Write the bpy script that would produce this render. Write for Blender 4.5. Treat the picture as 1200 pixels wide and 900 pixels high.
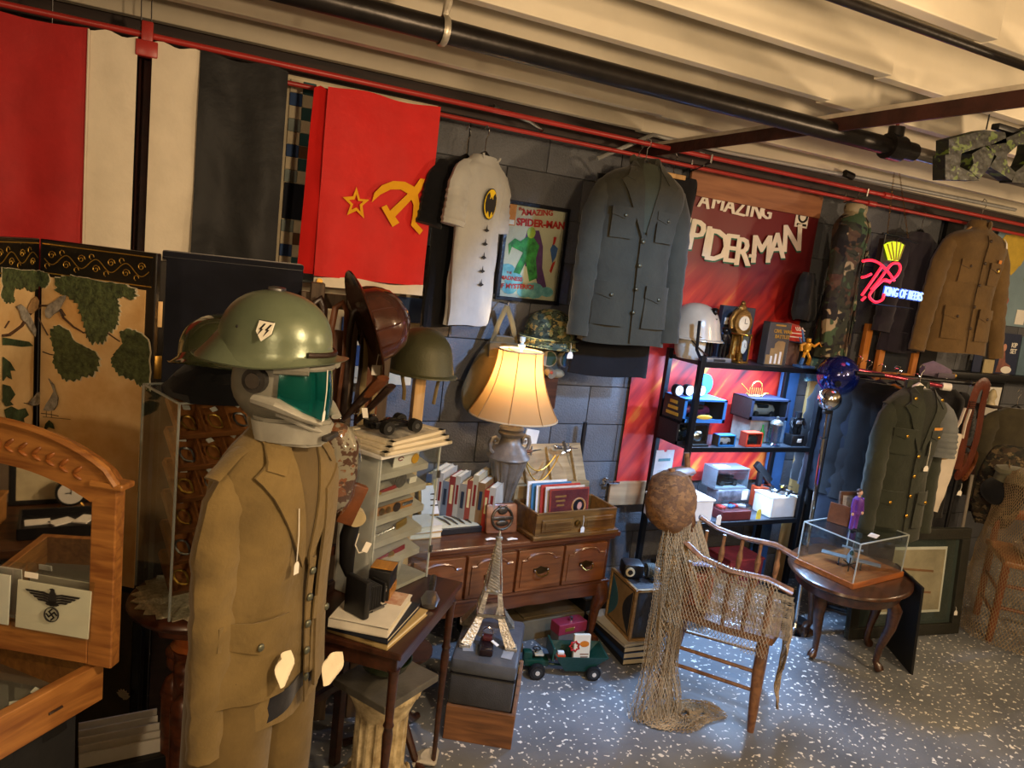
import bpy,bmesh,math,random
from mathutils import Vector,Matrix,Euler,noise
for _o in list(bpy.data.objects): bpy.data.objects.remove(_o)
SC = bpy.context.scene
COL = SC.collection
PI = math.pi
random.seed(7)

# ------------------------------------------------------------ camera
CH = 1.75
FPX = 870.0
_yaw,_pit,_rol = math.radians(25.9),math.radians(9.2),math.radians(6.9)
_F = Vector((math.sin(_yaw)*math.cos(_pit),math.cos(_yaw)*math.cos(_pit),-math.sin(_pit)))
_R0 = Vector((math.cos(_yaw),-math.sin(_yaw),0))
_U0 = _R0.cross(_F)
_R = _R0*math.cos(_rol) + _U0*math.sin(_rol)
_U = -_R0*math.sin(_rol) + _U0*math.cos(_rol)
CAMP = Vector((0,0,CH))
cd = bpy.data.cameras.new('camera')
cam = bpy.data.objects.new('camera',cd)
COL.objects.link(cam)
m4 = Matrix((_R,_U,-_F)).transposed().to_4x4()
m4.translation = CAMP
cam.matrix_world = m4
cd.sensor_width = 36.0
cd.lens = FPX/1200*36
cd.clip_start = 0.02
SC.camera = cam

# ------------------------------------------------------------ world, exposure, room lamps
w = bpy.data.worlds.new('world'); SC.world = w
w.use_nodes = True
w.node_tree.nodes['Background'].inputs[0].default_value = (1.0,0.85,0.68,1)
w.node_tree.nodes['Background'].inputs[1].default_value = 0.05
SC.view_settings.view_transform = 'Standard'
SC.view_settings.look = 'None'
SC.view_settings.exposure = 0.0
SC.view_settings.gamma = 1.0
SC.view_settings.use_curve_mapping = False
SC.cycles.max_bounces = 8
SC.cycles.transparent_max_bounces = 24
SC.cycles.sample_clamp_indirect = 4.0
SC.cycles.use_denoising = True
WARM = (1.0,0.71,0.42)
def lamp(name,loc,energy,col,size=0.1,kind='POINT',target=None,spot=None,size_y=None):
    l = bpy.data.lights.new(name,kind)
    l.energy = energy; l.color = col
    if kind == 'AREA':
        l.size = size
        if size_y: l.shape = 'RECTANGLE'; l.size_y = size_y
    else:
        l.shadow_soft_size = size
    if spot: l.spot_size = math.radians(spot); l.spot_blend = 0.5
    o = bpy.data.objects.new(name,l); COL.objects.link(o)
    o.location = loc
    if target is not None:
        o.rotation_euler = (Vector(target)-Vector(loc)).to_track_quat('-Z','Y').to_euler()
    return o
# bare warm ceiling bulbs of the shop, all outside the frame
lamp('ceiling_bulb',(0.9,0.35,2.0),84,WARM,0.06)
lamp('ceiling_bulb',(3.3,0.5,2.0),90,WARM,0.06)
lamp('ceiling_bulb',(-0.9,-0.9,2.0),72,WARM,0.06)
lamp('ceiling_bulb',(5.6,1.2,2.0),55,WARM,0.06)
lamp('ceiling_bulb',(1.8,-1.3,2.0),58,WARM,0.06)

# cool daylight flood under the joists just above the frame, aimed at the middle of the wall
lamp('daylight_flood',(2.0,.95,2.3),270,(.30,.55,1.0),.05,'SPOT',(1.95,2.75,.95),66)
# ------------------------------------------------------------ geometry helpers
def ray(x,y): return _F*FPX + _R*(x-600) - _U*(y-450)
def at(x,y,Y=None,Z=None,X=None):
    """a point of the room seen at photo pixel (x, y) on the plane Y=, Z= or X="""
    d = ray(x,y)
    if Y is not None: t = Y/d.y
    elif Z is not None: t = (Z-CH)/d.z
    else: t = X/d.x
    return CAMP + d*t
def V(*a): return Vector(a)

class MB:
    def __init__(s): s.bm = bmesh.new()
    def _add(s,verts,faces,M=None):
        vs = [s.bm.verts.new(M @ Vector(v) if M else Vector(v)) for v in verts]
        for f in faces:
            try: s.bm.faces.new([vs[i] for i in f])
            except ValueError: pass
        return vs
    def box(s,c,sz,rot=None,taper=None):
        x,y,z = sz[0]/2,sz[1]/2,sz[2]/2
        t = taper or 1
        v = [(-x,-y,-z),(x,-y,-z),(x,y,-z),(-x,y,-z),(-x*t,-y*t,z),(x*t,-y*t,z),(x*t,y*t,z),(-x*t,y*t,z)]
        M = Matrix.Translation(c) @ (Euler(rot).to_matrix().to_4x4() if rot else Matrix())
        s._add(v,[(0,3,2,1),(4,5,6,7),(0,1,5,4),(1,2,6,5),(2,3,7,6),(3,0,4,7)],M)
        return s
    def bbox(s,c,sz,b=0.004,rot=None):
        """bevelled box"""
        t = bmesh.new(); bmesh.ops.create_cube(t,size=1)
        bmesh.ops.scale(t,vec=sz,verts=t.verts)
        bmesh.ops.bevel(t,geom=list(t.edges),offset=b,segments=2,affect='EDGES',profile=0.5)
        M = Matrix.Translation(c) @ (Euler(rot).to_matrix().to_4x4() if rot else Matrix())
        t.verts.index_update()
        s._add([v.co for v in t.verts],[[v.index for v in f.verts] for f in t.faces],M)
        t.free(); return s
    def tube(s,pts,r,seg=8,close=False,flat=1.0,up=None,cap=True):
        pts = [Vector(p) for p in pts]
        n = len(pts)
        rs = r if isinstance(r,(list,tuple)) else [r]*n
        rings = []
        t0 = (pts[1]-pts[0]).normalized()
        ref = Vector(up) if up else (Vector((0,0,1)) if abs(t0.z) < .9 else Vector((1,0,0)))
        u = ref.cross(t0).normalized()
        for i,p in enumerate(pts):
            if close: t = (pts[(i+1) % n]-pts[i-1])
            else: t = pts[min(i+1,n-1)]-pts[max(i-1,0)]
            if t.length < 1e-9: t = t0
            t = t.normalized()
            u = (u - t*u.dot(t))
            if u.length < 1e-6: u = t.orthogonal()
            u.normalize()
            v = t.cross(u)
            rr = rs[i]
            rings.append([s.bm.verts.new(p + u*math.cos(a)*rr + v*math.sin(a)*rr*flat) for a in [2*PI*k/seg for k in range(seg)]])
        m = n if close else n-1
        for i in range(m):
            A,B = rings[i],rings[(i+1) % n]
            for k in range(seg):
                s.bm.faces.new((A[k],A[(k+1) % seg],B[(k+1) % seg],B[k]))
        if not close and cap:
            s.bm.faces.new(list(reversed(rings[0]))); s.bm.faces.new(rings[-1])
        return s
    def lathe(s,prof,seg=20,c=(0,0,0),M=None,sx=1,sy=1):
        """profile [(r,z)] around Z"""
        MM = Matrix.Translation(c) @ (M if M else Matrix())
        rings = []
        for (r,z) in prof:
            if r < 1e-5: rings.append([s.bm.verts.new(MM @ Vector((0,0,z)))])
            else: rings.append([s.bm.verts.new(MM @ Vector((r*sx*math.cos(2*PI*k/seg),r*sy*math.sin(2*PI*k/seg),z))) for k in range(seg)])
        for A,B in zip(rings,rings[1:]):
            for k in range(seg):
                k2 = (k+1) % seg
                if len(A) == 1 and len(B) == 1: continue
                if len(A) == 1: f = (A[0],B[k2],B[k])
                elif len(B) == 1: f = (A[k],A[k2],B[0])
                else: f = (A[k],A[k2],B[k2],B[k])
                try: s.bm.faces.new(f)
                except ValueError: pass
        if len(rings[0]) > 1: s.bm.faces.new(list(reversed(rings[0])))
        if len(rings[-1]) > 1: s.bm.faces.new(rings[-1])
        return s
    def ell(s,c,r,seg=16,rings=10,rot=None):
        M = Matrix.Translation(c) @ (Euler(rot).to_matrix().to_4x4() if rot else Matrix()) @ Matrix.Diagonal((r[0],r[1],r[2],1))
        prof = [(math.sin(PI*i/rings),-math.cos(PI*i/rings)) for i in range(rings+1)]
        return s.lathe(prof,seg,M=M)
    def prism(s,poly,th,M=None,y0=0.0):
        """polygon in the XZ plane, front face at y=y0-th (towards the viewer), back at y0"""
        n = len(poly)
        v = [(p[0],y0-th,p[1]) for p in poly] + [(p[0],y0,p[1]) for p in poly]
        s._add(v,[tuple(range(n)),tuple(reversed(range(n,2*n)))] + [(i,i+n,(i+1) % n+n,(i+1) % n) for i in range(n)],M)
        return s
    def hprism(s,poly,z0,th):
        """polygon in the XY plane from z0 to z0+th"""
        n = len(poly)
        v = [(p[0],p[1],z0) for p in poly] + [(p[0],p[1],z0+th) for p in poly]
        s._add(v,[tuple(reversed(range(n))),tuple(range(n,2*n))] + [(i,(i+1) % n,(i+1) % n+n,i+n) for i in range(n)])
        return s
    def grid(s,fn,nu,nv,closeu=False):
        vs = [[s.bm.verts.new(fn(i/(nu if closeu else nu-1),j/(nv-1))) for i in range(nu)] for j in range(nv)]
        for j in range(nv-1):
            for i in range(nu if closeu else nu-1):
                i2 = (i+1) % nu
                s.bm.faces.new((vs[j][i],vs[j][i2],vs[j+1][i2],vs[j+1][i]))
        return s
    def sheet(s,fn,nu,nv,th=0.003):
        """a thin cloth sheet with both sides; fn(u,v)->(x,y,z)"""
        F = [[Vector(fn(i/(nu-1),j/(nv-1))) for i in range(nu)] for j in range(nv)]
        a = [[s.bm.verts.new(p) for p in r] for r in F]
        b = [[s.bm.verts.new(p+Vector((0,th,0))) for p in r] for r in F]
        for j in range(nv-1):
            for i in range(nu-1):
                s.bm.faces.new((a[j][i],a[j][i+1],a[j+1][i+1],a[j+1][i]))
                s.bm.faces.new((b[j][i],b[j+1][i],b[j+1][i+1],b[j][i+1]))
        for j in range(nv-1):
            s.bm.faces.new((a[j][0],a[j+1][0],b[j+1][0],b[j][0]))
            s.bm.faces.new((a[j][-1],b[j][-1],b[j+1][-1],a[j+1][-1]))
        for i in range(nu-1):
            s.bm.faces.new((a[0][i],b[0][i],b[0][i+1],a[0][i+1]))
            s.bm.faces.new((a[-1][i],a[-1][i+1],b[-1][i+1],b[-1][i]))
        return s
    def drape(s,poly,surf,off=0.004,th=0.003,step=0.03):
        """polygon (x,z) laid over a surface y=surf(x,z)"""
        t = bmesh.new()
        f = t.faces.new([t.verts.new((p[0],0,p[1])) for p in poly])
        xs = [p[0] for p in poly]; zs = [p[1] for p in poly]
        for lo,hi,ax in ((min(xs),max(xs),0),(min(zs),max(zs),2)):
            k = lo + step
            while k < hi - 1e-4:
                co = [0,0,0]; no = [0,0,0]; co[ax] = k; no[ax] = 1
                bmesh.ops.bisect_plane(t,geom=t.verts[:]+t.edges[:]+t.faces[:],plane_co=co,plane_no=no,dist=1e-5)
                k += step
        bmesh.ops.triangulate(t,faces=[f for f in t.faces if len(f.verts) > 4])
        r = bmesh.ops.extrude_face_region(t,geom=t.faces[:])
        nv = set(v for v in r['geom'] if isinstance(v,bmesh.types.BMVert))
        for v in t.verts:
            y = surf(v.co.x,v.co.z)
            v.co.y = y - off - (th if v in nv else 0)
        t.verts.index_update()
        s._add([v.co for v in t.verts],[[v.index for v in f.verts] for f in t.faces])
        t.free(); return s
    def text(s,txt,size,M,ext=0.001,sx=1.0,bold=0.0,align='CENTER',res=2):
        """lettering in the XZ plane, facing -Y, centred"""
        c = bpy.data.curves.new('lettering','FONT')
        c.body = txt; c.size = size; c.extrude = ext; c.align_x = align; c.align_y = 'CENTER'; c.offset = bold; c.resolution_u = res
        o = bpy.data.objects.new('lettering',c); COL.objects.link(o)
        dg = bpy.context.evaluated_depsgraph_get()
        me = o.evaluated_get(dg).to_mesh()
        R = M @ Matrix.Diagonal((sx,1,1,1)) @ Matrix.Rotation(PI/2,4,'X')
        s._add([v.co for v in me.vertices],[list(p.vertices) for p in me.polygons],R)
        o.evaluated_get(dg).to_mesh_clear()
        bpy.data.objects.remove(o); bpy.data.curves.remove(c)
        return s
    def warp(s,fn):
        for v in s.bm.verts: v.co = fn(v.co)
        return s
    def build(s,name,mat,parent=None,smooth=True,label=None):
        bmesh.ops.recalc_face_normals(s.bm,faces=s.bm.faces)
        me = bpy.data.meshes.new(name); s.bm.to_mesh(me); s.bm.free()
        if isinstance(mat,(list,tuple)):
            for q in mat: me.materials.append(q)
        elif mat: me.materials.append(mat)
        if smooth:
            for p in me.polygons: p.use_smooth = True
            try: me.set_sharp_from_angle(angle=math.radians(38))
            except Exception: pass
        o = bpy.data.objects.new(name,me); COL.objects.link(o)
        if parent: o.parent = parent
        if label: o['label'] = label
        return o

def rotM(rx=0,ry=0,rz=0,loc=(0,0,0)):
    return Matrix.Translation(loc) @ Euler((rx,ry,rz)).to_matrix().to_4x4()
def tag(o,label,cat,group=None,kind=None):
    o['label'] = label; o['category'] = cat
    if group: o['group'] = group
    if kind: o['kind'] = kind
    return o
def thing(name,label,cat,loc=(0,0,0),rz=0,group=None,rx=0,ry=0):
    o = bpy.data.objects.new(name,None); COL.objects.link(o)
    o.empty_display_size = .05
    o.location = loc; o.rotation_euler = (rx,ry,rz)
    return tag(o,label,cat,group)
def single(name,mb,mat,label,cat,loc=(0,0,0),rz=0,group=None,rx=0,ry=0,smooth=True):
    o = mb.build(name,mat,None,smooth)
    o.location = loc; o.rotation_euler = (rx,ry,rz)
    return tag(o,label,cat,group)
def struct(name,mb,mat,parent=None,smooth=False):
    o = mb.build(name,mat,parent,smooth)
    if not parent: o['kind'] = 'structure'
    return o
def dup(root,loc=None,rz=None,label=None,rx=None):
    def cp(o,par):
        c = o.copy(); COL.objects.link(c)
        if par: c.parent = par
        for ch in [k for k in o.children]: cp(ch,c)
        return c
    r = cp(root,None)
    if loc is not None: r.location = loc
    e = r.rotation_euler.copy()
    if rz is not None: e.z = rz
    if rx is not None: e.x = rx
    r.rotation_euler = e
    if label: r['label'] = label
    return r

# ------------------------------------------------------------ materials
_mats = {}
def srgb(h):
    if isinstance(h,str):
        h = h.lstrip('#'); c = [int(h[i:i+2],16)/255 for i in (0,2,4)]
    else: c = h
    return tuple((x/12.92 if x <= .04045 else ((x+.055)/1.055)**2.4) for x in c) + (1,)
def mat(name,col,rough=.6,metal=0.,var=.12,nscale=12.,bump=.15,bscale=60.,spec=.5,sheen=0.,stretch=None,trans=0.,alpha=1.,emit=None,estr=0.,coat=0.,col2=None,ior=1.45):
    if name in _mats: return _mats[name]
    m = bpy.data.materials.new(name); m.use_nodes = True
    nt = m.node_tree; N = nt.nodes; L = nt.links
    b = N['Principled BSDF']
    c = srgb(col)
    b.inputs['Roughness'].default_value = rough
    b.inputs['Metallic'].default_value = metal
    b.inputs['Specular IOR Level'].default_value = spec
    b.inputs['IOR'].default_value = ior
    if sheen: b.inputs['Sheen Weight'].default_value = sheen
    if coat: b.inputs['Coat Weight'].default_value = coat; b.inputs['Coat Roughness'].default_value = .12
    if trans: b.inputs['Transmission Weight'].default_value = trans
    if alpha < 1: b.inputs['Alpha'].default_value = alpha
    if emit: b.inputs['Emission Color'].default_value = srgb(emit); b.inputs['Emission Strength'].default_value = estr
    tc = N.new('ShaderNodeTexCoord'); mp = N.new('ShaderNodeMapping')
    L.new(tc.outputs['Object'],mp.inputs[0])
    if stretch: mp.inputs['Scale'].default_value = stretch
    if var or col2:
        n = N.new('ShaderNodeTexNoise'); n.inputs['Scale'].default_value = nscale; n.inputs['Detail'].default_value = 5; n.inputs['Roughness'].default_value = .6
        L.new(mp.outputs[0],n.inputs['Vector'])
        r = N.new('ShaderNodeValToRGB')
        r.color_ramp.elements[0].position = .3; r.color_ramp.elements[1].position = .7
        c2 = srgb(col2) if col2 else tuple(x*(1-var*2) for x in c[:3])+(1,)
        r.color_ramp.elements[0].color = c2
        r.color_ramp.elements[1].color = tuple(min(1,x*(1+var)) for x in c[:3])+(1,)
        L.new(n.outputs['Fac'],r.inputs[0]); L.new(r.outputs[0],b.inputs['Base Color'])
    else: b.inputs['Base Color'].default_value = c
    if bump:
        n2 = N.new('ShaderNodeTexNoise'); n2.inputs['Scale'].default_value = bscale; n2.inputs['Detail'].default_value = 4
        L.new(mp.outputs[0],n2.inputs['Vector'])
        bp = N.new('ShaderNodeBump'); bp.inputs['Strength'].default_value = bump; bp.inputs['Distance'].default_value = .01
        L.new(n2.outputs['Fac'],bp.inputs['Height']); L.new(bp.outputs[0],b.inputs['Normal'])
    _mats[name] = m
    return m
def wood(name,dark,light,rough=.4,axis='x',coat=.2,scale=6.,bump=.1):
    if name in _mats: return _mats[name]
    m = bpy.data.materials.new(name); m.use_nodes = True
    nt = m.node_tree; N = nt.nodes; L = nt.links; b = N['Principled BSDF']
    b.inputs['Roughness'].default_value = rough; b.inputs['Coat Weight'].default_value = coat; b.inputs['Coat Roughness'].default_value = .2
    tc = N.new('ShaderNodeTexCoord'); mp = N.new('ShaderNodeMapping'); L.new(tc.outputs['Object'],mp.inputs[0])
    s = {'x': (.6,6,6),'y': (6,.6,6),'z': (6,6,.6)}[axis]
    mp.inputs['Scale'].default_value = s
    n = N.new('ShaderNodeTexNoise'); n.inputs['Scale'].default_value = scale; n.inputs['Detail'].default_value = 8; n.inputs['Distortion'].default_value = .8
    L.new(mp.outputs[0],n.inputs['Vector'])
    r = N.new('ShaderNodeValToRGB'); r.color_ramp.elements[0].position = .32; r.color_ramp.elements[1].position = .68
    r.color_ramp.elements[0].color = srgb(dark); r.color_ramp.elements[1].color = srgb(light)
    L.new(n.outputs['Fac'],r.inputs[0]); L.new(r.outputs[0],b.inputs['Base Color'])
    bp = N.new('ShaderNodeBump'); bp.inputs['Strength'].default_value = bump; bp.inputs['Distance'].default_value = .004
    L.new(n.outputs['Fac'],bp.inputs['Height']); L.new(bp.outputs[0],b.inputs['Normal'])
    _mats[name] = m
    return m
def camo(name,cols,scale=8.,rough=.85):
    """patches of each colour laid one over another"""
    if name in _mats: return _mats[name]
    m = bpy.data.materials.new(name); m.use_nodes = True
    nt = m.node_tree; N = nt.nodes; L = nt.links; b = N['Principled BSDF']
    b.inputs['Roughness'].default_value = rough
    tc = N.new('ShaderNodeTexCoord'); prev = None
    for i,c in enumerate(cols[1:]):
        mp = N.new('ShaderNodeMapping'); mp.inputs['Location'].default_value = (i*3.7+1,i*1.9,i*2.3); mp.inputs['Scale'].default_value = (1,1,1.4)
        L.new(tc.outputs['Object'],mp.inputs[0])
        n = N.new('ShaderNodeTexNoise'); n.inputs['Scale'].default_value = scale*(1+.15*i); n.inputs['Detail'].default_value = 2; n.inputs['Roughness'].default_value = .6
        L.new(mp.outputs[0],n.inputs['Vector'])
        r = N.new('ShaderNodeValToRGB'); r.color_ramp.elements[0].position = .54; r.color_ramp.elements[1].position = .56
        L.new(n.outputs['Fac'],r.inputs[0])
        mx = N.new('ShaderNodeMix'); mx.data_type = 'RGBA'; L.new(r.outputs[0],mx.inputs[0])
        if prev: L.new(prev,mx.inputs[6])
        else: mx.inputs[6].default_value = srgb(cols[0])
        mx.inputs[7].default_value = srgb(c); prev = mx.outputs[2]
    L.new(prev,b.inputs['Base Color'])
    n2 = N.new('ShaderNodeTexNoise'); n2.inputs['Scale'].default_value = 25
    L.new(tc.outputs['Object'],n2.inputs['Vector'])
    bp = N.new('ShaderNodeBump'); bp.inputs['Strength'].default_value = .3; bp.inputs['Distance'].default_value = .02
    L.new(n2.outputs['Fac'],bp.inputs['Height']); L.new(bp.outputs[0],b.inputs['Normal'])
    _mats[name] = m
    return m
def cloth(name,col,var=.1,rough=.9,sheen=.2,bump=.35,bscale=14.,**k):
    return mat(name,col,rough=rough,var=var,nscale=9,bump=bump,bscale=bscale,sheen=sheen,spec=.25,**k)
def clear(name,tint=(0.92,0.95,0.95),a=.16,rough=.05):
    """thin acrylic sheet: mostly see-through with surface gloss"""
    if name in _mats: return _mats[name]
    m = bpy.data.materials.new(name); m.use_nodes = True
    nt = m.node_tree; N = nt.nodes; L = nt.links
    N.remove(N['Principled BSDF']); out = N['Material Output']
    t = N.new('ShaderNodeBsdfTransparent'); t.inputs[0].default_value = tint+(1,)
    g = N.new('ShaderNodeBsdfGlossy'); g.inputs['Roughness'].default_value = rough; g.inputs[0].default_value = (.9,.9,.9,1)
    fr = N.new('ShaderNodeFresnel'); fr.inputs[0].default_value = 1.45
    ad = N.new('ShaderNodeMath'); ad.operation = 'ADD'; ad.inputs[1].default_value = a*.35
    L.new(fr.outputs[0],ad.inputs[0])
    ge = N.new('ShaderNodeNewGeometry'); inv = N.new('ShaderNodeMath'); inv.operation = 'SUBTRACT'; inv.inputs[0].default_value = 1; L.new(ge.outputs['Backfacing'],inv.inputs[1])
    mu = N.new('ShaderNodeMath'); mu.operation = 'MULTIPLY'; L.new(ad.outputs[0],mu.inputs[0]); L.new(inv.outputs[0],mu.inputs[1])
    mx = N.new('ShaderNodeMixShader'); L.new(mu.outputs[0],mx.inputs[0]); L.new(t.outputs[0],mx.inputs[1]); L.new(g.outputs[0],mx.inputs[2])
    L.new(mx.outputs[0],out.inputs[0])
    _mats[name] = m
    return m
BLACKP = mat('black_paint','#141416',.45,var=.1,bump=.05)
BLACKF = cloth('black_fabric','#111216',.15,sheen=.1)
CHROME = mat('chrome','#d0d0d0',.12,1.,var=.03,bump=0)
STEEL = mat('brushed_steel','#8c8c8c',.35,1.,var=.1,bump=.05)
BRASS = mat('aged_brass','#a07c3c',.35,1.,var=.2,bump=.05)
GOLD = mat('gold_paint','#caa24a',.35,.8,var=.15,bump=.05)
PAPER = mat('white_paper','#e6e2d8',.75,var=.04,bump=.02)
WHITEP = mat('white_paint','#dcdcd8',.5,var=.05,bump=.02)
STRING = mat('white_string','#d8d4c8',.8,var=.05,bump=0)
ACRYL = clear('clear_acrylic')
ACRYL_EDGE = mat('acrylic_edge','#c8d0ce',.2,var=0,bump=0,alpha=.55)
LEATHER = mat('brown_leather','#6a3c20',.42,var=.3,nscale=7,bump=.2,bscale=40)
DLEATHER = mat('dark_leather','#2c1c16',.35,var=.25,nscale=8,bump=.2,bscale=40)
MAHOG = wood('mahogany','#2a160e','#462618',.35)
OAK = wood('golden_oak','#744620','#a47038',.4,scale=9)
DOAK = wood('dark_oak','#3c2414','#5c3a20',.5)
PINE = wood('pine','#a88048','#cda468',.5,'z')
def price_tag(par,p,h=.07,w=.016,drop=.05,rz=0):
    """string and card tag hanging from p (local)"""
    p = Vector(p)
    MB().tube([p,p+V(.002,-.003,-drop*.5),p+V(0,-.004,-drop)],.0012,5).build('tag_string',STRING,par)
    b = MB().prism([(-w/2,0),(w/2,0),(w/2,-h*.5),(-w/2,-h*.5)] if 0 else [(-w*.25,0),(w*.25,0),(w/2,-w*.4),(w/2,-h*.55),(-w/2,-h*.55),(-w/2,-w*.4)],.001,rotM(0,0,rz,p+V(0,-.004,-drop)))
    return b.build('price_tag',PAPER,par,False)

# ============================================================ THE SETTING
def floor_mat():
    m = bpy.data.materials.new('flecked_floor_paint'); m.use_nodes = True
    nt = m.node_tree; N = nt.nodes; L = nt.links; b = N['Principled BSDF']
    b.inputs['Roughness'].default_value = .33; b.inputs['Specular IOR Level'].default_value = .5
    tc = N.new('ShaderNodeTexCoord')
    n = N.new('ShaderNodeTexNoise'); n.inputs['Scale'].default_value = 3; n.inputs['Detail'].default_value = 6
    L.new(tc.outputs['Object'],n.inputs['Vector'])
    r = N.new('ShaderNodeValToRGB'); r.color_ramp.elements[0].position = .3; r.color_ramp.elements[1].position = .7
    r.color_ramp.elements[0].color = srgb('#5e6369'); r.color_ramp.elements[1].color = srgb('#7a7f84')
    L.new(n.outputs['Fac'],r.inputs[0])
    v = N.new('ShaderNodeTexNoise'); v.inputs['Scale'].default_value = 50; v.inputs['Detail'].default_value = 1.5; v.inputs['Roughness'].default_value = .4
    L.new(tc.outputs['Object'],v.inputs['Vector'])
    r2 = N.new('ShaderNodeValToRGB'); r2.color_ramp.elements[0].position = .645; r2.color_ramp.elements[1].position = .665
    L.new(v.outputs['Fac'],r2.inputs[0])
    v3 = N.new('ShaderNodeTexNoise'); v3.inputs['Scale'].default_value = 24; v3.inputs['Detail'].default_value = 3
    L.new(tc.outputs['Object'],v3.inputs['Vector'])
    r3 = N.new('ShaderNodeValToRGB'); r3.color_ramp.elements[0].position = .67; r3.color_ramp.elements[1].position = .69
    L.new(v3.outputs['Fac'],r3.inputs[0])
    mxx = N.new('ShaderNodeMath'); mxx.operation = 'MAXIMUM'; L.new(r2.outputs[0],mxx.inputs[0]); L.new(r3.outputs[0],mxx.inputs[1])
    mx = N.new('ShaderNodeMix'); mx.data_type = 'RGBA'
    L.new(mxx.outputs[0],mx.inputs[0]); L.new(r.outputs[0],mx.inputs[6]); mx.inputs[7].default_value = srgb('#e4e2da')
    L.new(mx.outputs[2],b.inputs['Base Color'])
    bp = N.new('ShaderNodeBump'); bp.inputs['Strength'].default_value = .25; bp.inputs['Distance'].default_value = .004
    L.new(v.outputs['Fac'],bp.inputs['Height']); L.new(bp.outputs[0],b.inputs['Normal'])
    return m
def block_mat():
    m = mat('painted_block','#63656a',.6,var=.1,nscale=5,bump=.5,bscale=130)
    nt = m.node_tree; N = nt.nodes; L = nt.links; b = N['Principled BSDF']
    lk = b.inputs['Base Color'].links[0]; src = lk.from_socket
    oi = N.new('ShaderNodeObjectInfo'); mr = N.new('ShaderNodeMapRange'); mr.inputs[3].default_value = .82; mr.inputs[4].default_value = 1.05
    L.new(oi.outputs['Random'],mr.inputs[0])
    mu = N.new('ShaderNodeVectorMath'); mu.operation = 'SCALE'; L.new(src,mu.inputs[0]); L.new(mr.outputs[0],mu.inputs[3])
    L.new(mu.outputs[0],b.inputs['Base Color'])
    return m
WX0,WX1,WY = -2.3,6.6,3.2
ZC = 2.62
struct('floor',MB().box((2.15,.1,-.05),(9.1,6.6,.1)),floor_mat())
BLK = block_mat(); MORTAR = mat('painted_mortar','#66686c',.8,var=.1,bump=.3)
wb = struct('wall_back',MB().box((2.15,WY+.07,1.31),(9.1,.1,2.62)),MORTAR)
proto = None
for r in range(13):
    for c in range(24):
        x = -1.6 + c*.4 + (.2 if r % 2 else 0); z = .1 + r*.2 - .02
        if x > 6.4 or x < .2 or z > 2.5: continue
        if proto is None:
            proto = MB().bbox((0,.012,0),(.396,.03,.196),.003).build('block',BLK,wb); o = proto
        else:
            o = proto.copy(); COL.objects.link(o)
        o.location = (x,WY+.002,z)
struct('wall_left',MB().box((WX0-.05,.1,1.31),(.1,6.6,2.62)),mat('left_wall_paint','#6a5a48',.8,var=.1))
struct('wall_right',MB().box((WX1+.05,.1,1.31),(.1,6.6,2.62)),mat('right_wall_paint','#5a564e',.8,var=.1))
struct('wall_front',MB().box((2.15,-3.15,1.31),(9.1,.1,2.62)),mat('front_wall_paint','#8a7a64',.8,var=.1))
CREAM = mat('cream_ceiling_paint','#d0c6b0',.55,var=.06,nscale=3,bump=.25,bscale=9)
ce = struct('ceiling',MB().box((2.15,.1,ZC+.03),(9.1,6.6,.06)),CREAM)
# floor joists: each run is two boards that lap over the steel cross beam
BX = 2.03
ys = [-2.9 + .355*k for k in range(18)]
ys = [1.29 - .36*k for k in range(1,12)] + [1.29,1.665,2.0,2.35,2.70,3.03]
for y in sorted(ys):
    j = random.uniform(-.05,.05)
    e = BX-.1+j*3
    a = MB().bbox(((WX0+e)/2,y,ZC-.1),(e-WX0,.042,.2),.003).build('joist',CREAM,ce,False)
    b_ = MB().bbox(((WX1+e+.002)/2,y+.026,ZC-.1),(WX1-e-.002,.042,.2),.003).build('joist',CREAM,ce,False)
# dark timber plate along the head of the back wall
DARKW = wood('dark_plate_wood','#1e1512','#382620',.6,coat=0)
struct('trim_1',MB().bbox((2.15,WY-.05,2.47),(9.1,.1,.16),.006).bbox((2.15,WY-.085,2.36),(9.1,.05,.05),.004),DARKW)
# steel cross beam under the joists
t = thing('steel_beam','rust brown steel angle beam crossing under the cream joists','beam',(BX,0,0))
RUST = mat('rust_primer','#40221c',.5,.3,var=.3,nscale=9,bump=.2)
MB().box((0,.2,2.335),(.01,5.9,.045)).build('web',RUST,t,False)
MB().box((.045,.2,2.365),(.1,5.9,.014)).build('flange',mat('flange_paint','#b8ac98',.5,var=.15),t,False)
# big black pipe with a valve, hung from the joists
t = thing('black_pipe','thick black iron pipe with a valve running beneath the joists','pipe',(0,0,0))
PY,PZ = 1.95,2.315
IRON = mat('black_iron','#24201e',.35,.5,var=.2,bump=.1,bscale=30)
MB().tube([(-2.2,PY,PZ),(2.37,PY,PZ)],.031,16).build('pipe_run',IRON,t)
MB().tube([(2.30,PY,PZ),(2.30+.07,PY,PZ)],.045,16).tube([(2.335,PY,PZ),(2.335,PY,PZ+.07)],.028,12).build('pipe_tee',IRON,t)
MB().tube([(2.42,PY,PZ),(6.5,PY,PZ)],.024,14).build('pipe_run',mat('galvanised_steel','#9a948c',.3,.9,var=.1),t,label='bare metal end of the pipe beyond the tee')
MB().tube([(2.36,PY,PZ),(2.44,PY,PZ)],.033,14).build('pipe_collar',IRON,t)
mb = MB().tube([(2.335,PY,PZ+.06),(2.335,PY,PZ+.12)],.006,8)
mb.tube([(2.335+.022*math.cos(a),PY+.022*math.sin(a),PZ+.12) for a in [2*PI*k/12 for k in range(12)]],.004,6,close=True)
mb.box((2.335,PY,PZ+.12),(.04,.005,.004)); mb.build('valve_handle',mat('red_valve','#8c3c28',.5,var=.2),t)
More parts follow.
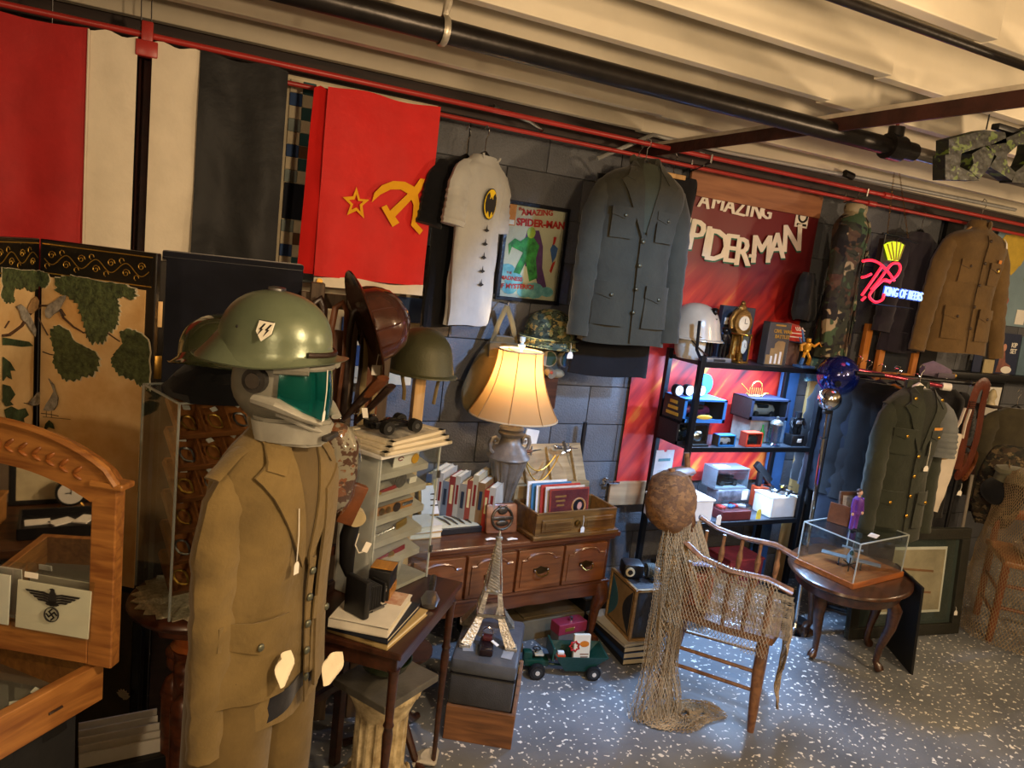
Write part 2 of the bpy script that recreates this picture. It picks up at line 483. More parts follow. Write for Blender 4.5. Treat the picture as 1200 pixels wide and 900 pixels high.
for hx in (.63,3.9):
    MB().tube([(hx+.0,PY+.036*math.sin(a),PZ-.036*math.cos(a)) for a in [2*PI*k/16 for k in range(16)]],.009,6,close=True,flat=.3).tube([(hx,PY,PZ+.036),(hx+.006,PY,PZ+.07),(hx,PY,ZC)],[.009,.012,.008],8).build('pipe_hanger',mat('hanger_zinc','#b8b0a0',.4,.7,var=.2),t)
# thin rod nearer the camera
t = thing('thin_pipe','thin dark conduit pipe crossing the joists above the camera','pipe',(0,0,0))
MB().tube([(-2.2,1.31,2.385),(1.98,1.27,2.385)],.011,10).build('pipe_run',IRON,t)
MB().tube([(1.97,1.27,2.385),(2.0,1.27,2.385)],.017,10).build('end_cap',IRON,t)
# two red sprinkler pipes along the wall
RED = mat('red_pipe_paint','#a8322c',.35,var=.12,nscale=3,bump=.05)
for (y,z,r,lab) in ((2.86,2.335,.0105,'upper red pipe along the head of the wall'),(2.95,2.295,.009,'lower red pipe behind the hangers along the wall')):
    t = thing('red_pipe',lab,'pipe')
    MB().tube([(-2.2,y,z),(6.5,y,z)],r,12).build('pipe_run',RED,t)
    mb = MB()
    for x in (3.45,):
        mb.tube([(x-.03,y,z),(x+.03,y,z)],r+.006,12)
    mb.build('coupling',RED,t)
# clamps where the red pipes hang
for x in (2.25,3.28):
    t = thing('pipe_clamp','small metal clamp holding the red pipes ' + ('left of the plywood strip' if x < 3 else 'at the right end of the plywood strip'),'clamp',(x,2.93,2.31))
    MB().tube([(0,-.09,.035),(0,-.09,.0),(0,.05,-.03),(0,.05,.02)],.006,6).build('clamp_hook',CHROME,t)
    MB().box((0,.0,.04),(.03,.03,.02)).build('clamp_plate',STEEL,t)
# grey conduit with a sloping drop
t = thing('conduit','thin pale metal conduit bending down from the wall plate','conduit')
MB().tube([at(583,128,Y=3.02),at(600,133,Y=3.0),at(620,142,Y=2.98),at(636,153,Y=2.98)],.009,8).build('conduit_run',CHROME,t)
MB().tube([at(578,126,Y=3.02),at(586,129,Y=3.02)],.015,8).build('conduit_fitting',STEEL,t)
t = thing('conduit','long pale conduit running below the joists towards the far corner','conduit')
MB().tube([at(700,186,Y=3.02),at(765,158,Y=2.98),at(850,178,Y=2.98),at(995,206,Y=2.98),at(1190,246,Y=2.98)],.010,8).build('conduit_run',mat('pale_conduit','#a8a8a4',.4,.3,var=.05),t)
MB().tube([at(990,203,Y=2.96),at(999,207,Y=2.96)],.02,8).build('conduit_fitting',IRON,t)
# dark reddish post between the two flags
p = at(172,60,Y=2.93)
single('wall_post',MB().bbox((0,0,1.18),(.045,.05,2.36),.004),mat('dark_red_post','#3a1814',.55,var=.3),'dark red painted post standing between the two flags','post',(p.x,2.95,0))
p = at(172,58,Y=2.85)
single('post_bracket',MB().bbox((0,0,0),(.065,.04,.05),.004).bbox((0,0,.045),(.035,.03,.08),.004),RED,'red bracket at the head of the dark post','bracket',p)
# thin wires hanging from the joists over the flags
for i,(x,y0,y1) in enumerate(((61,0,32),(165,0,42),(177,0,42))):
    a = at(x,y0,Y=2.86); b2 = at(x,y1,Y=2.86)
    single('hanging_wire',MB().tube([(0,0,0),V(a.x-b2.x,0,2.62-b2.z)],.002,5),STEEL,('thin wire from the ceiling to the red and white flag','left one of the two thin wires over the dark post','right one of the two thin wires over the dark post')[i],'wire',b2)
# wall shelf board at the far right
p = at(1170,438,Y=3.1)
single('ledge',MB().bbox((.9,0,0),(2.1,.12,.04),.003),BLACKP,'black ledge fixed to the wall under the map','ledge',(p.x-.55,3.10,p.z-.02))
# dark post in the far corner behind the tunic
p = at(1124,300,Y=3.12)
single('corner_post',MB().bbox((0,0,1.18),(.16,.03,2.36),.005),mat('black_post','#14110f',.8,var=.1),'black wall post behind the brown tunic','post',(p.x-.02,3.18,0))

# ============================================================ CLOTHING AND HAT BUILDERS
def smooth_rows(rows,n):
    out = []
    m = len(rows)-1
    for i in range(n):
        t = i/(n-1)*m; k = min(int(t),m-1); f = t-k
        p0,p1,p2,p3 = rows[max(k-1,0)],rows[k],rows[k+1],rows[min(k+2,m)]
        out.append(tuple(.5*((2*b)+(-a+c)*f+(2*a-5*b+4*c-d)*f*f+(-a+3*b-3*c+d)*f**3) for a,b,c,d in zip(p0,p1,p2,p3)))
    return out
def body_mesh(rows,fold=.03,seed=0,n=32,nr=34,p=2.4,kf=5):
    """rows (z, cx, halfwidth, depth) from top to bottom, open hem with an inner face"""
    R = smooth_rows(rows,nr)
    mb = MB(); rings = []
    for j,(z,cx,hw,d) in enumerate(R):
        ring = []
        g = j/(nr-1)
        for k in range(n):
            a = 2*PI*k/n
            ca,sa = math.cos(a),math.sin(a)
            q = (abs(ca)**p+abs(sa)**p)**(-1/p)
            f = 1+fold*g*math.sin(kf*a+seed*2.1+z*3)+fold*.5*math.sin(9*a+seed+z*7)*g
            nz = noise.noise(Vector((ca*2+seed*3,sa*2,z*7)))*.009+noise.noise(Vector((ca*4+seed*3+z*6,sa*4,z*11-ca*3)))*.006*min(1,g*3)
            ring.append(mb.bm.verts.new((cx+ca*q*hw*f,sa*q*d*f+nz,z+.004*math.sin(3*a+seed)*g)))
        rings.append(ring)
    z = R[-1][0]
    inner = [mb.bm.verts.new(((v.co.x-R[-1][1])*.95+R[-1][1],v.co.y*.9,v.co.z+.0)) for v in rings[-1]]
    up = [mb.bm.verts.new((v.co.x,v.co.y,v.co.z+.12)) for v in inner]
    rings += [inner,up]
    for A,B in zip(rings,rings[1:]):
        for k in range(n): mb.bm.faces.new((A[k],A[(k+1) % n],B[(k+1) % n],B[k]))
    mb.bm.faces.new(up); mb.bm.faces.new(rings[0])
    return mb
def surf_of(rows,p=2.4):
    R = smooth_rows(rows,60)
    def f(x,z):
        for (z0,c0,h0,d0),(z1,c1,h1,d1) in zip(R,R[1:]):
            if z <= z0 and z >= z1:
                t = (z0-z)/max(1e-6,z0-z1); cx = c0+(c1-c0)*t; hw = h0+(h1-h0)*t; d = d0+(d1-d0)*t
                u = min(.99,abs(x-cx)/hw)
                return -d*(1-u**p)**(1/p)
        e = R[0] if z > R[0][0] else R[-1]
        u = min(.99,abs(x-e[1])/e[2])
        return -e[3]*(1-u**p)**(1/p)
    return f
def sleeve_mesh(side,SW,zs,L,r0=.064,r1=.05,out=.03,fwd=-.03,seed=0,flat=.72):
    n = 22; pts = []; rs = []
    for i in range(n):
        t = i/(n-1)
        x = side*(SW-.075+.07*min(1,t*5)**.6+out*t); y = fwd*t*t
        pts.append((x,y,zs+.035*(1-min(1,t*5))-L*t)); rs.append((r0+(r1-r0)*t)*(1+.05*math.sin(i*2.3+seed)*(1 if 0 < i < n-1 else 0)) * (.62 if i == 0 else .9 if i == 1 else 1))
    mb = MB().tube(pts,rs,12,flat=flat,up=(0,1,0),cap=True)
    # turn the cuff end inwards so the opening reads
    for v in mb.bm.verts:
        v.co += Vector((.008,.01,0))*noise.noise(Vector((v.co.x*9+seed,v.co.y*9,v.co.z*16)))
    return mb
def hanger(par,mt,SW=.2,z=0.0,hookh=.07,top=0):
    MB().tube([(-SW*.75,0,z-.145),(-SW*.5,0,z-.105),(-.03,0,z-.05),(0,0,z-.035),(.03,0,z-.05),(SW*.5,0,z-.105),(SW*.75,0,z-.145)],.010,8,flat=.7).build('hanger_bar',mt,par)
    MB().tube([(0,0,z-.045),(0,0,z+hookh*.3),(.014,0,z+hookh*.55),(.012,0,z+hookh*.9),(-.008,0,z+hookh),(-.02,0,z+hookh*.75)],.0022,6).build('hanger_hook',CHROME,par)
def jacket(root,M,Lin,H=.74,SW=.22,dep=.1,sl=.6,lapel=True,buttons=4,bmat=None,pockets=(1,1),stand=False,closed=True,seed=0,fold=.03,sleeves=(1,1),fwd=-.03,out=.05,top=-.06,waist=.88,bx=0.0):
    """military tunic hanging down from local z=0 (the hook)"""
    zn = top
    rows = [(zn,0,.055,.05),(zn-.02,0,.085,.055),(zn-.05,0,SW*.75,.07),(zn-.10,0,SW*.97,.085),(zn-.2,0,SW*.98,dep),(zn-.42,0,SW*waist,dep*.9),(zn-H,0,SW*1.02,dep*1.02)]
    S = surf_of(rows)
    body_mesh(rows,fold,seed).build('jacket_body',M,root)
    for i,s in enumerate((-1,1)):
        if sleeves[i]: sleeve_mesh(s,SW,zn-.12,sl,seed=seed+i,fwd=fwd,out=out).build('sleeve',M,root)
    zv = zn-.30 if lapel else zn-.05
    if lapel:
        MB().drape([(-.055,zn-.005),(.055,zn-.005),(.012,zv+.01),(-.012,zv+.01)],S,.006,.002).build('lining',Lin,root)
        for s in (-1,1):
            poly = [(s*.05,zn+.0),(s*.088,zn-.045),(s*.135,zn-.085),(s*.105,zn-.13),(s*.012,zv-.01),(s*.008,zv+.02)]
            MB().drape(poly,S,.010,.005).build('lapel',M,root)
        for s in (-1,1):
            poly = [(s*.035,zn+.02),(s*.07,zn+.005),(s*.115,zn-.07),(s*.08,zn-.085),(s*.045,zn-.03)]
            MB().drape(poly,S,.016,.005).build('collar',M,root)
        MB().tube([(.06*math.cos(a),.045*math.sin(a),zn+.012) for a in [PI*k/10 for k in range(11)]],.015,8,flat=1.6).build('collar_band',M,root)
    if stand:
        mb = MB()
        mb.tube([(.062*math.cos(a),.052*math.sin(a),zn+.012) for a in [-PI*.42+PI*1.84*k/16 for k in range(17)]],.008,8,flat=3.0,up=(0,0,1))
        mb.build('standing_collar',M,root)
    # front placket
    MB().drape([(-.012+bx,zv),(.012+bx,zv),(.014+bx,zn-H+.012),(-.0+bx,zn-H+.012)],S,.008,.004).build('placket',M,root)
    for k in range(buttons):
        z = zv-.03-k*(H*.52-(.0 if lapel else -.12))/max(1,buttons-1)*(.75 if lapel else 1)
        MB().ell((bx-.002,S(0,z)-.016,z),(.0095,.005,.0095),10,6).build('button',bmat,root)
    for s in (-1,1):
        if pockets[0]:
            MB().drape([(s*.05,zn-.2),(s*.155,zn-.2),(s*.152,zn-.325),(s*.055,zn-.325)],S,.010,.004).build('chest_pocket',M,root)
            MB().drape([(s*.045,zn-.195),(s*.16,zn-.195),(s*.158,zn-.228),(s*.102,zn-.245),(s*.047,zn-.228)],S,.016,.004).build('pocket_flap',M,root)
            MB().ell((s*.102,S(s*.102,zn-.232)-.023,zn-.23),(.008,.004,.008),8,6).build('button',bmat,root)
        if pockets[1]:
            MB().drape([(s*.05,zn-H+.26),(s*.18,zn-H+.26),(s*.185,zn-H+.08),(s*.045,zn-H+.08)],S,.010,.004).build('skirt_pocket',M,root)
            MB().drape([(s*.045,zn-H+.268),(s*.185,zn-H+.268),(s*.187,zn-H+.215),(s*.115,zn-H+.195),(s*.043,zn-H+.215)],S,.016,.004).build('pocket_flap',M,root)
            MB().ell((s*.115,S(s*.115,zn-H+.21)-.023,zn-H+.212),(.009,.005,.009),8,6).build('button',bmat,root)
        # shoulder strap
        if lapel or stand:
            MB().tube([(s*.075,0,zn-.028),(s*.13,0,zn-.048),(s*.19,0,zn-.088)],.02,8,flat=.22,up=(0,0,1)).build('shoulder_strap',M,root)
    return S
def simple_garment(root,M,H=.7,SW=.2,dep=.05,sl=.2,seed=0,fold=.05,r0=.075,r1=.075,top=-.05,neck=.07,hem=1.0,out=.05):
    zn = top
    rows = [(zn,0,neck,.035),(zn-.03,0,SW*.7,.04),(zn-.07,0,SW*.97,.05),(zn-.2,0,SW*.95,dep),(zn-.45*H/.7,0,SW*.95,dep),(zn-H,0,SW*hem,dep*1.1)]
    body_mesh(rows,fold,seed).build('garment_body',M,root)
    if sl:
        for i,s in enumerate((-1,1)):
            sleeve_mesh(s,SW,zn-.09,sl,r0,r1,out,-.0,seed+i,flat=.55).build('sleeve',M,root)
    return surf_of(rows)

def steel_helmet(root,M,L=.15,W=.125,H=.16,flare=.028,drop=(.03,.075,.085),brim=True):
    """deep flared helmet; front is -Y. drop = depth of skirt at front, side, back"""
    n = 40
    def edge(a):  # a=0 at front (-Y)
        c = math.cos(a)
        f = max(0,c)**1.5; b = max(0,-c)**1.2; s = 1-abs(c)**1.3
        return drop[0]*f+drop[1]*s+drop[2]*b
    mb = MB(); rings = []
    top = mb.bm.verts.new((0,0,H))
    for j in range(1,11):
        t = j/10*PI/2
        ring = []
        for k in range(n):
            a = 2*PI*k/n
            ring.append(mb.bm.verts.new((math.sin(a)*W*math.sin(t)**.92,-math.cos(a)*L*math.sin(t)**.92,H*math.cos(t)**.85 if t < PI/2 else 0)))
        rings.append(ring)
    for q,(f,g) in enumerate(((.15,.35),(.55,.75),(1.0,1.0))):
        ring = []
        for k in range(n):
            a = 2*PI*k/n; c = math.cos(a)
            fl = flare*(1.1*max(0,c)**1.5+.3*(1-abs(c))+1.5*max(0,-c)**1.5)
            ring.append(mb.bm.verts.new((math.sin(a)*(W+fl*f),-math.cos(a)*(L+fl*f),-edge(a)*g)))
        rings.append(ring)
    # rolled rim and inside
    for (df,dz) in ((.006,.004),(-.002,.002)):
        rings.append([mb.bm.verts.new((v.co.x*(1+df*5),v.co.y*(1+df*5),v.co.z+dz)) for v in rings[12]])
    for q in (.6,.3): rings.append([mb.bm.verts.new((v.co.x*(.84 if q > .5 else .6),v.co.y*(.84 if q > .5 else .6),v.co.z*.2+(.0 if q > .5 else H*.5))) for v in rings[12]])
    ti = mb.bm.verts.new((0,0,H-.02))
    for k in range(n): mb.bm.faces.new((top,rings[0][k],rings[0][(k+1) % n]))
    for A,B in zip(rings,rings[1:]):
        for k in range(n): mb.bm.faces.new((A[k],B[k],B[(k+1) % n],A[(k+1) % n]))
    for k in range(n): mb.bm.faces.new((ti,rings[-1][(k+1) % n],rings[-1][k]))
    return mb.build('helmet_shell',M,root)
def pot_helmet(root,M,L=.14,W=.118,H=.165,rim=.012,name='helmet_shell'):
    n = 36; mb = MB()
    prof = [(0,H)]+[(math.sin(t)**.9,H*math.cos(t)**.8) for t in [PI/2*j/10 for j in range(1,10)]]+[(1,0),(1.03,-.02),(1.13,-.026),(1.14,-.031),(1.0,-.024),(.93,0),(.9,.03),(0,H-.02)]
    mb.lathe(prof,n,sx=W,sy=L)
    for v in mb.bm.verts:
        if v.co.z < .01 and v.co.y < 0: v.co.y *= 1.06
    return mb.build(name,M,root)

# ============================================================ LEFT: FLAGS, SCREEN, MIRROR, CASE
def flag_sheet(x0,x1,z0,z1,Y,seed,amp=.012,nu=26,nv=34,slant=0):
    def fn(u,v):
        x = x0+(x1-x0)*u+slant*v; z = z1+(z0-z1)*v
        y = Y+amp*math.sin(u*(x1-x0)*28+seed+v*1.5)*(.3+v)+amp*.7*noise.noise(Vector((x*5+seed,z*5,seed)))+amp*.5*noise.noise(Vector((x*14,z*9+x*9,seed)))
        return (x,y,z-.006*math.sin(u*9+seed)*(1-v))
    return fn
FRED = cloth('red_nylon','#a81c1c',.08,rough=.6,sheen=.4)
FWHITE = cloth('cream_nylon','#ddd2bc',.04,rough=.6,sheen=.4)
FBLACK = cloth('black_nylon','#0f1012',.15,rough=.5,sheen=.1)
t = thing('hanging_flag','red and white striped flag hanging at the far left','flag',(0,2.84,0))
MB().sheet(flag_sheet(-.85,-.235,1.45,2.31,0,1),30,34).build('red_stripe',FRED,t)
MB().sheet(flag_sheet(-.235,-.098,1.45,2.315,0,1.4,.006),10,34).build('white_stripe',FWHITE,t)
MB().tube([(-.235,-.012,2.31),(-.236,-.01,1.9),(-.235,-.012,1.45)],.003,6).build('seam',FWHITE,t)
t = thing('hanging_flag','white and black striped flag hanging right of the dark red post','flag',(0,2.84,0))
MB().sheet(flag_sheet(-.055,.088,1.45,2.315,0,3,.007),10,34).build('white_stripe',FWHITE,t)
MB().sheet(flag_sheet(.088,.372,1.45,2.315,0,4.2,.01),18,34).build('black_stripe',FBLACK,t)
# quilt of squares
qc = [cloth('quilt_cream','#cfc3a6'),cloth('quilt_blue','#3c5480'),cloth('quilt_navy','#20242e'),cloth('quilt_teal','#35585c'),cloth('quilt_grey','#86928e'),cloth('quilt_brown','#6a4a34'),cloth('quilt_red','#8a3434'),cloth('quilt_print','#b0a888',.3)]
t = thing('patchwork_quilt','patchwork quilt of cream and blue squares hanging behind the red flag','quilt',(0,3.08,0))
MB().box((.70,.012,1.76),(.61,.02,1.18)).build('quilt_backing',qc[0],t,False)
random.seed(3)
def patch(x,z,w_,h_,mi):
    MB().bbox((x,-.002,z),(w_*.97,.012,h_*.97),.002).build('quilt_patch',qc[mi],t,False)
cs = .0475
for r in range(25):
    for c in range(3):
        x = .413+c*cs+cs/2; z = 2.335-cs/2-r*cs
        if 8 <= r <= 10: continue
        if c == 2 and r > 3 and r % 3 == 0: mi = 4
        else: mi = (1 if (r % 4 == 1) else 4 if r % 4 == 3 else 3) if (r+c) % 2 else 0
        if r in (5,12,19) and c == 1: mi = 5
        patch(x,z,cs,cs,mi)
patch(.413+1.5*cs,2.335-cs*9.5,cs*3,cs*3,2)
for (x,z,w_,h_,mi) in ((.73,1.4,.1,.1,1),(.83,1.4,.08,.1,5),(.95,1.5,.14,.11,1),(.95,1.42,.14,.05,7),(.9,1.37,.05,.04,6),(.96,1.36,.07,.06,4),(.88,1.31,.05,.07,6),(.78,1.29,.1,.09,1),(.92,1.28,.03,.1,7),(.965,1.28,.06,.08,7),(.85,1.22,.1,.05,2),(.72,1.22,.12,.05,0)):
    patch(x,z,w_,h_,mi)
# red flag with yellow emblem
SRED = cloth('bright_red_nylon','#cf1a16',.05,rough=.55,sheen=.4)
SY = 2.86
t = thing('red_flag','bright red flag with yellow hammer, sickle and star, hung on its side','flag',(0,SY,0))
MB().sheet(flag_sheet(.515,.945,1.615,2.30,0,8,.006),24,34).build('flag_field',SRED,t)
MB().sheet(flag_sheet(.515,.945,1.578,1.615,-.002,8,.004),16,4,.005).build('header_band',FWHITE,t)
MB().sheet(flag_sheet(.47,.545,1.62,2.29,.025,2,.01,slant=-.015),8,30).build('folded_edge',cloth('shaded_red_nylon','#c01814',.05),t)  # darker copy of the flag red, shade of the fold put into its colour
MB().tube([(.535,-.012,1.597),(.535,-.016,1.597)],.011,14).build('grommet',BRASS,t)
def pxpoly(pts,Y): return [((at(x,y,Y=Y)).x,(at(x,y,Y=Y)).z) for x,y in pts]
FY = cloth('yellow_nylon','#e8a820',.04)
outer = [(418,219),(422,233),(433,234),(425,241),(427,256),(418,247),(407,252),(411,240),(402,231),(414,230)]
po = pxpoly(outer,SY-.02); cx = sum(p[0] for p in po)/10; cz = sum(p[1] for p in po)/10
mb = MB(); n = 10
for i in range(n):
    a,b2 = po[i],po[(i+1) % n]
    ia = (cx+(a[0]-cx)*.55,cz+(a[1]-cz)*.55); ib = (cx+(b2[0]-cx)*.55,cz+(b2[1]-cz)*.55)
    mb.prism([a,b2,ib,ia],.003,y0=-.014)
mb.build('star',FY,t,False)
sick = [(436,237),(439,226),(448,217),(461,212),(475,213),(486,219),(493,209),(498,210),(494,222),(490,228),(492,240),(490,251),(487,260),(496,270),(492,275),(482,264),(484,253),(485,240),(480,228),(470,222),(458,222),(446,228)]
ham = [(447,243),(453,240),(457,247),(478,227),(484,232),(463,254),(468,261),(460,266)]
MB().prism(pxpoly(sick,SY-.02),.003,y0=-.014).build('sickle',FY,t,False)
MB().prism(pxpoly(ham,SY-.02),.003,y0=-.0175).build('hammer',FY,t,False)
# dark navy cloth over a tall board
t = thing('draped_board','tall board draped in dark navy cloth behind the steel helmets','board',(.215,2.6,0))
MB().bbox((0,.02,.81),(.4,.03,1.62),.004).build('board',DARKW,t,False)
NAVY = cloth('navy_cloth','#12141f',.2,sheen=.3)
def fn(u,v):
    x = -.215+.43*u; return (x,-.015+.01*math.sin(x*30)*v+.01*noise.noise(Vector((x*8,v*6,2))),1.655-1.25*v)
MB().sheet(fn,20,26).build('drape',NAVY,t)
MB().bbox((0,.012,1.65),(.43,.07,.02),.006).build('drape_top',NAVY,t)

# ---- lacquer folding screen
LACQ = mat('black_lacquer','#17130f',.3,var=.1,bump=.05,coat=.3)
GLEAF = mat('gold_leaf_ground','#e2c898',.5,.1,var=.12,nscale=4,bump=.1,col2='#c09050')
def leafmat(name,c1,c2,sc=60):
    m = mat(name,c1,.6,var=.1,nscale=sc,bump=.5,bscale=sc*2,col2=c2); return m
PINEM = leafmat('painted_pine_needles','#56643e','#232b1c')
SNOW = mat('relief_edge_white','#d8ccb0',.6,var=.1)
BIRD = mat('painted_feathers','#9c9890',.6,var=.25,nscale=50,col2='#55524e')
BIRDT = mat('tan_feathers','#a08058',.6,var=.25,nscale=50)
BRANCH = mat('painted_branch','#4a3426',.6,var=.3,nscale=20)
IVY = leafmat('painted_ivy','#3c5236','#1d2b1c',30)
t = thing('folding_screen','black lacquer folding screen painted with pine branches and birds','screen',(0,0,0))
def panel(A,B,ztop):
    d = (B-A); wd = d.length; ang = math.atan2(d.y,d.x)
    M = Matrix.Translation((A.x,A.y,0)) @ Matrix.Rotation(ang,4,'Z')
    nrm = Vector((math.sin(ang),-math.cos(ang),0))
    def px(x,y):
        r = ray(x,y); k = (A-CAMP).dot(nrm)/r.dot(nrm); q = CAMP+r*k-A
        return (Vector((q.x,q.y,0)).dot(d)/wd,q.z+0)
    def put(mb,name,mt,sm=False):
        for v in mb.bm.verts: v.co = M @ v.co
        return mb.build(name,mt,t,sm)
    put(MB().bbox((wd/2,.011,ztop/2),(wd,.022,ztop),.003),'screen_panel',LACQ)
    return wd,px,put
A = V(at(47,277,Y=2.62).x,2.62,CH); B = V(at(184,297,Y=2.40).x,2.40,CH)
A.z = B.z = 0
ZT = at(184,297,Y=2.40).z
def blob(px,pts,jag=5,seed=0,dens=5):
    """jagged foliage outline through photo points"""
    P = [px(*p) for p in pts]; out = []
    n = len(P); rr = random.Random(seed)
    cx = sum(p[0] for p in P)/n; cz = sum(p[1] for p in P)/n
    for i in range(n):
        a,b2 = P[i],P[(i+1) % n]
        for k in range(dens):
            f = k/dens
            x = a[0]+(b2[0]-a[0])*f; z = a[1]+(b2[1]-a[1])*f
            s = 1+(.05 if k % 2 else -.05)*rr.random()*1.4
            out.append((cx+(x-cx)*s,cz+(z-cz)*s-(.004 if k % 2 else 0)))
    return out
def scr_art(A,B,items,header=True):
    wd,px,put = panel(A,B,ZT)
    put(MB().prism([(.012,ZT-.11),(wd-.03,ZT-.11),(wd-.03,.62),(.012,.62)],.004),'painted_field',GLEAF)
    put(MB().prism([(.012,ZT-.012),(wd-.012,ZT-.012),(wd-.012,ZT-.1),(.012,ZT-.1)],.003),'header_band',mat('header_lacquer','#100e0c',.35,var=.1))
    put(MB().prism([(.012,ZT-.012),(wd-.012,ZT-.012),(wd-.012,ZT-.015),(.012,ZT-.015)],.005),'gold_line',GOLD)
    put(MB().prism([(.012,ZT-.097),(wd-.012,ZT-.097),(wd-.012,ZT-.1),(.012,ZT-.1)],.005),'gold_line',GOLD)
    n = int(wd/.052)
    for i in range(n):
        x0 = .02+i*(wd-.04)/n; s = 1 if i % 2 else -1; zc = ZT-.056; w5 = (wd-.04)/n
        mb = MB()
        mb.tube([(x0+w5*f,-.005,zc+s*.016*math.sin(PI*f)) for f in [k/8 for k in range(9)]],.0016,5)
        mb.tube([(x0+w5*.5+.013*(1-k/16)*math.cos(k*.7),-.005,zc-s*.012+.013*(1-k/16)*math.sin(k*.7)) for k in range(14)],.0015,5)
        mb.tube([(x0+w5*.2+.008*math.cos(k*.9),-.005,zc+s*.022+.008*math.sin(k*.9)) for k in range(6)],.0014,5)
        put(mb,'gold_scroll',GOLD)
    put(MB().prism([(.012,.60),(wd-.03,.60),(wd-.03,.05),(.012,.05)],.004),'lower_field',mat('lotus_ground','#4a4230',.6,var=.25,nscale=4))
    for kind,pts in items:
        if kind == 'pine':
            o = blob(px,pts,seed=len(pts))
            cxx = sum(p[0] for p in o)/len(o); czz = sum(p[1] for p in o)/len(o)
            put(MB().prism([(cxx+(p[0]-cxx)*1.04+.002,czz+(p[1]-czz)*1.03) for p in o],.001,y0=-.004),'foliage_edge',SNOW)
            put(MB().prism(o,.004,y0=-.005),'pine_foliage',PINEM)
        elif kind == 'branch':
            put(MB().tube([(px(*p)[0],-.006,px(*p)[1]) for p in pts[0]],pts[1],6,flat=.5),'branch',BRANCH)
        elif kind in ('bird','birdt'):
            o = [px(*p) for p in pts]
            put(MB().prism(o,.004,y0=-.008),'bird',BIRD if kind == 'bird' else BIRDT)
        elif kind == 'ivy':
            o = [px(*p) for p in pts]
            put(MB().prism(o,.003,y0=-.007),'ivy_leaf',IVY)
        elif kind == 'lotus':
            (x,y,s) = pts; c = px(x,y)
            mb = MB()
            for k in range(7):
                a = -1.2+k*.4
                q = [(-.25,0),(-.3,.5),(0,1),(.3,.5),(.25,0)]
                mb.prism([(c[0]+s*(u*math.cos(a)+v*math.sin(a)),c[1]+s*(v*math.cos(a)-u*math.sin(a))) for u,v in q],.002,y0=-.006-.001*k)
            put(mb,'lotus_flower',SNOW)
right_items = [
 ('branch',([(47,300+58),(60,358),(72,363),(76,372),(88,383),(100,390),(112,383)],[.006,.006,.006,.006,.005,.004,.002])),
 ('branch',([(78,370),(73,362)],.005)),('branch',([(47,372),(52,382),(58,393)],.003)),('branch',([(125,388),(136,396),(142,400)],.003)),
 ('pine',[(66,326),(82,322),(104,326),(132,330),(158,336),(161,345),(156,352),(146,346),(140,350),(142,362),(141,372),(138,382),(128,390),(124,400),(112,402),(104,396),(102,384),(96,368),(92,355),(80,346),(68,342)]),
 ('pine',[(61,386),(70,380),(82,386),(88,398),(100,405),(114,412),(119,424),(112,438),(98,442),(82,446),(72,438),(64,425),(66,412),(62,398)]),
 ('pine',[(142,388),(152,384),(164,388),(177,400),(177,456),(168,452),(158,444),(144,440),(134,430),(132,420),(138,410),(146,402)]),
 ('pine',[(47,316),(58,320),(60,328),(56,336),(48,336)]),
 ('bird',[(80,346),(74,347),(68,352),(60,357),(56,364),(57,371),(61,373),(66,368),(72,364),(76,356),(79,351)]),
 ('bird',[(60,443),(63,447),(66,450),(68,458),(71,466),(70,474),(66,480),(60,481),(54,480),(57,473),(62,466),(66,458),(64,452)]),
 ('branch',([(52,488),(62,489),(72,490),(84,491)],.0015)),('branch',([(50,484),(60,485),(70,487)],.002)),
 ('branch',([(56,481),(56,488)],.001)),('branch',([(62,481),(62,489)],.001)),('branch',([(52,412),(60,415),(66,416)],.003)),
 ('ivy',[(56,496),(60,492),(64,496),(66,502),(60,500),(54,504)]),
 ('lotus',(147,815,.028)),
]
scr_art(A,B,right_items)
A2 = V(at(-45,275,Y=2.30).x,2.30,0)
left_items = [
 ('pine',[(0,313),(12,314),(30,316),(44,316),(44,332),(38,340),(30,340),(26,334),(22,338),(14,336),(12,346),(14,352),(6,354),(0,350)]),
 ('branch',([(0,393),(8,392),(14,388),(22,382),(30,370),(38,363),(45,360)],[.008,.008,.007,.007,.006,.006,.006])),
 ('branch',([(3,384),(8,376)],.003)),
 ('birdt',[(38,347),(41,352),(40,360),(34,367),(28,366),(30,358),(34,350)]),
 ('bird',[(15,359),(20,356),(25,360),(30,368),(34,376),(38,386),(37,394),(33,388),(28,380),(22,374),(19,364)]),
 ('bird',[(30,472),(40,460),(50,456),(56,454),(50,460),(46,468),(40,474),(33,475)]),
 ('branch',([(26,472),(44,476)],.002)),
 ('ivy',[(0,418),(8,424),(14,434),(8,434),(10,444),(4,440),(0,446)]),
 ('ivy',[(0,450),(8,452),(14,462),(8,470),(12,474),(4,476),(0,470)]),
 ('ivy',[(2,480),(10,476),(18,480),(26,478),(30,486),(24,490),(26,502),(18,498),(10,494),(4,490)]),
 ('ivy',[(0,395),(12,397),(30,400),(35,405),(22,406),(8,404),(0,404)]),
]
scr_art(A2,A,left_items)
hp = at(185,430,Y=2.39)
MB().bbox((hp.x,2.385,hp.z),(.02,.008,.07),.002).build('hinge',BRASS,t)
MB().bbox((hp.x,2.385,at(185,368,Y=2.39).z),(.012,.004,.075),.001).build('hinge_plate',GLEAF,t)
# edge of the next panel folded back
C0 = V(B.x+.012,2.66,0)
d = C0-B
MB().bbox(((B.x+C0.x)/2+.012,(B.y+C0.y)/2+.01,ZT/2-.01),(.018,.24,ZT-.02),.003).build('screen_panel',LACQ,t,False,label='folded back edge of the screen seen end on')

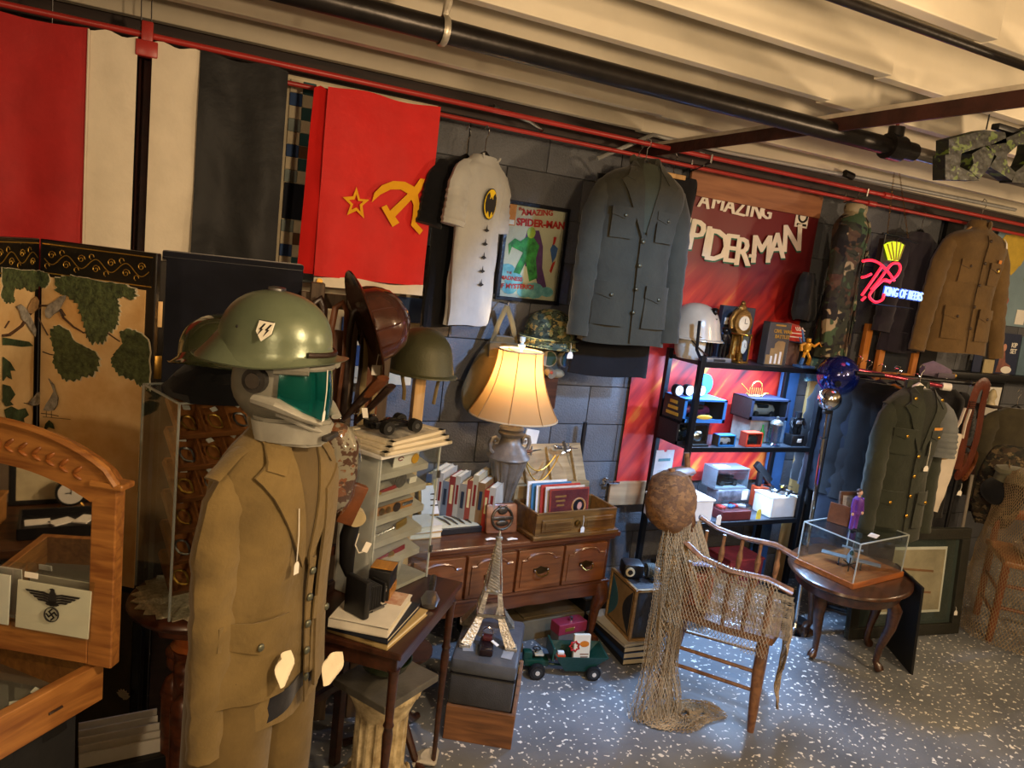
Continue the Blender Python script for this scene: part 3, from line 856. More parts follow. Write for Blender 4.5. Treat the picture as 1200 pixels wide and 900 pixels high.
# ---- oak glass-topped display case with the mirror standing on it
FL = at(122,775,Z=.8); FD = V(-.7,-.71,0).normalized(); BD = V(-.75,.66,0).normalized()
t = thing('display_case','golden oak flat display case with a glass top, lower left','display case',(FL.x,FL.y,.8),math.atan2(-FD.y,-FD.x))
# local frame: +X runs from the near end to the far right corner, +Y to the back
L_,D_ = .7,.42
cx_,cy_ = -L_/2,D_/2
MB().bbox((cx_,.011,-.045),(L_,.022,.09),.002).build('front_rail',OAK,t,False)
MB().bbox((cx_,D_-.011,-.045),(L_,.022,.09),.002).build('back_rail',OAK,t,False)
MB().bbox((-.011,cy_,-.045),(.022,D_-.04,.09),.002).build('end_rail',OAK,t,False)
MB().bbox((-L_+.011,cy_,-.045),(.022,D_-.04,.09),.002).build('end_rail',OAK,t,False)
MB().bbox((-.33,cy_,-.008),(.025,D_-.044,.014),.002).build('divider',OAK,t,False)
MB().box((cx_,cy_,-.085),(L_-.04,D_-.04,.008)).build('case_bed',cloth('case_lining','#5a5248'),t,False)
MB().box((cx_,cy_,-.002),(L_-.045,D_-.045,.003)).build('glass_top',clear('case_glass',(.9,.93,.92)),t,False)
MB().tube([(-.1,-.001,-.05),(-.13,-.001,-.05)],.003,6).build('lock_plate',DLEATHER,t)
Mc = t.matrix_basis.copy()
def inc(x,y,z): return Matrix.Translation(t.location) @ Matrix.Rotation(t.rotation_euler.z,4,'Z') @ Vector((x,y,z))
CT = t
random.seed(11)
labs = ['white rounded card tag nearest the front of the oak case','curled white paper tag in the middle of the oak case','small white tag in the back of the oak case','cream slip lying by the divider of the oak case']
for i,(x,y,s) in enumerate(((-.22,.06,.05),(-.13,.09,.035),(-.07,.10,.028),(-.25,.16,.045))):
    mb = MB().sheet(lambda u,v: ((u-.5)*s,0,(v-.5)*s*.7),4,4,.001)
    for v in mb.bm.verts: v.co = Vector((v.co.x,v.co.z,v.co.y+.01*math.sin(v.co.x*60)))
    single('card_tag',mb,PAPER,labs[i],'tag',inc(x,y,-.07),random.random()*3,'paper tags in the oak case')
for i in range(5):
    x,y = -.10-.08*i,.2+.05*(i % 3)
    single('medal',MB().lathe([(.0,0),(.014,0),(.015,.002),(.012,.004),(0,.004)],14).box((0,.022,.001),(.014,.024,.002)),(BRASS,STEEL)[i % 2],['brass','steel'][i % 2]+' medal with a ribbon bar in the oak case, '+['nearest the right corner','second from the right corner','middle of the five','second from the left','furthest left'][i],'medal',inc(x,y,-.08),i,'medals in the oak case')
# dark cloth-covered table under the case
t = thing('cloth_table','black cloth covered table carrying the oak display case','table',(FL.x,FL.y,0),CT.rotation_euler.z)
MB().bbox((-L_/2-.02,D_/2,.685),(L_-.06,D_-.04,.03),.004).build('tabletop',BLACKP,t,False)
def fn(u,v):
    x = -L_+.03+(L_-.08)*u; return (x,.02+.012*math.sin(x*50)*v,.70-.62*v)
MB().sheet(fn,50,14).build('table_skirt',BLACKF,t)
def fn(u,v):
    y = .03+(D_-.06)*u; return (0,y,.70-.62*v)
mb = MB().sheet(fn,20,14)
for v in mb.bm.verts: v.co.x = -.05+.01*math.sin(v.co.y*60)*(.7-v.co.z)
mb.build('table_skirt',BLACKF,t)
for (x,y) in ((-.08,.06),(-.08,D_-.08),(-L_+.08,.06),(-L_+.08,D_-.08)):
    MB().box((x,y,.335),(.035,.035,.67)).build('leg',BLACKP,t,False)
# mirror
P0 = at(135,778,Z=.81)
t = thing('arched_mirror','carved golden oak framed mirror with an arched top','mirror',(P0.x,P0.y,.806),math.radians(-31))
WM = .56; zs = at(172,565,Y=P0.y+.02).z-.806; za = zs+.10
PX_ = -WM
def arch(x,base,peak,w_=WM): # x from -WM..0
    u = (x+w_/2)/(w_/2); return base+(peak-base)*math.sqrt(max(0,1-u*u))*.55+(peak-base)*.45*(1-u*u)
pw = .055
MB().bbox((-pw/2,0,zs/2),(pw,.03,zs),.003).build('frame_stile',OAK,t,False)
MB().bbox((-WM+pw/2,0,zs/2),(pw,.03,zs),.003).build('frame_stile',OAK,t,False)
MB().bbox((-WM/2,-.001,.03),(WM-2*pw+.002,.028,.058),.003).build('frame_rail',OAK,t,False)
xs = [-WM+WM*k/24 for k in range(25)]
ins = [-WM+pw+(WM-2*pw)*k/24 for k in range(25)]
MB().prism([(x,arch(x,zs,za)) for x in xs]+[(x,arch(x,zs-.09,za-.085,WM)) for x in reversed(ins)]+[(-WM+pw,zs-.1)][:0],.032,y0=.015).build('arched_crest',OAK,t,False)
MB().tube([(x,-.016,arch(x,zs,za)+.004) for x in xs],.010,8,flat=.9).build('crest_moulding',OAK,t)
MB().bbox((-.02,-.002,zs+.002),(.075,.044,.014),.004).build('frame_cap',OAK,t,False)
MB().bbox((-WM+.02,-.002,zs+.002),(.075,.044,.014),.004).build('frame_cap',OAK,t,False)
CARV = wood('carved_oak','#6a3a14','#8f5422',.45)
mb = MB()
xc = -WM/2; zc = za-.045
mb.tube([(xc+.026*math.cos(a),-.02,zc+.026*math.sin(a)) for a in [2*PI*k/20 for k in range(20)]],.004,6,close=True)
mb.tube([(xc+.015*math.cos(a),-.02,zc+.015*math.sin(a)) for a in [2*PI*k/16 for k in range(16)]],.003,6,close=True)
mb.build('carved_rosette',CARV,t)
for s in (-1,1):
    mb = MB()
    for k in range(6):
        x = xc+s*(.045+.03*k); z = arch(x,zs-.045,za-.043)
        mb.ell((x,-.018,z+.006),(.014,.004,.005),8,5,rot=(0,-.7*s,0)); mb.ell((x,-.018,z-.008),(.012,.004,.004),8,5,rot=(0,.5*s,0))
    mb.build('carved_leaves',CARV,t)
MIR = mat('mirror_glass','#dedede',.02,1.,var=0,bump=0)
MB().prism([(-WM+pw-.004,.055)]+[(x,arch(x,zs-.085,za-.08)) for x in ins]+[(-pw+.004,.055)],.003,y0=.004).build('mirror_glass',MIR,t,False)
MB().prism([(-WM+.01,.01)]+[(x,arch(x,zs-.01,za-.01)) for x in xs[1:-1]]+[(-.01,.01)],.004,y0=.016).build('backing_board',DOAK,t,False)
Mm = Matrix.Translation(t.location) @ Matrix.Rotation(math.radians(-31),4,'Z')
mang = math.radians(-31)
# eagle card in a plastic sleeve leaning on the mirror
p = Mm @ Vector((-.058-.072,-.022,.058))
c = thing('emblem_card','cream card with a black eagle emblem in a clear sleeve','card',p,mang,rx=-.06)
MB().bbox((0,0,.058),(.165,.003,.105),.001).build('card',mat('cream_card','#e2dac6',.8,var=.04,bump=.03),c,False)
MB().box((0,-.004,.068),(.18,.001,.13)).build('plastic_sleeve',ACRYL,c,False)
MB().box((-.05,-.005,.126),(.03,.001,.012)).build('price_sticker',PAPER,c,False)
BLK2 = mat('print_black','#1c1a1a',.7,var=0,bump=0)
for s in (-1,1):
    mb = MB()
    for k in range(4):
        z = .094-.0055*k; x1 = .062-.009*k
        mb.prism([(s*.008,z-.002),(s*.02,z+.001),(s*x1,z+.001),(s*(x1-.004),z-.0032),(s*.02,z-.0035),(s*.008,z-.006)],.0006,y0=-.0045)
    mb.build('eagle_wing',BLK2,c,False)
mb = MB().prism([(-.008,.092),(-.005,.1),(-.008,.103),(-.002,.105),(.003,.103),(.004,.098),(.008,.092),(.009,.078),(.005,.066),(-.005,.066),(-.009,.078)],.0006,y0=-.0045)
mb.prism([(-.016,.07),(-.005,.078),(.005,.078),(.016,.07),(.01,.067),(-.01,.067)],.0006,y0=-.0045)
mb.build('eagle_body',BLK2,c,False)
mb = MB().tube([(.0155*math.cos(a),-.005,.048+.0155*math.sin(a)) for a in [2*PI*k/24 for k in range(24)]],.0028,5,close=True,flat=.3)
r45 = rotM(0,math.radians(45),0,(0,-.0045,.048))
q = .0016
for (x0,z0,x1,z1) in ((-.008,0,.008,0),(0,-.008,0,.008),(0,.008,.008,.008),(0,-.008,-.008,-.008),(.008,0,.008,-.008),(-.008,0,-.008,.008)):
    mb.prism([(min(x0,x1)-q,min(z0,z1)-q),(max(x0,x1)+q,min(z0,z1)-q),(max(x0,x1)+q,max(z0,z1)+q),(min(x0,x1)-q,max(z0,z1)+q)],.0006,r45)
mb.build('wreath',BLK2,c,False)
p = Mm @ Vector((-.29,-.02,.058))
c = thing('sleeved_card','blank cream card in a clear sleeve, left of the eagle card','card',p,mang,rx=-.05)
MB().bbox((0,0,.06),(.12,.003,.11),.001).build('card',PAPER,c,False)
MB().box((0,-.004,.066),(.13,.001,.125)).build('plastic_sleeve',ACRYL,c,False)
# the table the mirror looks at, left of the camera: tray, clock, boxes
def refl(px_,py_,dist):
    """point seen in the mirror at a photo pixel, dist metres beyond the glass"""
    d = ray(px_,py_); n = Vector((math.sin(mang),-math.cos(mang),0)); k = (P0-CAMP).dot(n)/d.dot(n); q = CAMP+d*k
    dr = (d - n*2*d.dot(n)).normalized(); return q+dr*dist,dr
q0,dr = refl(75,620,1.3)
ra = math.atan2(dr.y,dr.x)-PI/2
t = thing('side_counter','dark wooden counter reflected in the arched mirror','counter',(q0.x,q0.y,0),ra)
zt = q0.z-.04
MB().bbox((0,.2,zt-.02),(1.2,.5,.035),.006).build('countertop',DOAK,t,False)
MB().bbox((0,.22,(zt-.04)/2),(1.14,.44,zt-.045),.004).build('counter_body',DARKW,t,False)
def onc(x,y,z=0): return Matrix.Translation((q0.x,q0.y,zt-.002)) @ Matrix.Rotation(ra,4,'Z') @ Vector((x,y,z))
t = thing('jewellery_tray','black tray of white cards reflected in the mirror','tray',onc(-.03,.12),ra)
MB().box((0,0,.012),(.34,.2,.02)).build('tray_base',BLACKP,t,False)
for x in (-1,1): MB().box((x*.17,0,.025),(.008,.2,.04)).build('tray_side',BLACKP,t,False)
for y in (-1,1): MB().box((0,y*.1,.025),(.34,.008,.04)).build('tray_side',BLACKP,t,False)
for k in range(4): MB().box((-.11+.075*k,.01*(k % 2),.026),(.05,.08,.005),rot=(0,0,k*.5)).build('card',PAPER,t,False)
t = thing('desk_clock','round desk clock on a stand reflected in the mirror','clock',onc(-.02,.32),ra)
MB().tube([(0,-.02,.075),(0,.02,.075)],.055,24).build('clock_case',BLACKP,t)
MB().tube([(0,-.024,.075),(0,-.02,.075)],.045,24).build('clock_face',PAPER,t)
MB().box((0,-.026,.085),(.003,.002,.03)).build('minute_hand',BLACKP,t,False)
MB().box((.01,-.026,.075),(.022,.002,.003)).build('hour_hand',BLACKP,t,False)
MB().tube([(-.05,0,0),(-.03,0,.03),(.03,0,.03),(.05,0,0)],.005,6).build('clock_stand',BRASS,t)
t = thing('document_frame','framed certificate leaning behind the clock in the mirror','picture',onc(.02,.4),ra,rx=-.15)
MB().bbox((0,0,.1),(.34,.012,.2),.003).build('frame',BLACKP,t,False)
MB().box((0,-.008,.1),(.29,.003,.16)).build('certificate',mat('old_paper','#cdbf98',.8,var=.1),t,False)
for i,(x,c_,lab) in enumerate(((-.32,'#8a5a2c','brown wooden box reflected at the left of the mirror'),(.3,'#9a6a34','pine box reflected at the right of the mirror'))):
    t = thing('wooden_box',lab,'box',onc(x,.2),ra+.2)
    MB().bbox((0,0,.05),(.2,.16,.1),.003).build('box_body',mat('box_wood_%d' % i,c_,.5,var=.2),t,False)
    MB().bbox((0,0,.105),(.21,.17,.012),.003).build('box_lid',mat('box_wood_%d' % i,c_,.5),t,False)
# paper bin under the case
p = at(140,868,Y=2.1)
t = thing('print_bin','dark bin of white sleeved prints on the floor, bottom left','bin',(p.x,2.12,0),.1)
MB().bbox((0,0,.14),(.24,.16,.28),.004).build('bin_body',BLACKP,t,False)
for k in range(6): MB().box((0,-.06+.024*k,.15+.008*(k % 3)),(.2,.006,.34),rot=(-.04,0,0)).build('sleeved_print',PAPER,t,False)

# ============================================================ MANNEQUIN, HELMETS, JEWELLERY DISPLAY
KHAKI = cloth('khaki_wool','#6f5d38',.12,bscale=40,bump=.3)
KHAKI2 = cloth('pale_khaki_lining','#5e4e30',.1)
HORN = mat('pewter_button','#6a6e60',.4,.6,var=.1,bump=0)
cp = at(326,490,Y=1.66)
t = thing('mannequin_stand','dark stand under the khaki jacket','stand',(cp.x,cp.y,0),.75)
MB().tube([(0,0,.02),(0,0,cp.z)],.016,10).build('pole',BLACKP,t)
MB().lathe([(0,0),(.14,0),(.14,.015),(.02,.03),(0,.03)],24).build('base',BLACKP,t)
MB().ell((0,.005,cp.z-.13),(.15,.07,.06),16,10).build('shoulder_form',BLACKF,t)
MB().tube([(0,0,cp.z-.1),(0,0,cp.z+.04)],.045,14).build('neck',BLACKF,t)
t = thing('uniform_jacket','khaki wool uniform jacket with grey buttons under the sci-fi helmet','jacket',(cp.x,cp.y,cp.z+.05),.75)
S = jacket(t,KHAKI,KHAKI2,H=.67,SW=.165,dep=.095,sl=.59,buttons=5,bmat=HORN,seed=3,pockets=(0,1),bx=.03,fold=.045,out=.0,fwd=.0,waist=.95)
MB().drape([(.05,-.2),(.12,-.16),(.14,-.67),(.06,-.69)],S,.012,.008).build('open_front',KHAKI,t)
price_tag(t,(-.05,S(-.05,-.22)-.02,-.22),drop=.12,h=.05)
p = at(338,770,Y=1.45)
for (x,y,rz,lab) in ((335,782,.9,'crumpled cream paper tag at the hem of the khaki jacket'),(392,782,.4,'large cream paper tag hanging at the right cuff of the khaki jacket')):
    p = at(x,y,Y=1.52)
    single('paper_tag',MB().sheet(lambda u,v: ((u-.5)*.04-.012*v,.012*math.sin(u*3+v*4),-.06*v),8,8,.001).warp(lambda c: c+V(0,0,.03)),mat('cream_paper','#e0d6bc',.8,var=.05),lab,'tag',p,rz)
# the navy cloth showing below the jacket and the trousers
t = thing('trousers','khaki wool trousers hanging below the khaki jacket','trousers',(cp.x-.01,cp.y+.01,0),.75)
for s in (-1,1):
    MB().tube([(s*.075,.0,cp.z-.55),(s*.085,.0,.5),(s*.09,.005,.3),(s*.085,.01,.06)],[.10,.095,.09,.08],16,flat=1.0,up=(0,1,0)).build('trouser_leg',cloth('trouser_khaki','#665430',.15),t)
def fn(u,v):
    a = PI+PI*1.0*u; return (.15*math.cos(a)*(1+.06*math.sin(u*22)),.10*math.sin(a)*(1+.08*math.sin(u*19)),-.62-(.06+.02*math.sin(u*8))*v)
tt = single('shirt_tail',MB().sheet(fn,40,4,.003),NAVY,'dark navy shirt tail showing under the khaki jacket','shirt',(cp.x,cp.y,cp.z+.02),.75)
# sci-fi helmet mask
mp = at(333,465,Y=1.62)
t = thing('mask_helmet','grey armoured space-suit helmet with a teal visor','helmet',mp,.95)
GREY = mat('helmet_grey','#77766c',.45,var=.15,nscale=14,bump=.05)
GREY2 = mat('helmet_light_grey','#94938a',.4,var=.12,nscale=14,bump=.05)
DG = mat('helmet_dark_grey','#2e2c2a',.5,var=.15)
mb = MB().ell((0,.02,.03),(.085,.11,.105),28,18)
def w1(c):
    if c.z < .0: c.x *= 1-.28*min(1,-c.z/.08); c.y = c.y-.02*min(1,-c.z/.08)
    if c.y > .05: c.y = .05+(c.y-.05)*.8
    return c
mb.warp(w1).build('helmet_shell',GREY,t)
# jaw
jp = [(-.085,.01),(-.05,-.085),(0,-.118),(.05,-.085),(.085,.01),(.07,.05),(-.07,.05)]
mb = MB().hprism([(x*.95,y-.005) for x,y in jp],-.095,.06)
for v in mb.bm.verts:
    if v.co.z < -.05: v.co.x *= .78; v.co.y = v.co.y*.85
bmesh.ops.bevel(mb.bm,geom=mb.bm.edges[:],offset=.008,segments=2,affect='EDGES')
mb.build('jaw_guard',GREY2,t)
for s in (-1,1):
    MB().tube([(s*.042,-.105,-.035),(s*.07,-.075,-.02),(s*.088,-.03,.0),(s*.085,.02,.005)],[.012,.016,.026,.02],10,flat=.6).build('cheek_guard',GREY2,t)
    MB().tube([(s*.078,.02,.045),(s*.098,.02,.045)],.026,18).build('ear_disc',DG,t)
    MB().tube([(s*.094,.02,.045),(s*.102,.02,.045)],.016,16).build('ear_cap',STEEL,t)
    MB().tube([(s*.07,-.085,.078),(s*.09,-.02,.075)],.012,8).build('brow_ridge',GREY,t)
TEAL = mat('teal_visor','#0c8f86',.06,.75,var=.05,bump=0,coat=1)
def fn(u,v):
    a = -1.25+2.5*u; z = .074-.085*v-(.045*v*math.cos(a)**2)
    r = .101+.006*math.sin(PI*v)
    return (r*.86*math.sin(a),-r*1.02*math.cos(a)+.005,z)
mb = MB().grid(fn,26,10); 
bmesh.ops.solidify(mb.bm,geom=mb.bm.faces[:],thickness=.004)
mb.build('visor',TEAL,t)
MB().tube([(fn(u,0)[0]*1.01,fn(u,0)[1]*1.01,fn(u,0)[2]+.004) for u in [k/16 for k in range(17)]],.007,8).build('brow_guard',GREY,t)
MB().tube([(fn(u,1)[0]*1.01,fn(u,1)[1]*1.01,fn(u,1)[2]-.002) for u in [k/16 for k in range(17)]],.006,8).build('visor_rim',GREY2,t)
MB().bbox((0,-.112,-.07),(.06,.014,.012),.003).build('chin_vent',DG,t)
# green steel helmet on top
hp = at(322,412,Y=1.62)
t = thing('steel_helmet','large grey-green steel helmet with a black and white shield decal','helmet',(hp.x,hp.y,hp.z+.012),1.08,ry=0,rx=.05)
HG = mat('fieldgrey_enamel','#6c7660',.3,.25,var=.14,nscale=4,bump=.04,bscale=90,col2='#59644f')
steel_helmet(t,HG,L=.120,W=.099,H=.118,flare=.03,drop=(.006,.036,.040))
MB().tube([(.1*math.sin(a),-.122*math.cos(a)-.004,.004) for a in [-.75+1.5*k/10 for k in range(11)]],.006,8).build('brow_strap',DLEATHER,t)
Md = rotM(0,0,-PI/2-.12,(-.0935,-.012,.04)) @ Euler((-.42,0,0)).to_matrix().to_4x4()
sh = [(-.016,.02),(.016,.02),(.016,-.004),(0,-.022),(-.016,-.004)]
MB().prism(sh,.0035,Md,y0=-.006).build('shield_decal',mat('decal_white','#e4e0d0',.4,var=.04,bump=0),t,False)
mb = MB()
for dx in (-.0065,.0065):
    mb.prism([(dx+.003,.014),(dx-.0045,.0005),(dx-.0005,.0005),(dx-.004,-.013),(dx+.0045,.0025),(dx+.0008,.0025),(dx+.0065,.014)],.001,Md,y0=-.0094)
mb.prism([(-.0165,.0205),(.0165,.0205),(.0165,.019),(-.0165,.019)],.001,Md,y0=-.0094)
mb.build('decal_marks',BLK2,t,False)
for (y,z) in ((-.0,.075),(.05,.04)):
    MB().ell((-.099*math.sqrt(max(0,1-(z/.118)**2-(y/.12)**2))*1.0,y,z),(.004,.004,.004),8,6).build('rivet',BLK2,t)
MB().bbox((.0,.01,.118),(.03,.03,.012),.003).build('mount_block',STEEL,t)
price_tag(t,(-.06,-.135,-.02),drop=.085,h=.04)
# smaller glossy helmet behind, on a black cloth head
hp = at(255,425,Y=1.95)
t = thing('glossy_helmet','smaller glossy dark green helmet half hidden behind the large one','helmet',(hp.x,hp.y,hp.z+.02),-.5)
steel_helmet(t,mat('glossy_green','#4c5438',.08,.3,var=.15,bump=.0,coat=1),L=.105,W=.088,H=.10,flare=.03,drop=(.008,.035,.04))
MB().bbox((.03,-.098,.035),(.016,.006,.02),.002).build('red_emblem',mat('red_print','#b03020',.5,var=.1),t)
hp = at(262,470,Y=1.97)
t = thing('hat_form','black cloth head form carrying the glossy helmet','head form',(hp.x,hp.y,1.335))
mb = MB().lathe([(0,0),(.13,0),(.14,.02),(.12,.05),(.085,.07),(.07,.1),(.08,.13),(.075,.17),(.04,.2),(0,.21)],20)
mb.warp(lambda c: c+c.normalized()*.02*noise.noise(c*25)).build('head_form',BLACKF,t)
# ---- revolving acrylic jewellery display on a carved round stand
DCX,DCY = .12,2.03
t = thing('jewellery_display','tall clear acrylic case with six tilted wooden trays','display case',(DCX,DCY,.775),.35)
W2,H2 = .235,.555
for (x,y,sx,sy) in ((0,-W2/2,W2,.004),(0,W2/2,W2,.004),(-W2/2,0,.004,W2),(W2/2,0,.004,W2)):
    MB().box((x,y,H2/2),(sx,sy,H2)).build('acrylic_side',ACRYL,t,False)
MB().box((0,0,H2),(W2,W2,.004)).build('acrylic_top',ACRYL,t,False)
for sx in (-1,1):
    for sy in (-1,1): MB().box((sx*W2/2,sy*W2/2,H2/2),(.005,.005,H2)).build('acrylic_edge',ACRYL_EDGE,t,False)
for sy in (-1,1):
    MB().box((0,sy*W2/2,H2),(W2,.005,.005)).build('acrylic_edge',ACRYL_EDGE,t,False)
    MB().box((sy*W2/2,0,H2),(.005,W2,.005)).build('acrylic_edge',ACRYL_EDGE,t,False)
TRAY = wood('tray_wood','#7a4520','#a2652f',.5)
MB().box((0,.05,H2/2),(.02,.02,H2-.02)).build('centre_post',TRAY,t,False)
for k in range(6):
    z = .085+k*.082
    tr = MB().box((0,0,0),(.2,.12,.006)).build('tray',TRAY,t,False)
    tr.location = (0,-.03,z); tr.rotation_euler = (.72,0,0)
    for (x,y,sx,sy) in ((0,-.06,.2,.005),(0,.06,.2,.005),(-.1,0,.005,.12),(.1,0,.005,.12),(-.035,0,.004,.12),(.032,0,.004,.12)):
        MB().box((x,y,.011),(sx,sy,.018)).build('tray_rim',TRAY,tr,False)
    for j in range(3):
        MB().box((-.067+.067*j+.006*(k % 2),.025-.01*(j % 2),.012),(.018,.012,.003),rot=(0,.2,.4*j)).build('tag_card',PAPER,tr,False)
        a = random.random()*3
        MB().tube([(-.067+.067*j+.016*math.cos(q*1.1),-.02+.022*math.sin(q),.009+.002*math.sin(q*3)) for q in [2*PI*i/12 for i in range(12)]],.0022 if j % 2 else .0032,5,close=True).build('jewellery',(GOLD,STEEL,BRASS)[(j+k) % 3],tr)
t = thing('carved_stand','round carved wooden pedestal table with figures on its column','table',(DCX,DCY,0))
RWOOD = wood('reddish_carved_wood','#3c1c10','#6e3a1e',.4)
MB().lathe([(0,.735),(.155,.735),(.168,.745),(.172,.755),(.168,.765),(.16,.77),(0,.77)],36).build('round_top',RWOOD,t)
MB().lathe([(0,.69),(.11,.69),(.125,.70),(.14,.735),(0,.735)],8).build('top_collar',RWOOD,t,False)
MB().lathe([(.055,.62),(.06,.625),(.05,.635),(.05,.68),(.065,.69)],16).build('neck_ring',wood('orange_wood','#8a431c','#b0622c',.35),t)
MB().lathe([(0,.0),(.15,0),(.155,.03),(.12,.06),(.07,.09),(.05,.13),(.045,.3),(.05,.6),(.06,.62),(0,.62)],16).build('column',RWOOD,t)
for a in (-1.9,-.6,.8,2.3):
    fx,fy = .062*math.cos(a),.062*math.sin(a)
    mb = MB().ell((fx,fy,.56),(.026,.028,.038),14,10)
    mb.ell((fx+.026*math.cos(a),fy+.026*math.sin(a),.556),(.006,.006,.009),8,6)
    mb.ell((fx*.9,fy*.9,.585),(.034,.034,.026),12,8)
    mb.ell((fx*1.02,fy*1.02,.46),(.036,.036,.055),12,8)
    mb.tube([(fx*1.1,fy*1.1,.5),(fx*1.3,fy*1.3,.42),(fx*1.1,fy*1.1,.34)],.012,8)
    mb.tube([(fx,fy,.47),(fx,fy,.3),(fx*1.1,fy*1.1,.15),(fx*1.6,fy*1.6,.08)],[.036,.032,.026,.03],10)
    mb.warp(lambda c: c+V(.004,.004,.0)*noise.noise(c*60)).build('carved_figure',RWOOD,t)
mb = MB(); pts = []
for k in range(48):
    a = 2*PI*k/48; r = .150+.012*(1 if k % 2 else -.6); pts.append((r*math.cos(a),r*math.sin(a)))
single('lace_doily',MB().hprism(pts,0,.003),mat('lace_cream','#e0d4b4',.9,var=.2,nscale=90,bump=.8,bscale=160),'cream lace doily under the acrylic jewellery case','doily',(DCX,DCY,.771),smooth=False)
# painted blue-green lower screen glimpsed beside the stand is the screen itself; a dark fabric roll stands right of it

# ============================================================ RACK OF STRAPS BEHIND THE JACKET
rp = at(410,500,Y=2.5)
t = thing('wooden_rack','weathered wooden rack with tall posts hung with straps','rack',(at(410,500,Y=2.5).x,2.52,0),-.1)
GW = wood('weathered_grey_wood','#4a3c30','#6e5c4a',.7,'z',coat=0)
z1 = at(385,333,Y=2.5).z
for x,z in ((-.14,z1+.0),(-.02,z1-.01),(.10,z1-.05)):
    MB().bbox((x,0,z/2),(.045,.045,z),.004).build('post',GW,t,False)
for z in (z1-.06,z1-.55,.3): MB().bbox((-.02,.03,z),(.34,.02,.05),.003).build('crossbar',GW,t,False)
for i,(x,z,c_) in enumerate(((-.17,z1-.25,LEATHER),(-.07,z1-.3,wood('red_board','#4a2412','#7a4420',.5,'z')),(.05,z1-.3,LEATHER))):
    MB().bbox((x,-.03,z-.1),(.075,.015,.5),.004).build('leather_panel',c_,t,False)
labs = ['dark leather strap hanging left on the weathered rack','brown leather strap looped over the weathered rack','black strap with a steel clasp on the weathered rack','pale webbing strap at the right of the weathered rack']
for i,(dx,m_,L0) in enumerate(((-.115,DLEATHER,.5),(-.045,LEATHER,.45),(.015,DLEATHER,.4),(.075,cloth('webbing_tan','#8a7a58'),.42))):
    p = at(410,352+i*3,Y=2.46)
    pts = [(-.018,0,-L0),(-.022,-.004,-.1),(-.012,0,-.02),(.01,.0,0),(.026,0,-.03),(.03,-.004,-.2),(.02,0,-L0+.06)]
    tt = thing('leather_strap',labs[i],'strap',(p.x+dx+.01,2.455,p.z))
    MB().tube(pts,.011,8,flat=.3,up=(0,1,0)).build('strap_band',m_,tt)
    MB().tube([(.02+.013*math.cos(a),-.012,-L0+.05+.016*math.sin(a)) for a in [2*PI*k/10 for k in range(10)]],.0025,5,close=True).build('buckle',CHROME,tt)
# brown leather peaked helmet hung on the rack
hp = at(432,382,Y=2.36)
t = thing('leather_helmet','shiny dark brown hard hat tipped on edge with a long brim','hat',hp,0,ry=1.22)
BRN = mat('brown_bakelite','#4a2a20',.22,var=.3,nscale=8,bump=.1,bscale=30,coat=.5)
mb = MB().lathe([(0,.13),(.05,.122),(.09,.095),(.112,.05),(.118,0),(.112,0),(.105,.04),(.08,.085),(0,.115)],32,sx=1.05)
mb.build('hat_crown',BRN,t)
mb = MB().lathe([(.11,.002),(.15,-.006),(.168,-.014),(.165,-.018),(.12,-.006)],36,sx=1.12)
mb.build('hat_brim',BRN,t)
for a in (0,PI/3,-PI/3,PI/2):
    MB().tube([(.12*math.cos(q)*math.cos(a)*1.05,.12*math.cos(q)*math.sin(a),.133*math.sin(q)) for q in [PI*k/16 for k in range(17)]],.004,6,flat=.8).build('crown_rib',BRN,t)
price_tag(t,(.02,-.1,-.02),drop=.0001,h=.0001) if 0 else None
hp2 = at(440,412,Y=2.3)
single('hat_tag',MB().prism([(-.014,0),(.014,0),(.014,-.032),(-.014,-.032)],.002).tube([(0,0,0),(.004,0,.04)],.0015,5),PAPER,'white price tag dangling under the brown hard hat','tag',at(441,428,Y=2.3),smooth=False)
# scabbards / leather holster
a0 = at(402,492,Y=2.25); a1 = at(448,444,Y=2.15)
for i,(o,m_,r_,lab) in enumerate(((0,mat('orange_leather','#6c3c1c',.5,var=.25),.034,'long tapering leather scabbard with a tan mouth lying across the rack'),(.045,DLEATHER,.026,'black leather scabbard beside the tan one'))):
    d = (a1-a0)
    tt = thing('scabbard',lab,'scabbard',a0+V(o,o*.3,-.01*i))
    MB().tube([V(0,0,0),d*.4,d*.8,d*(1-.1*i)],[.014,r_*.8,r_,r_*.95],14,flat=.4).build('scabbard_body',DLEATHER,tt)
    if i == 0: MB().tube([d*.62-V(0,.004,0),d*.9-V(0,.004,0),d*1.02-V(0,.003,0)],[.026,.036,.03],14,flat=.42).build('scabbard_mouth',m_,tt)
tg = at(428,478,Y=2.2)
single('hat_tag',MB().prism([(-.012,0),(.006,0),(.012,-.03),(-.004,-.034)],.002),PAPER,'small white tag under the black leather scabbard','tag',tg,smooth=False)
# plastic bag with rust camouflage cloth
bp = at(392,548,Y=1.92)
t = thing('camouflage_bag','clear bag of rust and tan camouflage cloth behind the khaki jacket','bag',bp,-.2)
mb = MB().ell((0,0,0),(.066,.04,.125),20,16)
def w2(c):
    k = 1+.15*noise.noise(c*22); c = V(c.x*k,c.y*k,c.z)
    if c.z < -.02: c.x *= 1+(c.z+.02)*3.2; c.x += -.25*(c.z+.02)*.6
    return c
mb.warp(w2).build('cloth_bundle',camo('rust_camo',['#8c8474','#7c4826','#8c8474','#4c2c1c'],22),t)
mb = MB().ell((0,0,0),(.074,.048,.135),20,16).warp(w2); mb.build('plastic_bag',ACRYL,t)
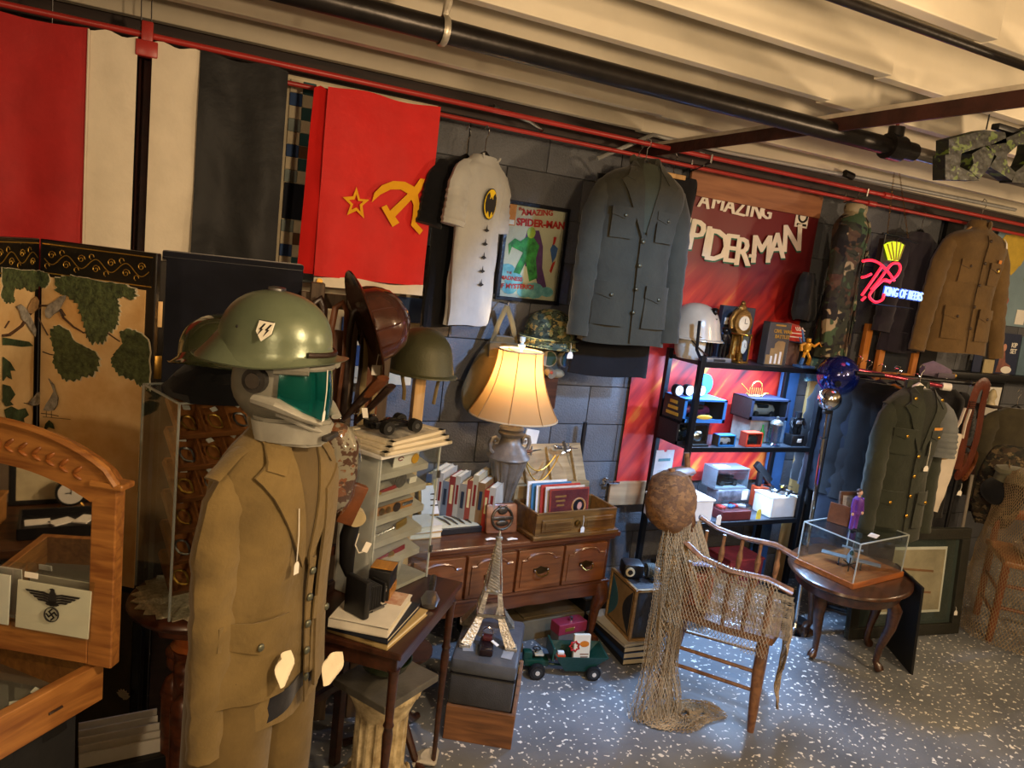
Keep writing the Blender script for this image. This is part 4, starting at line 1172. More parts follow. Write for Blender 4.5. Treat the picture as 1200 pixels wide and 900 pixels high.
# dark leather case and phone-like brush hanging below
p = at(412,590,Y=1.98)
single('leather_pouch',MB().bbox((0,0,0),(.05,.03,.12),.006,rot=(0,.35,0)),mat('orange_leather','#6c3c1c',.5,var=.25),'orange leather pouch wedged by the white display cabinet','pouch',p)
p = at(412,640,Y=2.02)
t = thing('hand_receiver','black hand receiver with a cream ear cup and white string tag','telephone',p)
MB().tube([(0,0,.09),(-.012,0,.03),(-.01,0,-.05),(.0,0,-.09)],[.022,.026,.022,.012],12).build('receiver_body',BLACKP,t)
MB().tube([(.0,-.01,.1),(.0,-.035,.095)],.026,16).build('ear_cup',mat('old_ivory','#c8b890',.4),t)
MB().tube([(.01,-.03,.05),(.0,-.04,.02),(.012,-.04,-.005),(.03,-.04,.0)],.0022,5).build('tag_string',STRING,t)
MB().box((.033,-.042,.012),(.018,.002,.03),rot=(0,.4,0)).build('price_tag',PAPER,t,False)
t = thing('leather_rack','dark wooden rack frame behind the khaki jacket sleeve','rack',(at(400,700,Y=2.15).x-.03,2.2,0),.6)
for x in (-.1,.1): MB().bbox((x,0,.42),(.03,.03,.84),.003).build('post',MAHOG,t,False)
for z in (.3,.6,.8): MB().bbox((0,0,z),(.2,.02,.03),.003).build('rail',MAHOG,t,False)
MB().bbox((0,-.02,.63),(.17,.02,.16),.005).build('leather_panel',DLEATHER,t,False)

# ============================================================ SMALL TABLE, WHITE CABINET, CAMERA, BOOKS
U = V(.64,.77,0).normalized(); ANG = math.atan2(U.y,U.x)
N0 = at(470,768,Z=.68)
t = thing('side_table','small dark mahogany side table with thin turned legs','table',(N0.x,N0.y,0),ANG)
TL,TW = .52,.34
MB().bbox((TL/2,TW/2,.67),(TL,TW,.02),.004).build('tabletop',MAHOG,t,False)
MB().bbox((TL/2,TW/2,.635),(TL-.03,TW-.03,.05),.003).build('apron',MAHOG,t,False)
for (x,y) in ((.025,.025),(.025,TW-.025),(TL-.025,.025),(TL-.025,TW-.025)):
    MB().lathe([(0,0),(.008,0),(.009,.1),(.011,.3),(.015,.42),(.012,.44),(.016,.45),(.012,.46),(.014,.6),(.018,.62),(0,.62)],12,c=(x,y,0)).build('leg',MAHOG,t)
Tm = Matrix.Translation((N0.x,N0.y,.68)) @ Matrix.Rotation(ANG,4,'Z')
def ont(x,y,z=0): return Tm @ Vector((x,y,z))
bk = [('bottom hardback with tan pages in the stack on the side table','#b09a6a',.19,.24,.018),('dark blue hardback second in the stack on the side table','#1c2230',.18,.235,.016),('white hardback with a brown photo on top of the side table stack','#dcd8cc',.17,.225,.026)]
z = .001
def book(name_label,col,wd,dp,th,loc,rz,spine_text=None,group=None,cover=None,pagec='#d8ceb0',rx=0,ry=0):
    """book lying flat: spine on -X side"""
    t = thing('book',name_label,'book',loc,rz,group,rx=rx,ry=ry)
    C_ = cover or mat('cover_'+col.strip('#'),col,.5,var=.06,bump=.03)
    MB().box((.002,0,th/2),(wd-.008,dp-.008,th-.005)).build('pages',mat('pages_'+pagec.strip('#'),pagec,.8,var=.06,stretch=(1,1,40),bump=.1),t,False)
    MB().box((0,0,.0015),(wd,dp,.003)).build('cover',C_,t,False)
    MB().box((0,0,th-.0015),(wd,dp,.003)).build('cover',C_,t,False)
    MB().box((-wd/2+.0015,0,th/2),(.003,dp,th)).build('spine',C_,t,False)
    return t
for i,(lb,c_,wd,dp,th) in enumerate(bk):
    q = ont(.13-.012*i,.125+.008*i,z); b_ = book(lb,c_,dp,wd,th,q,ANG+.1*(i-1)+PI*0)
    z += th+.0006
    if i == 2:
        MB().box((.07,-.02,th+.0004),(.08,.11,.001)).build('cover_photo',mat('sepia_photo','#8a5a44',.5,var=.5,nscale=25,col2='#d8ccb8'),b_,False)
ztop = z
# folding bellows camera
q = at(440,700,Y=1.9)
t = thing('bellows_camera','black folding bellows camera standing on the white book','camera',ont(.055,.15,ztop),ANG-1.95+PI)
MB().bbox((0,.02,.055),(.085,.022,.11),.006).build('camera_body',BLACKP,t)
mb = MB()
for k in range(9):
    s = .036-.0015*k+(.003 if k % 2 else 0)
    mb.box((0,.002-.006*k,.05),(2*s,.006,2*s))
mb.build('bellows',BLACKF,t,False)
MB().bbox((0,-.058,.05),(.055,.008,.06),.003).build('lens_board',BLACKP,t)
MB().tube([(0,-.06,.052),(0,-.076,.052)],.016,18).build('lens_ring',CHROME,t)
MB().tube([(0,-.076,.052),(0,-.078,.052)],.012,16).build('lens',mat('lens_glass','#0a0c14',.05,var=0,bump=0),t)
for s in (-1,1): MB().tube([(s*.038,.01,.02),(s*.034,-.06,.02)],.002,5).build('strut',STEEL,t)
MB().bbox((0,-.03,.006),(.05,.07,.006),.002).build('drop_bed',STEEL,t)
t = thing('box_camera','black and wood grained box camera behind the bellows camera','camera',ont(.185,.15,ztop),ANG+.15)
MB().bbox((0,0,.045),(.085,.065,.09),.004).build('camera_body',BLACKP,t)
MB().bbox((0,-.033,.02),(.075,.004,.032),.001).build('wood_panel',wood('burl','#7a4a18','#b88436',.3),t,False)
MB().bbox((0,-.001,.0915),(.06,.067,.003),.001).build('top_panel',wood('burl','#7a4a18','#b88436',.3),t,False)
MB().tube([(-.044,0,.05),(-.05,0,.05)],.014,14).build('lens',STEEL,t)
# silver ornate cross-like brush, right end of the table
t = thing('silver_brush','ornate silver-backed hairbrush lying on the right end of the side table','brush',ont(.38,.06,.0),ANG+.3)
MB().tube([(-.11,0,.012),(-.06,0,.014),(-.01,0,.012)],[.022,.03,.018],14,flat=.35,up=(0,0,1)).warp(lambda c: c+V(0,0,.002*noise.noise(c*120))).build('brush_head',STEEL,t)
MB().tube([(-.01,0,.012),(.05,0,.014),(.11,0,.014)],[.009,.012,.01],10,flat=.6).warp(lambda c: c+V(0,.001,.002)*noise.noise(c*120)).build('handle',mat('tarnished_silver','#4a4640',.4,.8,var=.3),t)
# white display cabinet
CB = V(.60,2.06,0); CANG = .57
t = thing('display_cabinet','small white shelved cabinet with a clear door and medals inside','display cabinet',(CB.x,CB.y,.682),CANG)
CW,CD,CHt = .285,.14,.46
GREYW = mat('greyed_white','#b4b0a6',.6,var=.08,bump=.03)
MB().box((CW/2,CD,CHt/2),(CW,.008,CHt)).build('back_board',GREYW,t,False)
MB().box((CW/2,CD/2,.006),(CW,CD,.012)).build('bottom_board',GREYW,t,False)
MB().bbox((.004,CD/2,CHt/2),(.01,CD,CHt),.002).build('side_board',ACRYL_EDGE,t,False)
MB().box((CW,CD/2,CHt/2),(.004,CD,CHt)).build('side_pane',ACRYL,t,False)
MB().bbox((CW/2,CD/2-.005,CHt+.006),(CW+.035,CD+.035,.014),.003).build('top_board',WHITEP,t,False)
MB().box((CW/2,-.004,CHt/2),(CW,.003,CHt)).build('clear_door',ACRYL,t,False)
for x in (.002,CW): MB().box((x,-.004,CHt/2),(.005,.005,CHt)).build('door_edge',ACRYL_EDGE,t,False)
for z in (.1,.36): MB().tube([(CW+.002,-.008,z-.012),(CW+.002,-.008,z+.012)],.006,8).build('hinge',STEEL,t)
zs_ = [.03,.105,.18,.255,.33,.40]
for z in zs_[1:]:
    sh = MB().box((0,0,0),(CW-.014,.09,.006)).build('shelf',GREYW,t,False); sh.location = (CW/2,CD*.55,z); sh.rotation_euler = (.28,0,0)
    lp = MB().box((CW/2,.035,z-.02),(CW-.014,.006,.02)).build('shelf_lip',GREYW,t,False)
Cm = Matrix.Translation(t.location) @ Matrix.Rotation(CANG,4,'Z')
def onb(x,y,z): return Cm @ Vector((x,y,z))
def med(lab,name,cat,x,z,parts,rz=0):
    tt = thing(name,lab,cat,onb(x,.048,z),CANG+rz,rx=.1)
    for (mb,nm,mt) in parts: mb.build(nm,mt,tt)
    return tt
REDP = mat('red_ribbon','#8e1c22',.6,var=.1)
med('red wristwatch band lying on the lowest shelf of the white cabinet','wrist_watch','watch',.15,zs_[1]-.01,[(MB().box((0,0,.008),(.13,.004,.016),rot=(0,-.12,0)),'band',REDP),(MB().tube([(-.005,-.003,.008),(-.005,-.009,.008)],.013,14),'dial',GOLD)])
med('silver letter opener with a golden handle on the cabinet shelf','letter_opener','letter opener',.12,zs_[2]-.01,[(MB().tube([(-.09,0,.012),(.03,0,.022)],.004,6),'blade',CHROME),(MB().bbox((.065,0,.028),(.05,.008,.025),.004,rot=(0,-.2,0)),'handle',GOLD),(MB().ell((-.095,0,.01),(.02,.006,.009),10,6),'knob',BRASS)])
med('wooden strip with bronze medallions on the middle cabinet shelf','medallion_strip','medals',.13,zs_[3]-.012,[(MB().box((0,0,.018),(.2,.004,.034)),'strip',mat('orange_card','#b07a3c',.6,var=.2)),(MB().tube([(-.05,-.003,.02),(-.05,-.007,.02)],.012,14),'medallion',BRASS),(MB().tube([(-.02,-.003,.02),(-.02,-.007,.02)],.011,14),'medallion',BRASS),(MB().tube([(.02,-.003,.02),(.02,-.007,.02)],.016,16),'medallion',DLEATHER),(MB().bbox((.07,-.006,.024),(.05,.006,.012),.003),'brooch',CHROME)])
med('red watch strap with a small gold dial on the upper cabinet shelf','wrist_watch','watch',.08,zs_[4]-.012,[(MB().box((0,0,.008),(.13,.004,.012),rot=(0,-.1,0)),'band',REDP),(MB().tube([(-.02,-.003,.007),(-.02,-.008,.007)],.008,12),'dial',GOLD)])
med('large grey coin standing on the upper cabinet shelf','coin','coin',.16,zs_[4],[(MB().tube([(0,-.004,.02),(0,-.001,.02)],.026,26),'coin_disc',mat('pewter','#77736a',.4,.7,var=.3,nscale=40)),])
med('small white card on the upper cabinet shelf beside the coin','note_card','card',.225,zs_[4],[(MB().box((0,0,.008),(.035,.003,.02)),'card',PAPER)])
med('folded card with a round yellow badge on the top cabinet shelf','badge_card','card',.18,zs_[5],[(MB().box((0,0,.016),(.12,.003,.045)),'card',PAPER),(MB().tube([(.04,-.003,.012),(.04,-.006,.012)],.017,18),'badge',mat('yellow_badge','#d8a01c',.5,var=.1)),(MB().tube([(-.03+.012*math.cos(a),-.003,.022+.006*math.sin(a)) for a in [k*.5 for k in range(12)]],.0015,5),'scroll_print',REDP)])
med('white wristwatch on a stand at the lowest shelf, left end','stand_watch','watch',.03,zs_[1],[(MB().tube([(0,0,0),(.0,0,.03),(.0,0,.045)],[.014,.006,.009],10),'stand',PAPER)])
for i in range(3):
    med(['brass lighter on the cabinet floor','steel lighter leaning in the middle of the cabinet floor','grey lighter at the right of the cabinet floor'][i],'lighter','lighter',.1+.045*i,.02,[(MB().bbox((0,0,.03),(.022,.012,.055),.003,rot=(0,.3,0)),'lighter_case',(BRASS,STEEL,GREYW)[i])])
# frames stacked on top and goggles
for k in range(3):
    q = onb(CW/2+.01*k-.005,CD/2-.005+.01*k,CHt+.0135+.0115*k)
    tt = thing('picture_frame',['lowest white picture frame on the white cabinet','middle white picture frame on the white cabinet','top white picture frame with a black print, under the goggles'][k],'picture frame',q,CANG+.06*(k-1))
    w_,d_ = .30-.01*k,.22-.01*k
    fm = wood('whitewashed_wood','#cabfa4','#e2dac4',.6,coat=0)
    for (x,y,sx,sy) in ((0,-d_/2+.012,w_,.024),(0,d_/2-.012,w_,.024),(-w_/2+.012,0,.024,d_),(w_/2-.012,0,.024,d_)):
        MB().bbox((x,y,.0055),(sx,sy,.011),.002).build('frame_side',fm,tt,False)
    MB().box((0,0,.004),(w_-.04,d_-.04,.004)).build('print',mat('dark_print','#c8c4b8',.4,var=.4,nscale=14,col2='#20201e'),tt,False)
gq = onb(CW/2+.0,CD/2,CHt+.0135+.035)
t = thing('toy_racer','black die-cast racing car model on the frames, left of the steel helmet post','toy car',gq+V(-.01,0,.001),CANG-.2)
MB().bbox((0,0,.018),(.15,.03,.016),.005).bbox((.07,0,.012),(.04,.05,.006),.002).build('chassis',BLACKP,t)
MB().tube([(-.07,0,.022),(-.02,0,.032),(.04,0,.024),(.085,0,.014)],[.008,.02,.014,.005],12,flat=.6).build('body_shell',mat('gloss_black','#0c0c0e',.15,var=0,bump=0,coat=.6),t)
for (x,y) in ((-.055,-.042),(-.055,.042),(.055,-.04),(.055,.04)):
    wq = MB().tube([(x,y-.012,.021),(x,y+.012,.021)],.021,18).build('wheel',mat('tyre_rubber','#101010',.7,var=.05),t)
    MB().tube([(x,y-.013,.021),(x,y+.013,.021)],.009,10).build('hub',CHROME,wq)
    MB().tube([(x,y,.021),(x,0,.022)],.003,6).build('axle',STEEL,t)
MB().bbox((-.085,0,.036),(.015,.07,.004),.001).bbox((-.08,.03,.028),(.015,.002,.02),.0005).bbox((-.08,-.03,.028),(.015,.002,.02),.0005).build('rear_wing',BLACKP,t)
# steel helmet on a wooden post
hq = at(495,432,Y=2.5)
t = thing('helmet_post','square pine post carrying the olive steel helmet','post',(hq.x,2.52,0))
zp = hq.z+.06
MB().bbox((0,0,zp/2),(.04,.04,zp),.003).build('post',PINE,t,False)
MB().bbox((0,0,.01),(.07,.07,.02),.003).build('foot',PINE,t,False)
t = thing('olive_helmet','olive steel helmet with hanging chin straps on a pine post','helmet',(hq.x,2.52,hq.z+.01),.5)
OLIVE = mat('olive_steel','#4a4a32',.5,.2,var=.1,nscale=5,bump=.15,bscale=150)
pot_helmet(t,OLIVE,L=.122,W=.10,H=.135)
WEB = cloth('tan_webbing','#8a7648',.15)
for s in (-1,1):
    MB().tube([(s*.095,.0,.0),(s*.098,-.01,-.04),(s*.085,-.012,-.085),(s*.08,-.008,-.12-(.03 if s > 0 else 0))],.009,8,flat=.3).build('chin_strap',WEB,t)
    MB().bbox((s*.098,-.01,-.02),(.006,.02,.014),.002).build('strap_buckle',BRASS,t)

# ============================================================ PEDESTAL, TRUNK, TOWER
IVO = mat('antique_plaster','#cfc09a',.6,var=.25,nscale=16,bump=.25,bscale=50,col2='#7a6440')
pc = at(448,800,Z=.40)
PCX,PCY = pc.x+.01,pc.y
t = thing('column_pedestal','short cream fluted plaster column pedestal under the side table','pedestal',(PCX,PCY,0))
MB().lathe([(0,0),(.125,0),(.128,.03),(.11,.045),(.118,.06),(.1,.085),(.085,.1),(0,.1)],32).build('column_base',IVO,t)
mb = MB()
n = 64; prof = [.1,.12,.2,.28,.31]
rings = []
for z in prof:
    ring = []
    for k in range(n):
        a = 2*PI*k/n; f = .0 if z in (.1,.31) else (.012 if (k % 4) in (1,2) else 0)
        ring.append(mb.bm.verts.new(((.084-f)*math.cos(a),(.084-f)*math.sin(a),z)))
    rings.append(ring)
for A_,B_ in zip(rings,rings[1:]):
    for k in range(n): mb.bm.faces.new((A_[k],A_[(k+1) % n],B_[(k+1) % n],B_[k]))
mb.build('fluted_shaft',IVO,t)
MB().lathe([(0,.31),(.086,.31),(.09,.325),(.1,.35),(.112,.375),(.118,.39),(.116,.4),(0,.4)],32).build('capital',IVO,t)
mb = MB()
for k in range(40):
    a = 2*PI*k/40; mb.ell((.114*math.cos(a),.114*math.sin(a),.388),(.005,.009,.012),6,5,rot=(.5,0,a))
mb.build('rope_moulding',IVO,t)
for k in range(9):
    a = 2*PI*k/9
    MB().tube([(.105*math.cos(a)+.02*math.cos(q)*-math.sin(a)*(1-q/12),.105*math.sin(a)+.02*math.cos(q)*math.cos(a)*(1-q/12),.07+.02*math.sin(q)*(1-q/12)) for q in [k2*.6 for k2 in range(14)]],.006,6).build('carved_scroll',IVO,t)
t = thing('stone_slab','grey slate tile lying on the plaster column pedestal','slab',(PCX,PCY-.01,.402),.55)
MB().bbox((0,0,.012),(.25,.22,.024),.003).build('slab',mat('slate','#5c5a54',.35,var=.2,nscale=8),t,False)
t = thing('glass_bowl','dark green glass bowl on the slate tile','bowl',(PCX+.0,PCY+.02,.428))
MB().lathe([(0,0),(.04,0),(.07,.02),(.085,.05),(.081,.05),(.065,.024),(.035,.007),(0,.006)],28).build('bowl',mat('green_glass','#2c3c22',.15,var=.3,nscale=20,bump=.1,coat=.5),t)
p = at(492,884,Z=.05)
t = thing('plaster_shell','white plaster seashell at the foot of the column pedestal','shell',(p.x+.05,p.y-.02,0),.5)
mb = MB()
for k in range(9):
    a = -.9+.225*k; mb.tube([(0,0,.015),(.05*math.sin(a),.05*math.cos(a),.034),(.075*math.sin(a),.075*math.cos(a),.018)],[.006,.012,.009],6)
mb.build('shell',mat('plaster_white','#b8b4ac',.6,var=.1),t)
p = at(500,868,Z=.02)
t = thing('tripod_foot_table','dark tripod pedestal table leg arching to the floor beside the column','table',(PCX+.13,PCY+.22,0),-.3)
MB().tube([(0,0,.1),(0,0,.36)],[.02,.018],12).build('column',MAHOG,t)
for a in (-1.0,1.1,3.2):
    MB().tube([(0,0,.13),(.06*math.cos(a),.06*math.sin(a),.1),(.13*math.cos(a),.13*math.sin(a),.03),(.18*math.cos(a),.18*math.sin(a),.014)],[.018,.016,.013,.014],8).build('leg',MAHOG,t)
MB().lathe([(0,.36),(.09,.36),(.1,.37),(.1,.38),(0,.38)],24).build('tabletop',MAHOG,t)
# dark timber trestle on the floor behind the jacket
p = at(372,860,Z=.03)
t = thing('timber_base','dark timber trestle base on the floor behind the trousers','stand',(p.x-.02,p.y+.12,0),.95)
MB().bbox((0,0,.04),(.5,.05,.05),.004).build('foot_beam',DOAK,t,False)
MB().bbox((.0,.18,.04),(.5,.05,.05),.004).build('foot_beam',DOAK,t,False)
MB().bbox((0,.09,.1),(.05,.22,.04),.004).build('cross_beam',DOAK,t,False)
MB().bbox((-.15,.09,.36),(.035,.035,.5),.004).build('upright',MAHOG,t,False)
# crate and trunk
TA = -.53; TCX,TCY = 1.20,2.39
t = thing('wooden_crate','worn brown wooden crate on the floor under the grey trunk','crate',(TCX+.01,TCY,0),TA)
CR = wood('crate_wood','#5a3a20','#8a5c34',.65,coat=0)
for (x,y,sx,sy) in ((0,-.19,.255,.014),(0,.19,.255,.014),(-.12,0,.014,.37),(.12,0,.014,.37)):
    MB().bbox((x,y,.068),(sx,sy,.136),.002).build('crate_board',CR,t,False)
MB().box((0,0,.01),(.23,.36,.012)).build('crate_bottom',CR,t,False)
t = thing('metal_trunk','dark grey portable case with rounded lid on the wooden crate','case',(TCX,TCY,.137),TA)
TG = mat('trunk_grey','#3e4044',.45,var=.15,bump=.25,bscale=200)
MB().bbox((0,0,.06),(.235,.36,.12),.006).build('case_body',TG,t)
MB().bbox((0,0,.152),(.245,.37,.06),.016).build('case_lid',mat('lid_grey','#4e5258',.3,var=.12,bump=.1),t)
MB().box((0,0,.122),(.24,.365,.004)).build('lid_seam',BLACKP,t,False)
for y in (-.08,.08): MB().bbox((.124,y,.12),(.006,.02,.03),.002).build('latch',BRASS,t)
# the iron tower souvenir
tp = at(583,752,Z=.32)
zt0 = .137+.183
TH = at(583,622,Y=TCY+.02).z-zt0
t = thing('tower_statue','silver lattice tower statue standing on the grey case','statue',(TCX-.005,TCY+.02,zt0),TA+.15)
SIL = mat('aged_silver_metal','#b4ac98',.35,.75,var=.25,nscale=30,bump=.4,bscale=120)
bw = .088
for (sx,sy) in ((-1,-1),(1,-1),(1,1),(-1,1)):
    lg = MB(); pts = []; 
    for k in range(7):
        f = k/6; wv = bw*(1-f*.52)-.0*f; pts.append((sx*(bw*(1-f)**1.25*.55+bw*.45),sy*(bw*(1-f)**1.25*.55+bw*.45),.002+TH*.24*f))
    lg.tube(pts,[.028-.010*k/6 for k in range(7)],4,up=(sx,sy,0)).build('tower_leg',SIL,t,False)
    MB().bbox((sx*bw,sy*bw,.006),(.042,.042,.012),.002).build('foot',SIL,t,False)
z1_ = TH*.24
MB().bbox((0,0,z1_+.004),(.11,.11,.014),.002).build('platform',CHROME,t,False)
for a in range(4):
    MB().tube([(.052*math.cos(q),-.045,z1_-.052+.05*math.sin(q)) for q in [PI*k/12 for k in range(13)]],.004,6).warp(lambda c,a=a: Matrix.Rotation(a*PI/2,4,'Z') @ c).build('arch',SIL,t)
for (sx,sy) in ((-1,-1),(1,-1),(1,1),(-1,1)):
    MB().tube([(sx*.04,sy*.04,z1_+.01),(sx*.026,sy*.026,TH*.44)],[.015,.011],4,up=(sx,sy,0)).build('upper_leg',SIL,t,False)
MB().bbox((0,0,TH*.445),(.066,.066,.012),.002).build('platform',CHROME,t,False)
MB().tube([(0,0,TH*.45),(0,0,TH*.6),(0,0,TH*.78),(0,0,TH*.92)],[.038,.026,.018,.011],4,up=(1,1,0)).build('spire',SIL,t,False)
mb = MB()
for k in range(16):
    z = TH*(.47+.43*k/16); r = .026*(1-k/16)+.009
    for s in range(4):
        mb.box((r*math.cos(s*PI/2)*.98,r*math.sin(s*PI/2)*.98,z),(.003 if s % 2 == 0 else r*1.5,r*1.5 if s % 2 == 0 else .003,.003),rot=(.5 if s % 2 == 0 else 0,.5 if s % 2 else 0,0))
o = mb.build('lattice',SIL,t,False); o['kind'] = 'stuff'
MB().lathe([(0,TH*.915),(.014,TH*.92),(.014,TH*.94),(.007,TH*.95),(.003,TH),(0,TH)],10).build('tower_top',SIL,t)
# gadget with white tag in front of the tower
Tm2 = Matrix.Translation((TCX,TCY,zt0)) @ Matrix.Rotation(TA,4,'Z')
t = thing('pocket_camera','small maroon pocket case with a loop and white tag before the tower','case',Tm2 @ V(-.005,-.095,-.001),TA+.1)
MB().bbox((0,0,.014),(.05,.1,.026),.006).build('case_body',mat('maroon_black','#1e1214',.3,var=.1),t)
MB().bbox((0,.03,.036),(.038,.03,.02),.006).build('top_block',mat('maroon','#4a1c1c',.35),t)
MB().tube([(.02*math.cos(a),.03,.055+.022*math.sin(a)) for a in [2*PI*k/12 for k in range(12)]],.002,5,close=True).build('wire_loop',CHROME,t)
MB().box((.03,.0,.032),(.03,.014,.002),rot=(0,.3,-.6)).build('price_tag',PAPER,t,False)
for i,(x,y,rz) in enumerate(((-.075,-.09,.2),(.078,-.1,-.1))):
    single('paper_slip',MB().box((0,0,.001),(.04,.07,.001)),mat('grey_slip','#8c9094',.6,var=.05),('grey paper slip left of the maroon pocket case','grey paper slip right of the maroon pocket case')[i],'paper',Tm2 @ V(x,y,0),TA+rz,smooth=False)

# ============================================================ DRESSER
DA = math.radians(5.5)
DR = V(1.985,2.735,0)   # front right corner of the top
DW,DD,DZ = 1.34,.40,.58
t = thing('dresser','long low polished wooden dresser with arched panel drawers','dresser',(DR.x,DR.y,0),DA)
CH1 = wood('cherry_wood','#482614','#683c20',.28,coat=.5)
CH2 = wood('cherry_light','#5c341a','#824e28',.28,coat=.5)
zb = at(716,684,Y=2.72).z
MB().bbox((-DW/2,DD/2,DZ-.012),(DW,DD,.024),.006).build('top',CH1,t,False)
MB().bbox((-DW/2,DD/2+.006,DZ-.032),(DW-.03,DD-.02,.018),.005).build('top_moulding',CH1,t,False)
MB().bbox((-DW/2,DD/2+.014,(DZ-.04+zb)/2),(DW-.06,DD-.04,DZ-.04-zb),.003).build('carcase',CH1,t,False)
MB().bbox((-DW/2,DD/2+.006,zb),(DW-.03,DD-.02,.016),.006).build('base_moulding',CH1,t,False)
# scalloped apron
ap = []
for k in range(49):
    u = k/48; x = -DW+.05+(DW-.1)*u
    z = zb-.045-.04*abs(math.sin(u*PI*3))**1.5-.02*math.cos(u*PI*6)
    ap.append((x,z))
MB().prism([(-.05,zb),(-DW+.05,zb)][::-1]+[(-.05,zb)][:0]+list(reversed(ap)),.02,y0=.045).build('apron',CH1,t,False)
for (x,y,a) in ((-.05,.05,-.8),(-DW+.05,.05,-2.3),(-.05,DD-.05,.8),(-DW+.05,DD-.05,2.3)):
    dx,dy = math.cos(a),math.sin(a)
    MB().tube([(x,y,zb),(x+.012*dx,y+.012*dy,zb-.05),(x+.018*dx,y+.018*dy,zb-.085),(x-.0*dx,y-.0*dy,zb-.15),(x-.008*dx,y-.008*dy,.05),(x+.018*dx,y+.018*dy,.022),(x+.034*dx,y+.034*dy,.012)],[.034,.04,.038,.024,.017,.022,.012],12).build('leg',CH1,t)
dwid = (DW-.1)/5
for i in range(5):
    x = -.05-dwid*(i+.5); zc = (DZ-.045+zb)/2+.002; hh = (DZ-.05-zb)-.012; ww = dwid-.014
    d_ = MB().bbox((x,.028,zc),(ww,.02,hh),.003).build('drawer',CH2,t,False)
    x0,x1 = x-ww/2+.018,x+ww/2-.018; zl,zh = zc-hh/2+.02,zc+hh/2-.05
    pts = [(x0,zl),(x1,zl),(x1,zh)]+[(x+(ww/2-.04)*math.cos(a),zh+.026*math.sin(a)) for a in [PI*k/10 for k in range(1,10)]]+[(x0,zh)]
    MB().prism(pts,.005,y0=.0185).build('raised_panel',CH2,d_,False)
    arcp = [(x0,.015,zh+.004),(x0+.022,.015,zh+.004)]+[(x+(ww/2-.045)*math.cos(PI-a),.015,zh+.004+.028*math.sin(a)) for a in [PI*k/10 for k in range(0,11)]]+[(x1-.022,.015,zh+.004),(x1,.015,zh+.004)]
    MB().tube(arcp,.006,6).build('arched_bead',CH2,d_)
    hb = MB().tube([(x-.032,.0,zc-.0),(x-.028,-.008,zc-.012),(x-.014,-.012,zc-.02),(x+.014,-.012,zc-.02),(x+.028,-.008,zc-.012),(x+.032,0,zc)],.0035,6)
    hb.build('handle',BRASS,d_)
    MB().prism([(x-.036,zc-.006),(x-.02,zc-.016),(x,zc-.02),(x+.02,zc-.016),(x+.036,zc-.006),(x+.038,zc+.008),(x+.018,zc+.01),(x,zc+.018),(x-.018,zc+.01),(x-.038,zc+.008)],.002,y0=.013).build('handle_plate',mat('dark_brass','#5c4626',.4,.9,var=.2),d_,False)
    for s in (-1,1): MB().ell((x+s*.033,.004,zc+.0),(.006,.006,.006),8,6).build('handle_boss',CHROME,d_)
Dm = Matrix.Translation((DR.x,DR.y,DZ)) @ Matrix.Rotation(DA,4,'Z')
def ond(x,y,z=0): return Dm @ Vector((x,y,z))
def frompx(px,py,dz=0):
    """a spot on the dresser top seen at a photo pixel"""
    q = at(px,py,Z=DZ); return q+V(0,0,.0005+dz)

# ---- the lamp
LPX = at(588,598,Y=2.93)
t = thing('table_lamp','lit table lamp with a bell shade on a grey urn base with scroll handles','lamp',(LPX.x,2.93,DZ+.001),.15)
URN = mat('grey_resin','#6e675e',.4,.15,var=.25,nscale=14,bump=.2,bscale=40)
MB().bbox((0,0,.012),(.2,.2,.024),.004).bbox((0,0,.038),(.15,.15,.03),.006).build('plinth',URN,t)
MB().lathe([(0,.05),(.06,.05),(.065,.06),(.045,.075),(.035,.09),(.05,.1),(.05,.105),(0,.105)],28).build('foot',URN,t)
mb = MB(); n = 48; R_ = []
for (z,r) in ((.1,.036),(.13,.044),(.2,.062),(.27,.083),(.3,.09)):
    R_.append([mb.bm.verts.new(((r-(.006 if k % 4 == 0 else 0))*math.cos(2*PI*k/n),(r-(.006 if k % 4 == 0 else 0))*math.sin(2*PI*k/n),z)) for k in range(n)])
for A_,B_ in zip(R_,R_[1:]):
    for k in range(n): mb.bm.faces.new((A_[k],A_[(k+1) % n],B_[(k+1) % n],B_[k]))
mb.build('fluted_body',URN,t)
MB().lathe([(0,.3),(.094,.3),(.1,.308),(.096,.318),(.086,.325),(.078,.345),(.055,.365),(.045,.385),(.043,.4),(.056,.41),(.06,.42),(.05,.428),(.058,.44),(.05,.45),(0,.45)],36).build('shoulder',URN,t)
for s in (-1,1):
    MB().tube([(s*.085,0,.33),(s*.102,0,.345),(s*.108,0,.37),(s*.1,0,.395),(s*.08,0,.4),(s*.066,0,.388),(s*.07,0,.372),(s*.084,0,.37),(s*.088,0,.381)],[.008,.009,.01,.01,.009,.008,.007,.006,.006],8).build('scroll_handle',URN,t)
MB().tube([(0,0,.45),(0,0,.60)],.008,10).build('lamp_neck',BRASS,t)
zs0 = at(588,487,Y=2.93).z-DZ; zs1 = at(597,410,Y=2.93).z-DZ
def shade_mat():
    m = bpy.data.materials.new('linen_shade'); m.use_nodes = True
    nt = m.node_tree; N = nt.nodes; L = nt.links; N.remove(N['Principled BSDF'])
    d = N.new('ShaderNodeBsdfDiffuse'); d.inputs[0].default_value = srgb('#c4a474')
    tr = N.new('ShaderNodeBsdfTranslucent'); tr.inputs[0].default_value = srgb('#b88a50')
    mx = N.new('ShaderNodeMixShader'); mx.inputs[0].default_value = .5
    L.new(d.outputs[0],mx.inputs[1]); L.new(tr.outputs[0],mx.inputs[2]); L.new(mx.outputs[0],N['Material Output'].inputs[0])
    return m
SHM = shade_mat()
mb = MB(); n = 48; rows = []
def shr(f): return .198+(.098-.198)*(1-(1-f)**1.9)
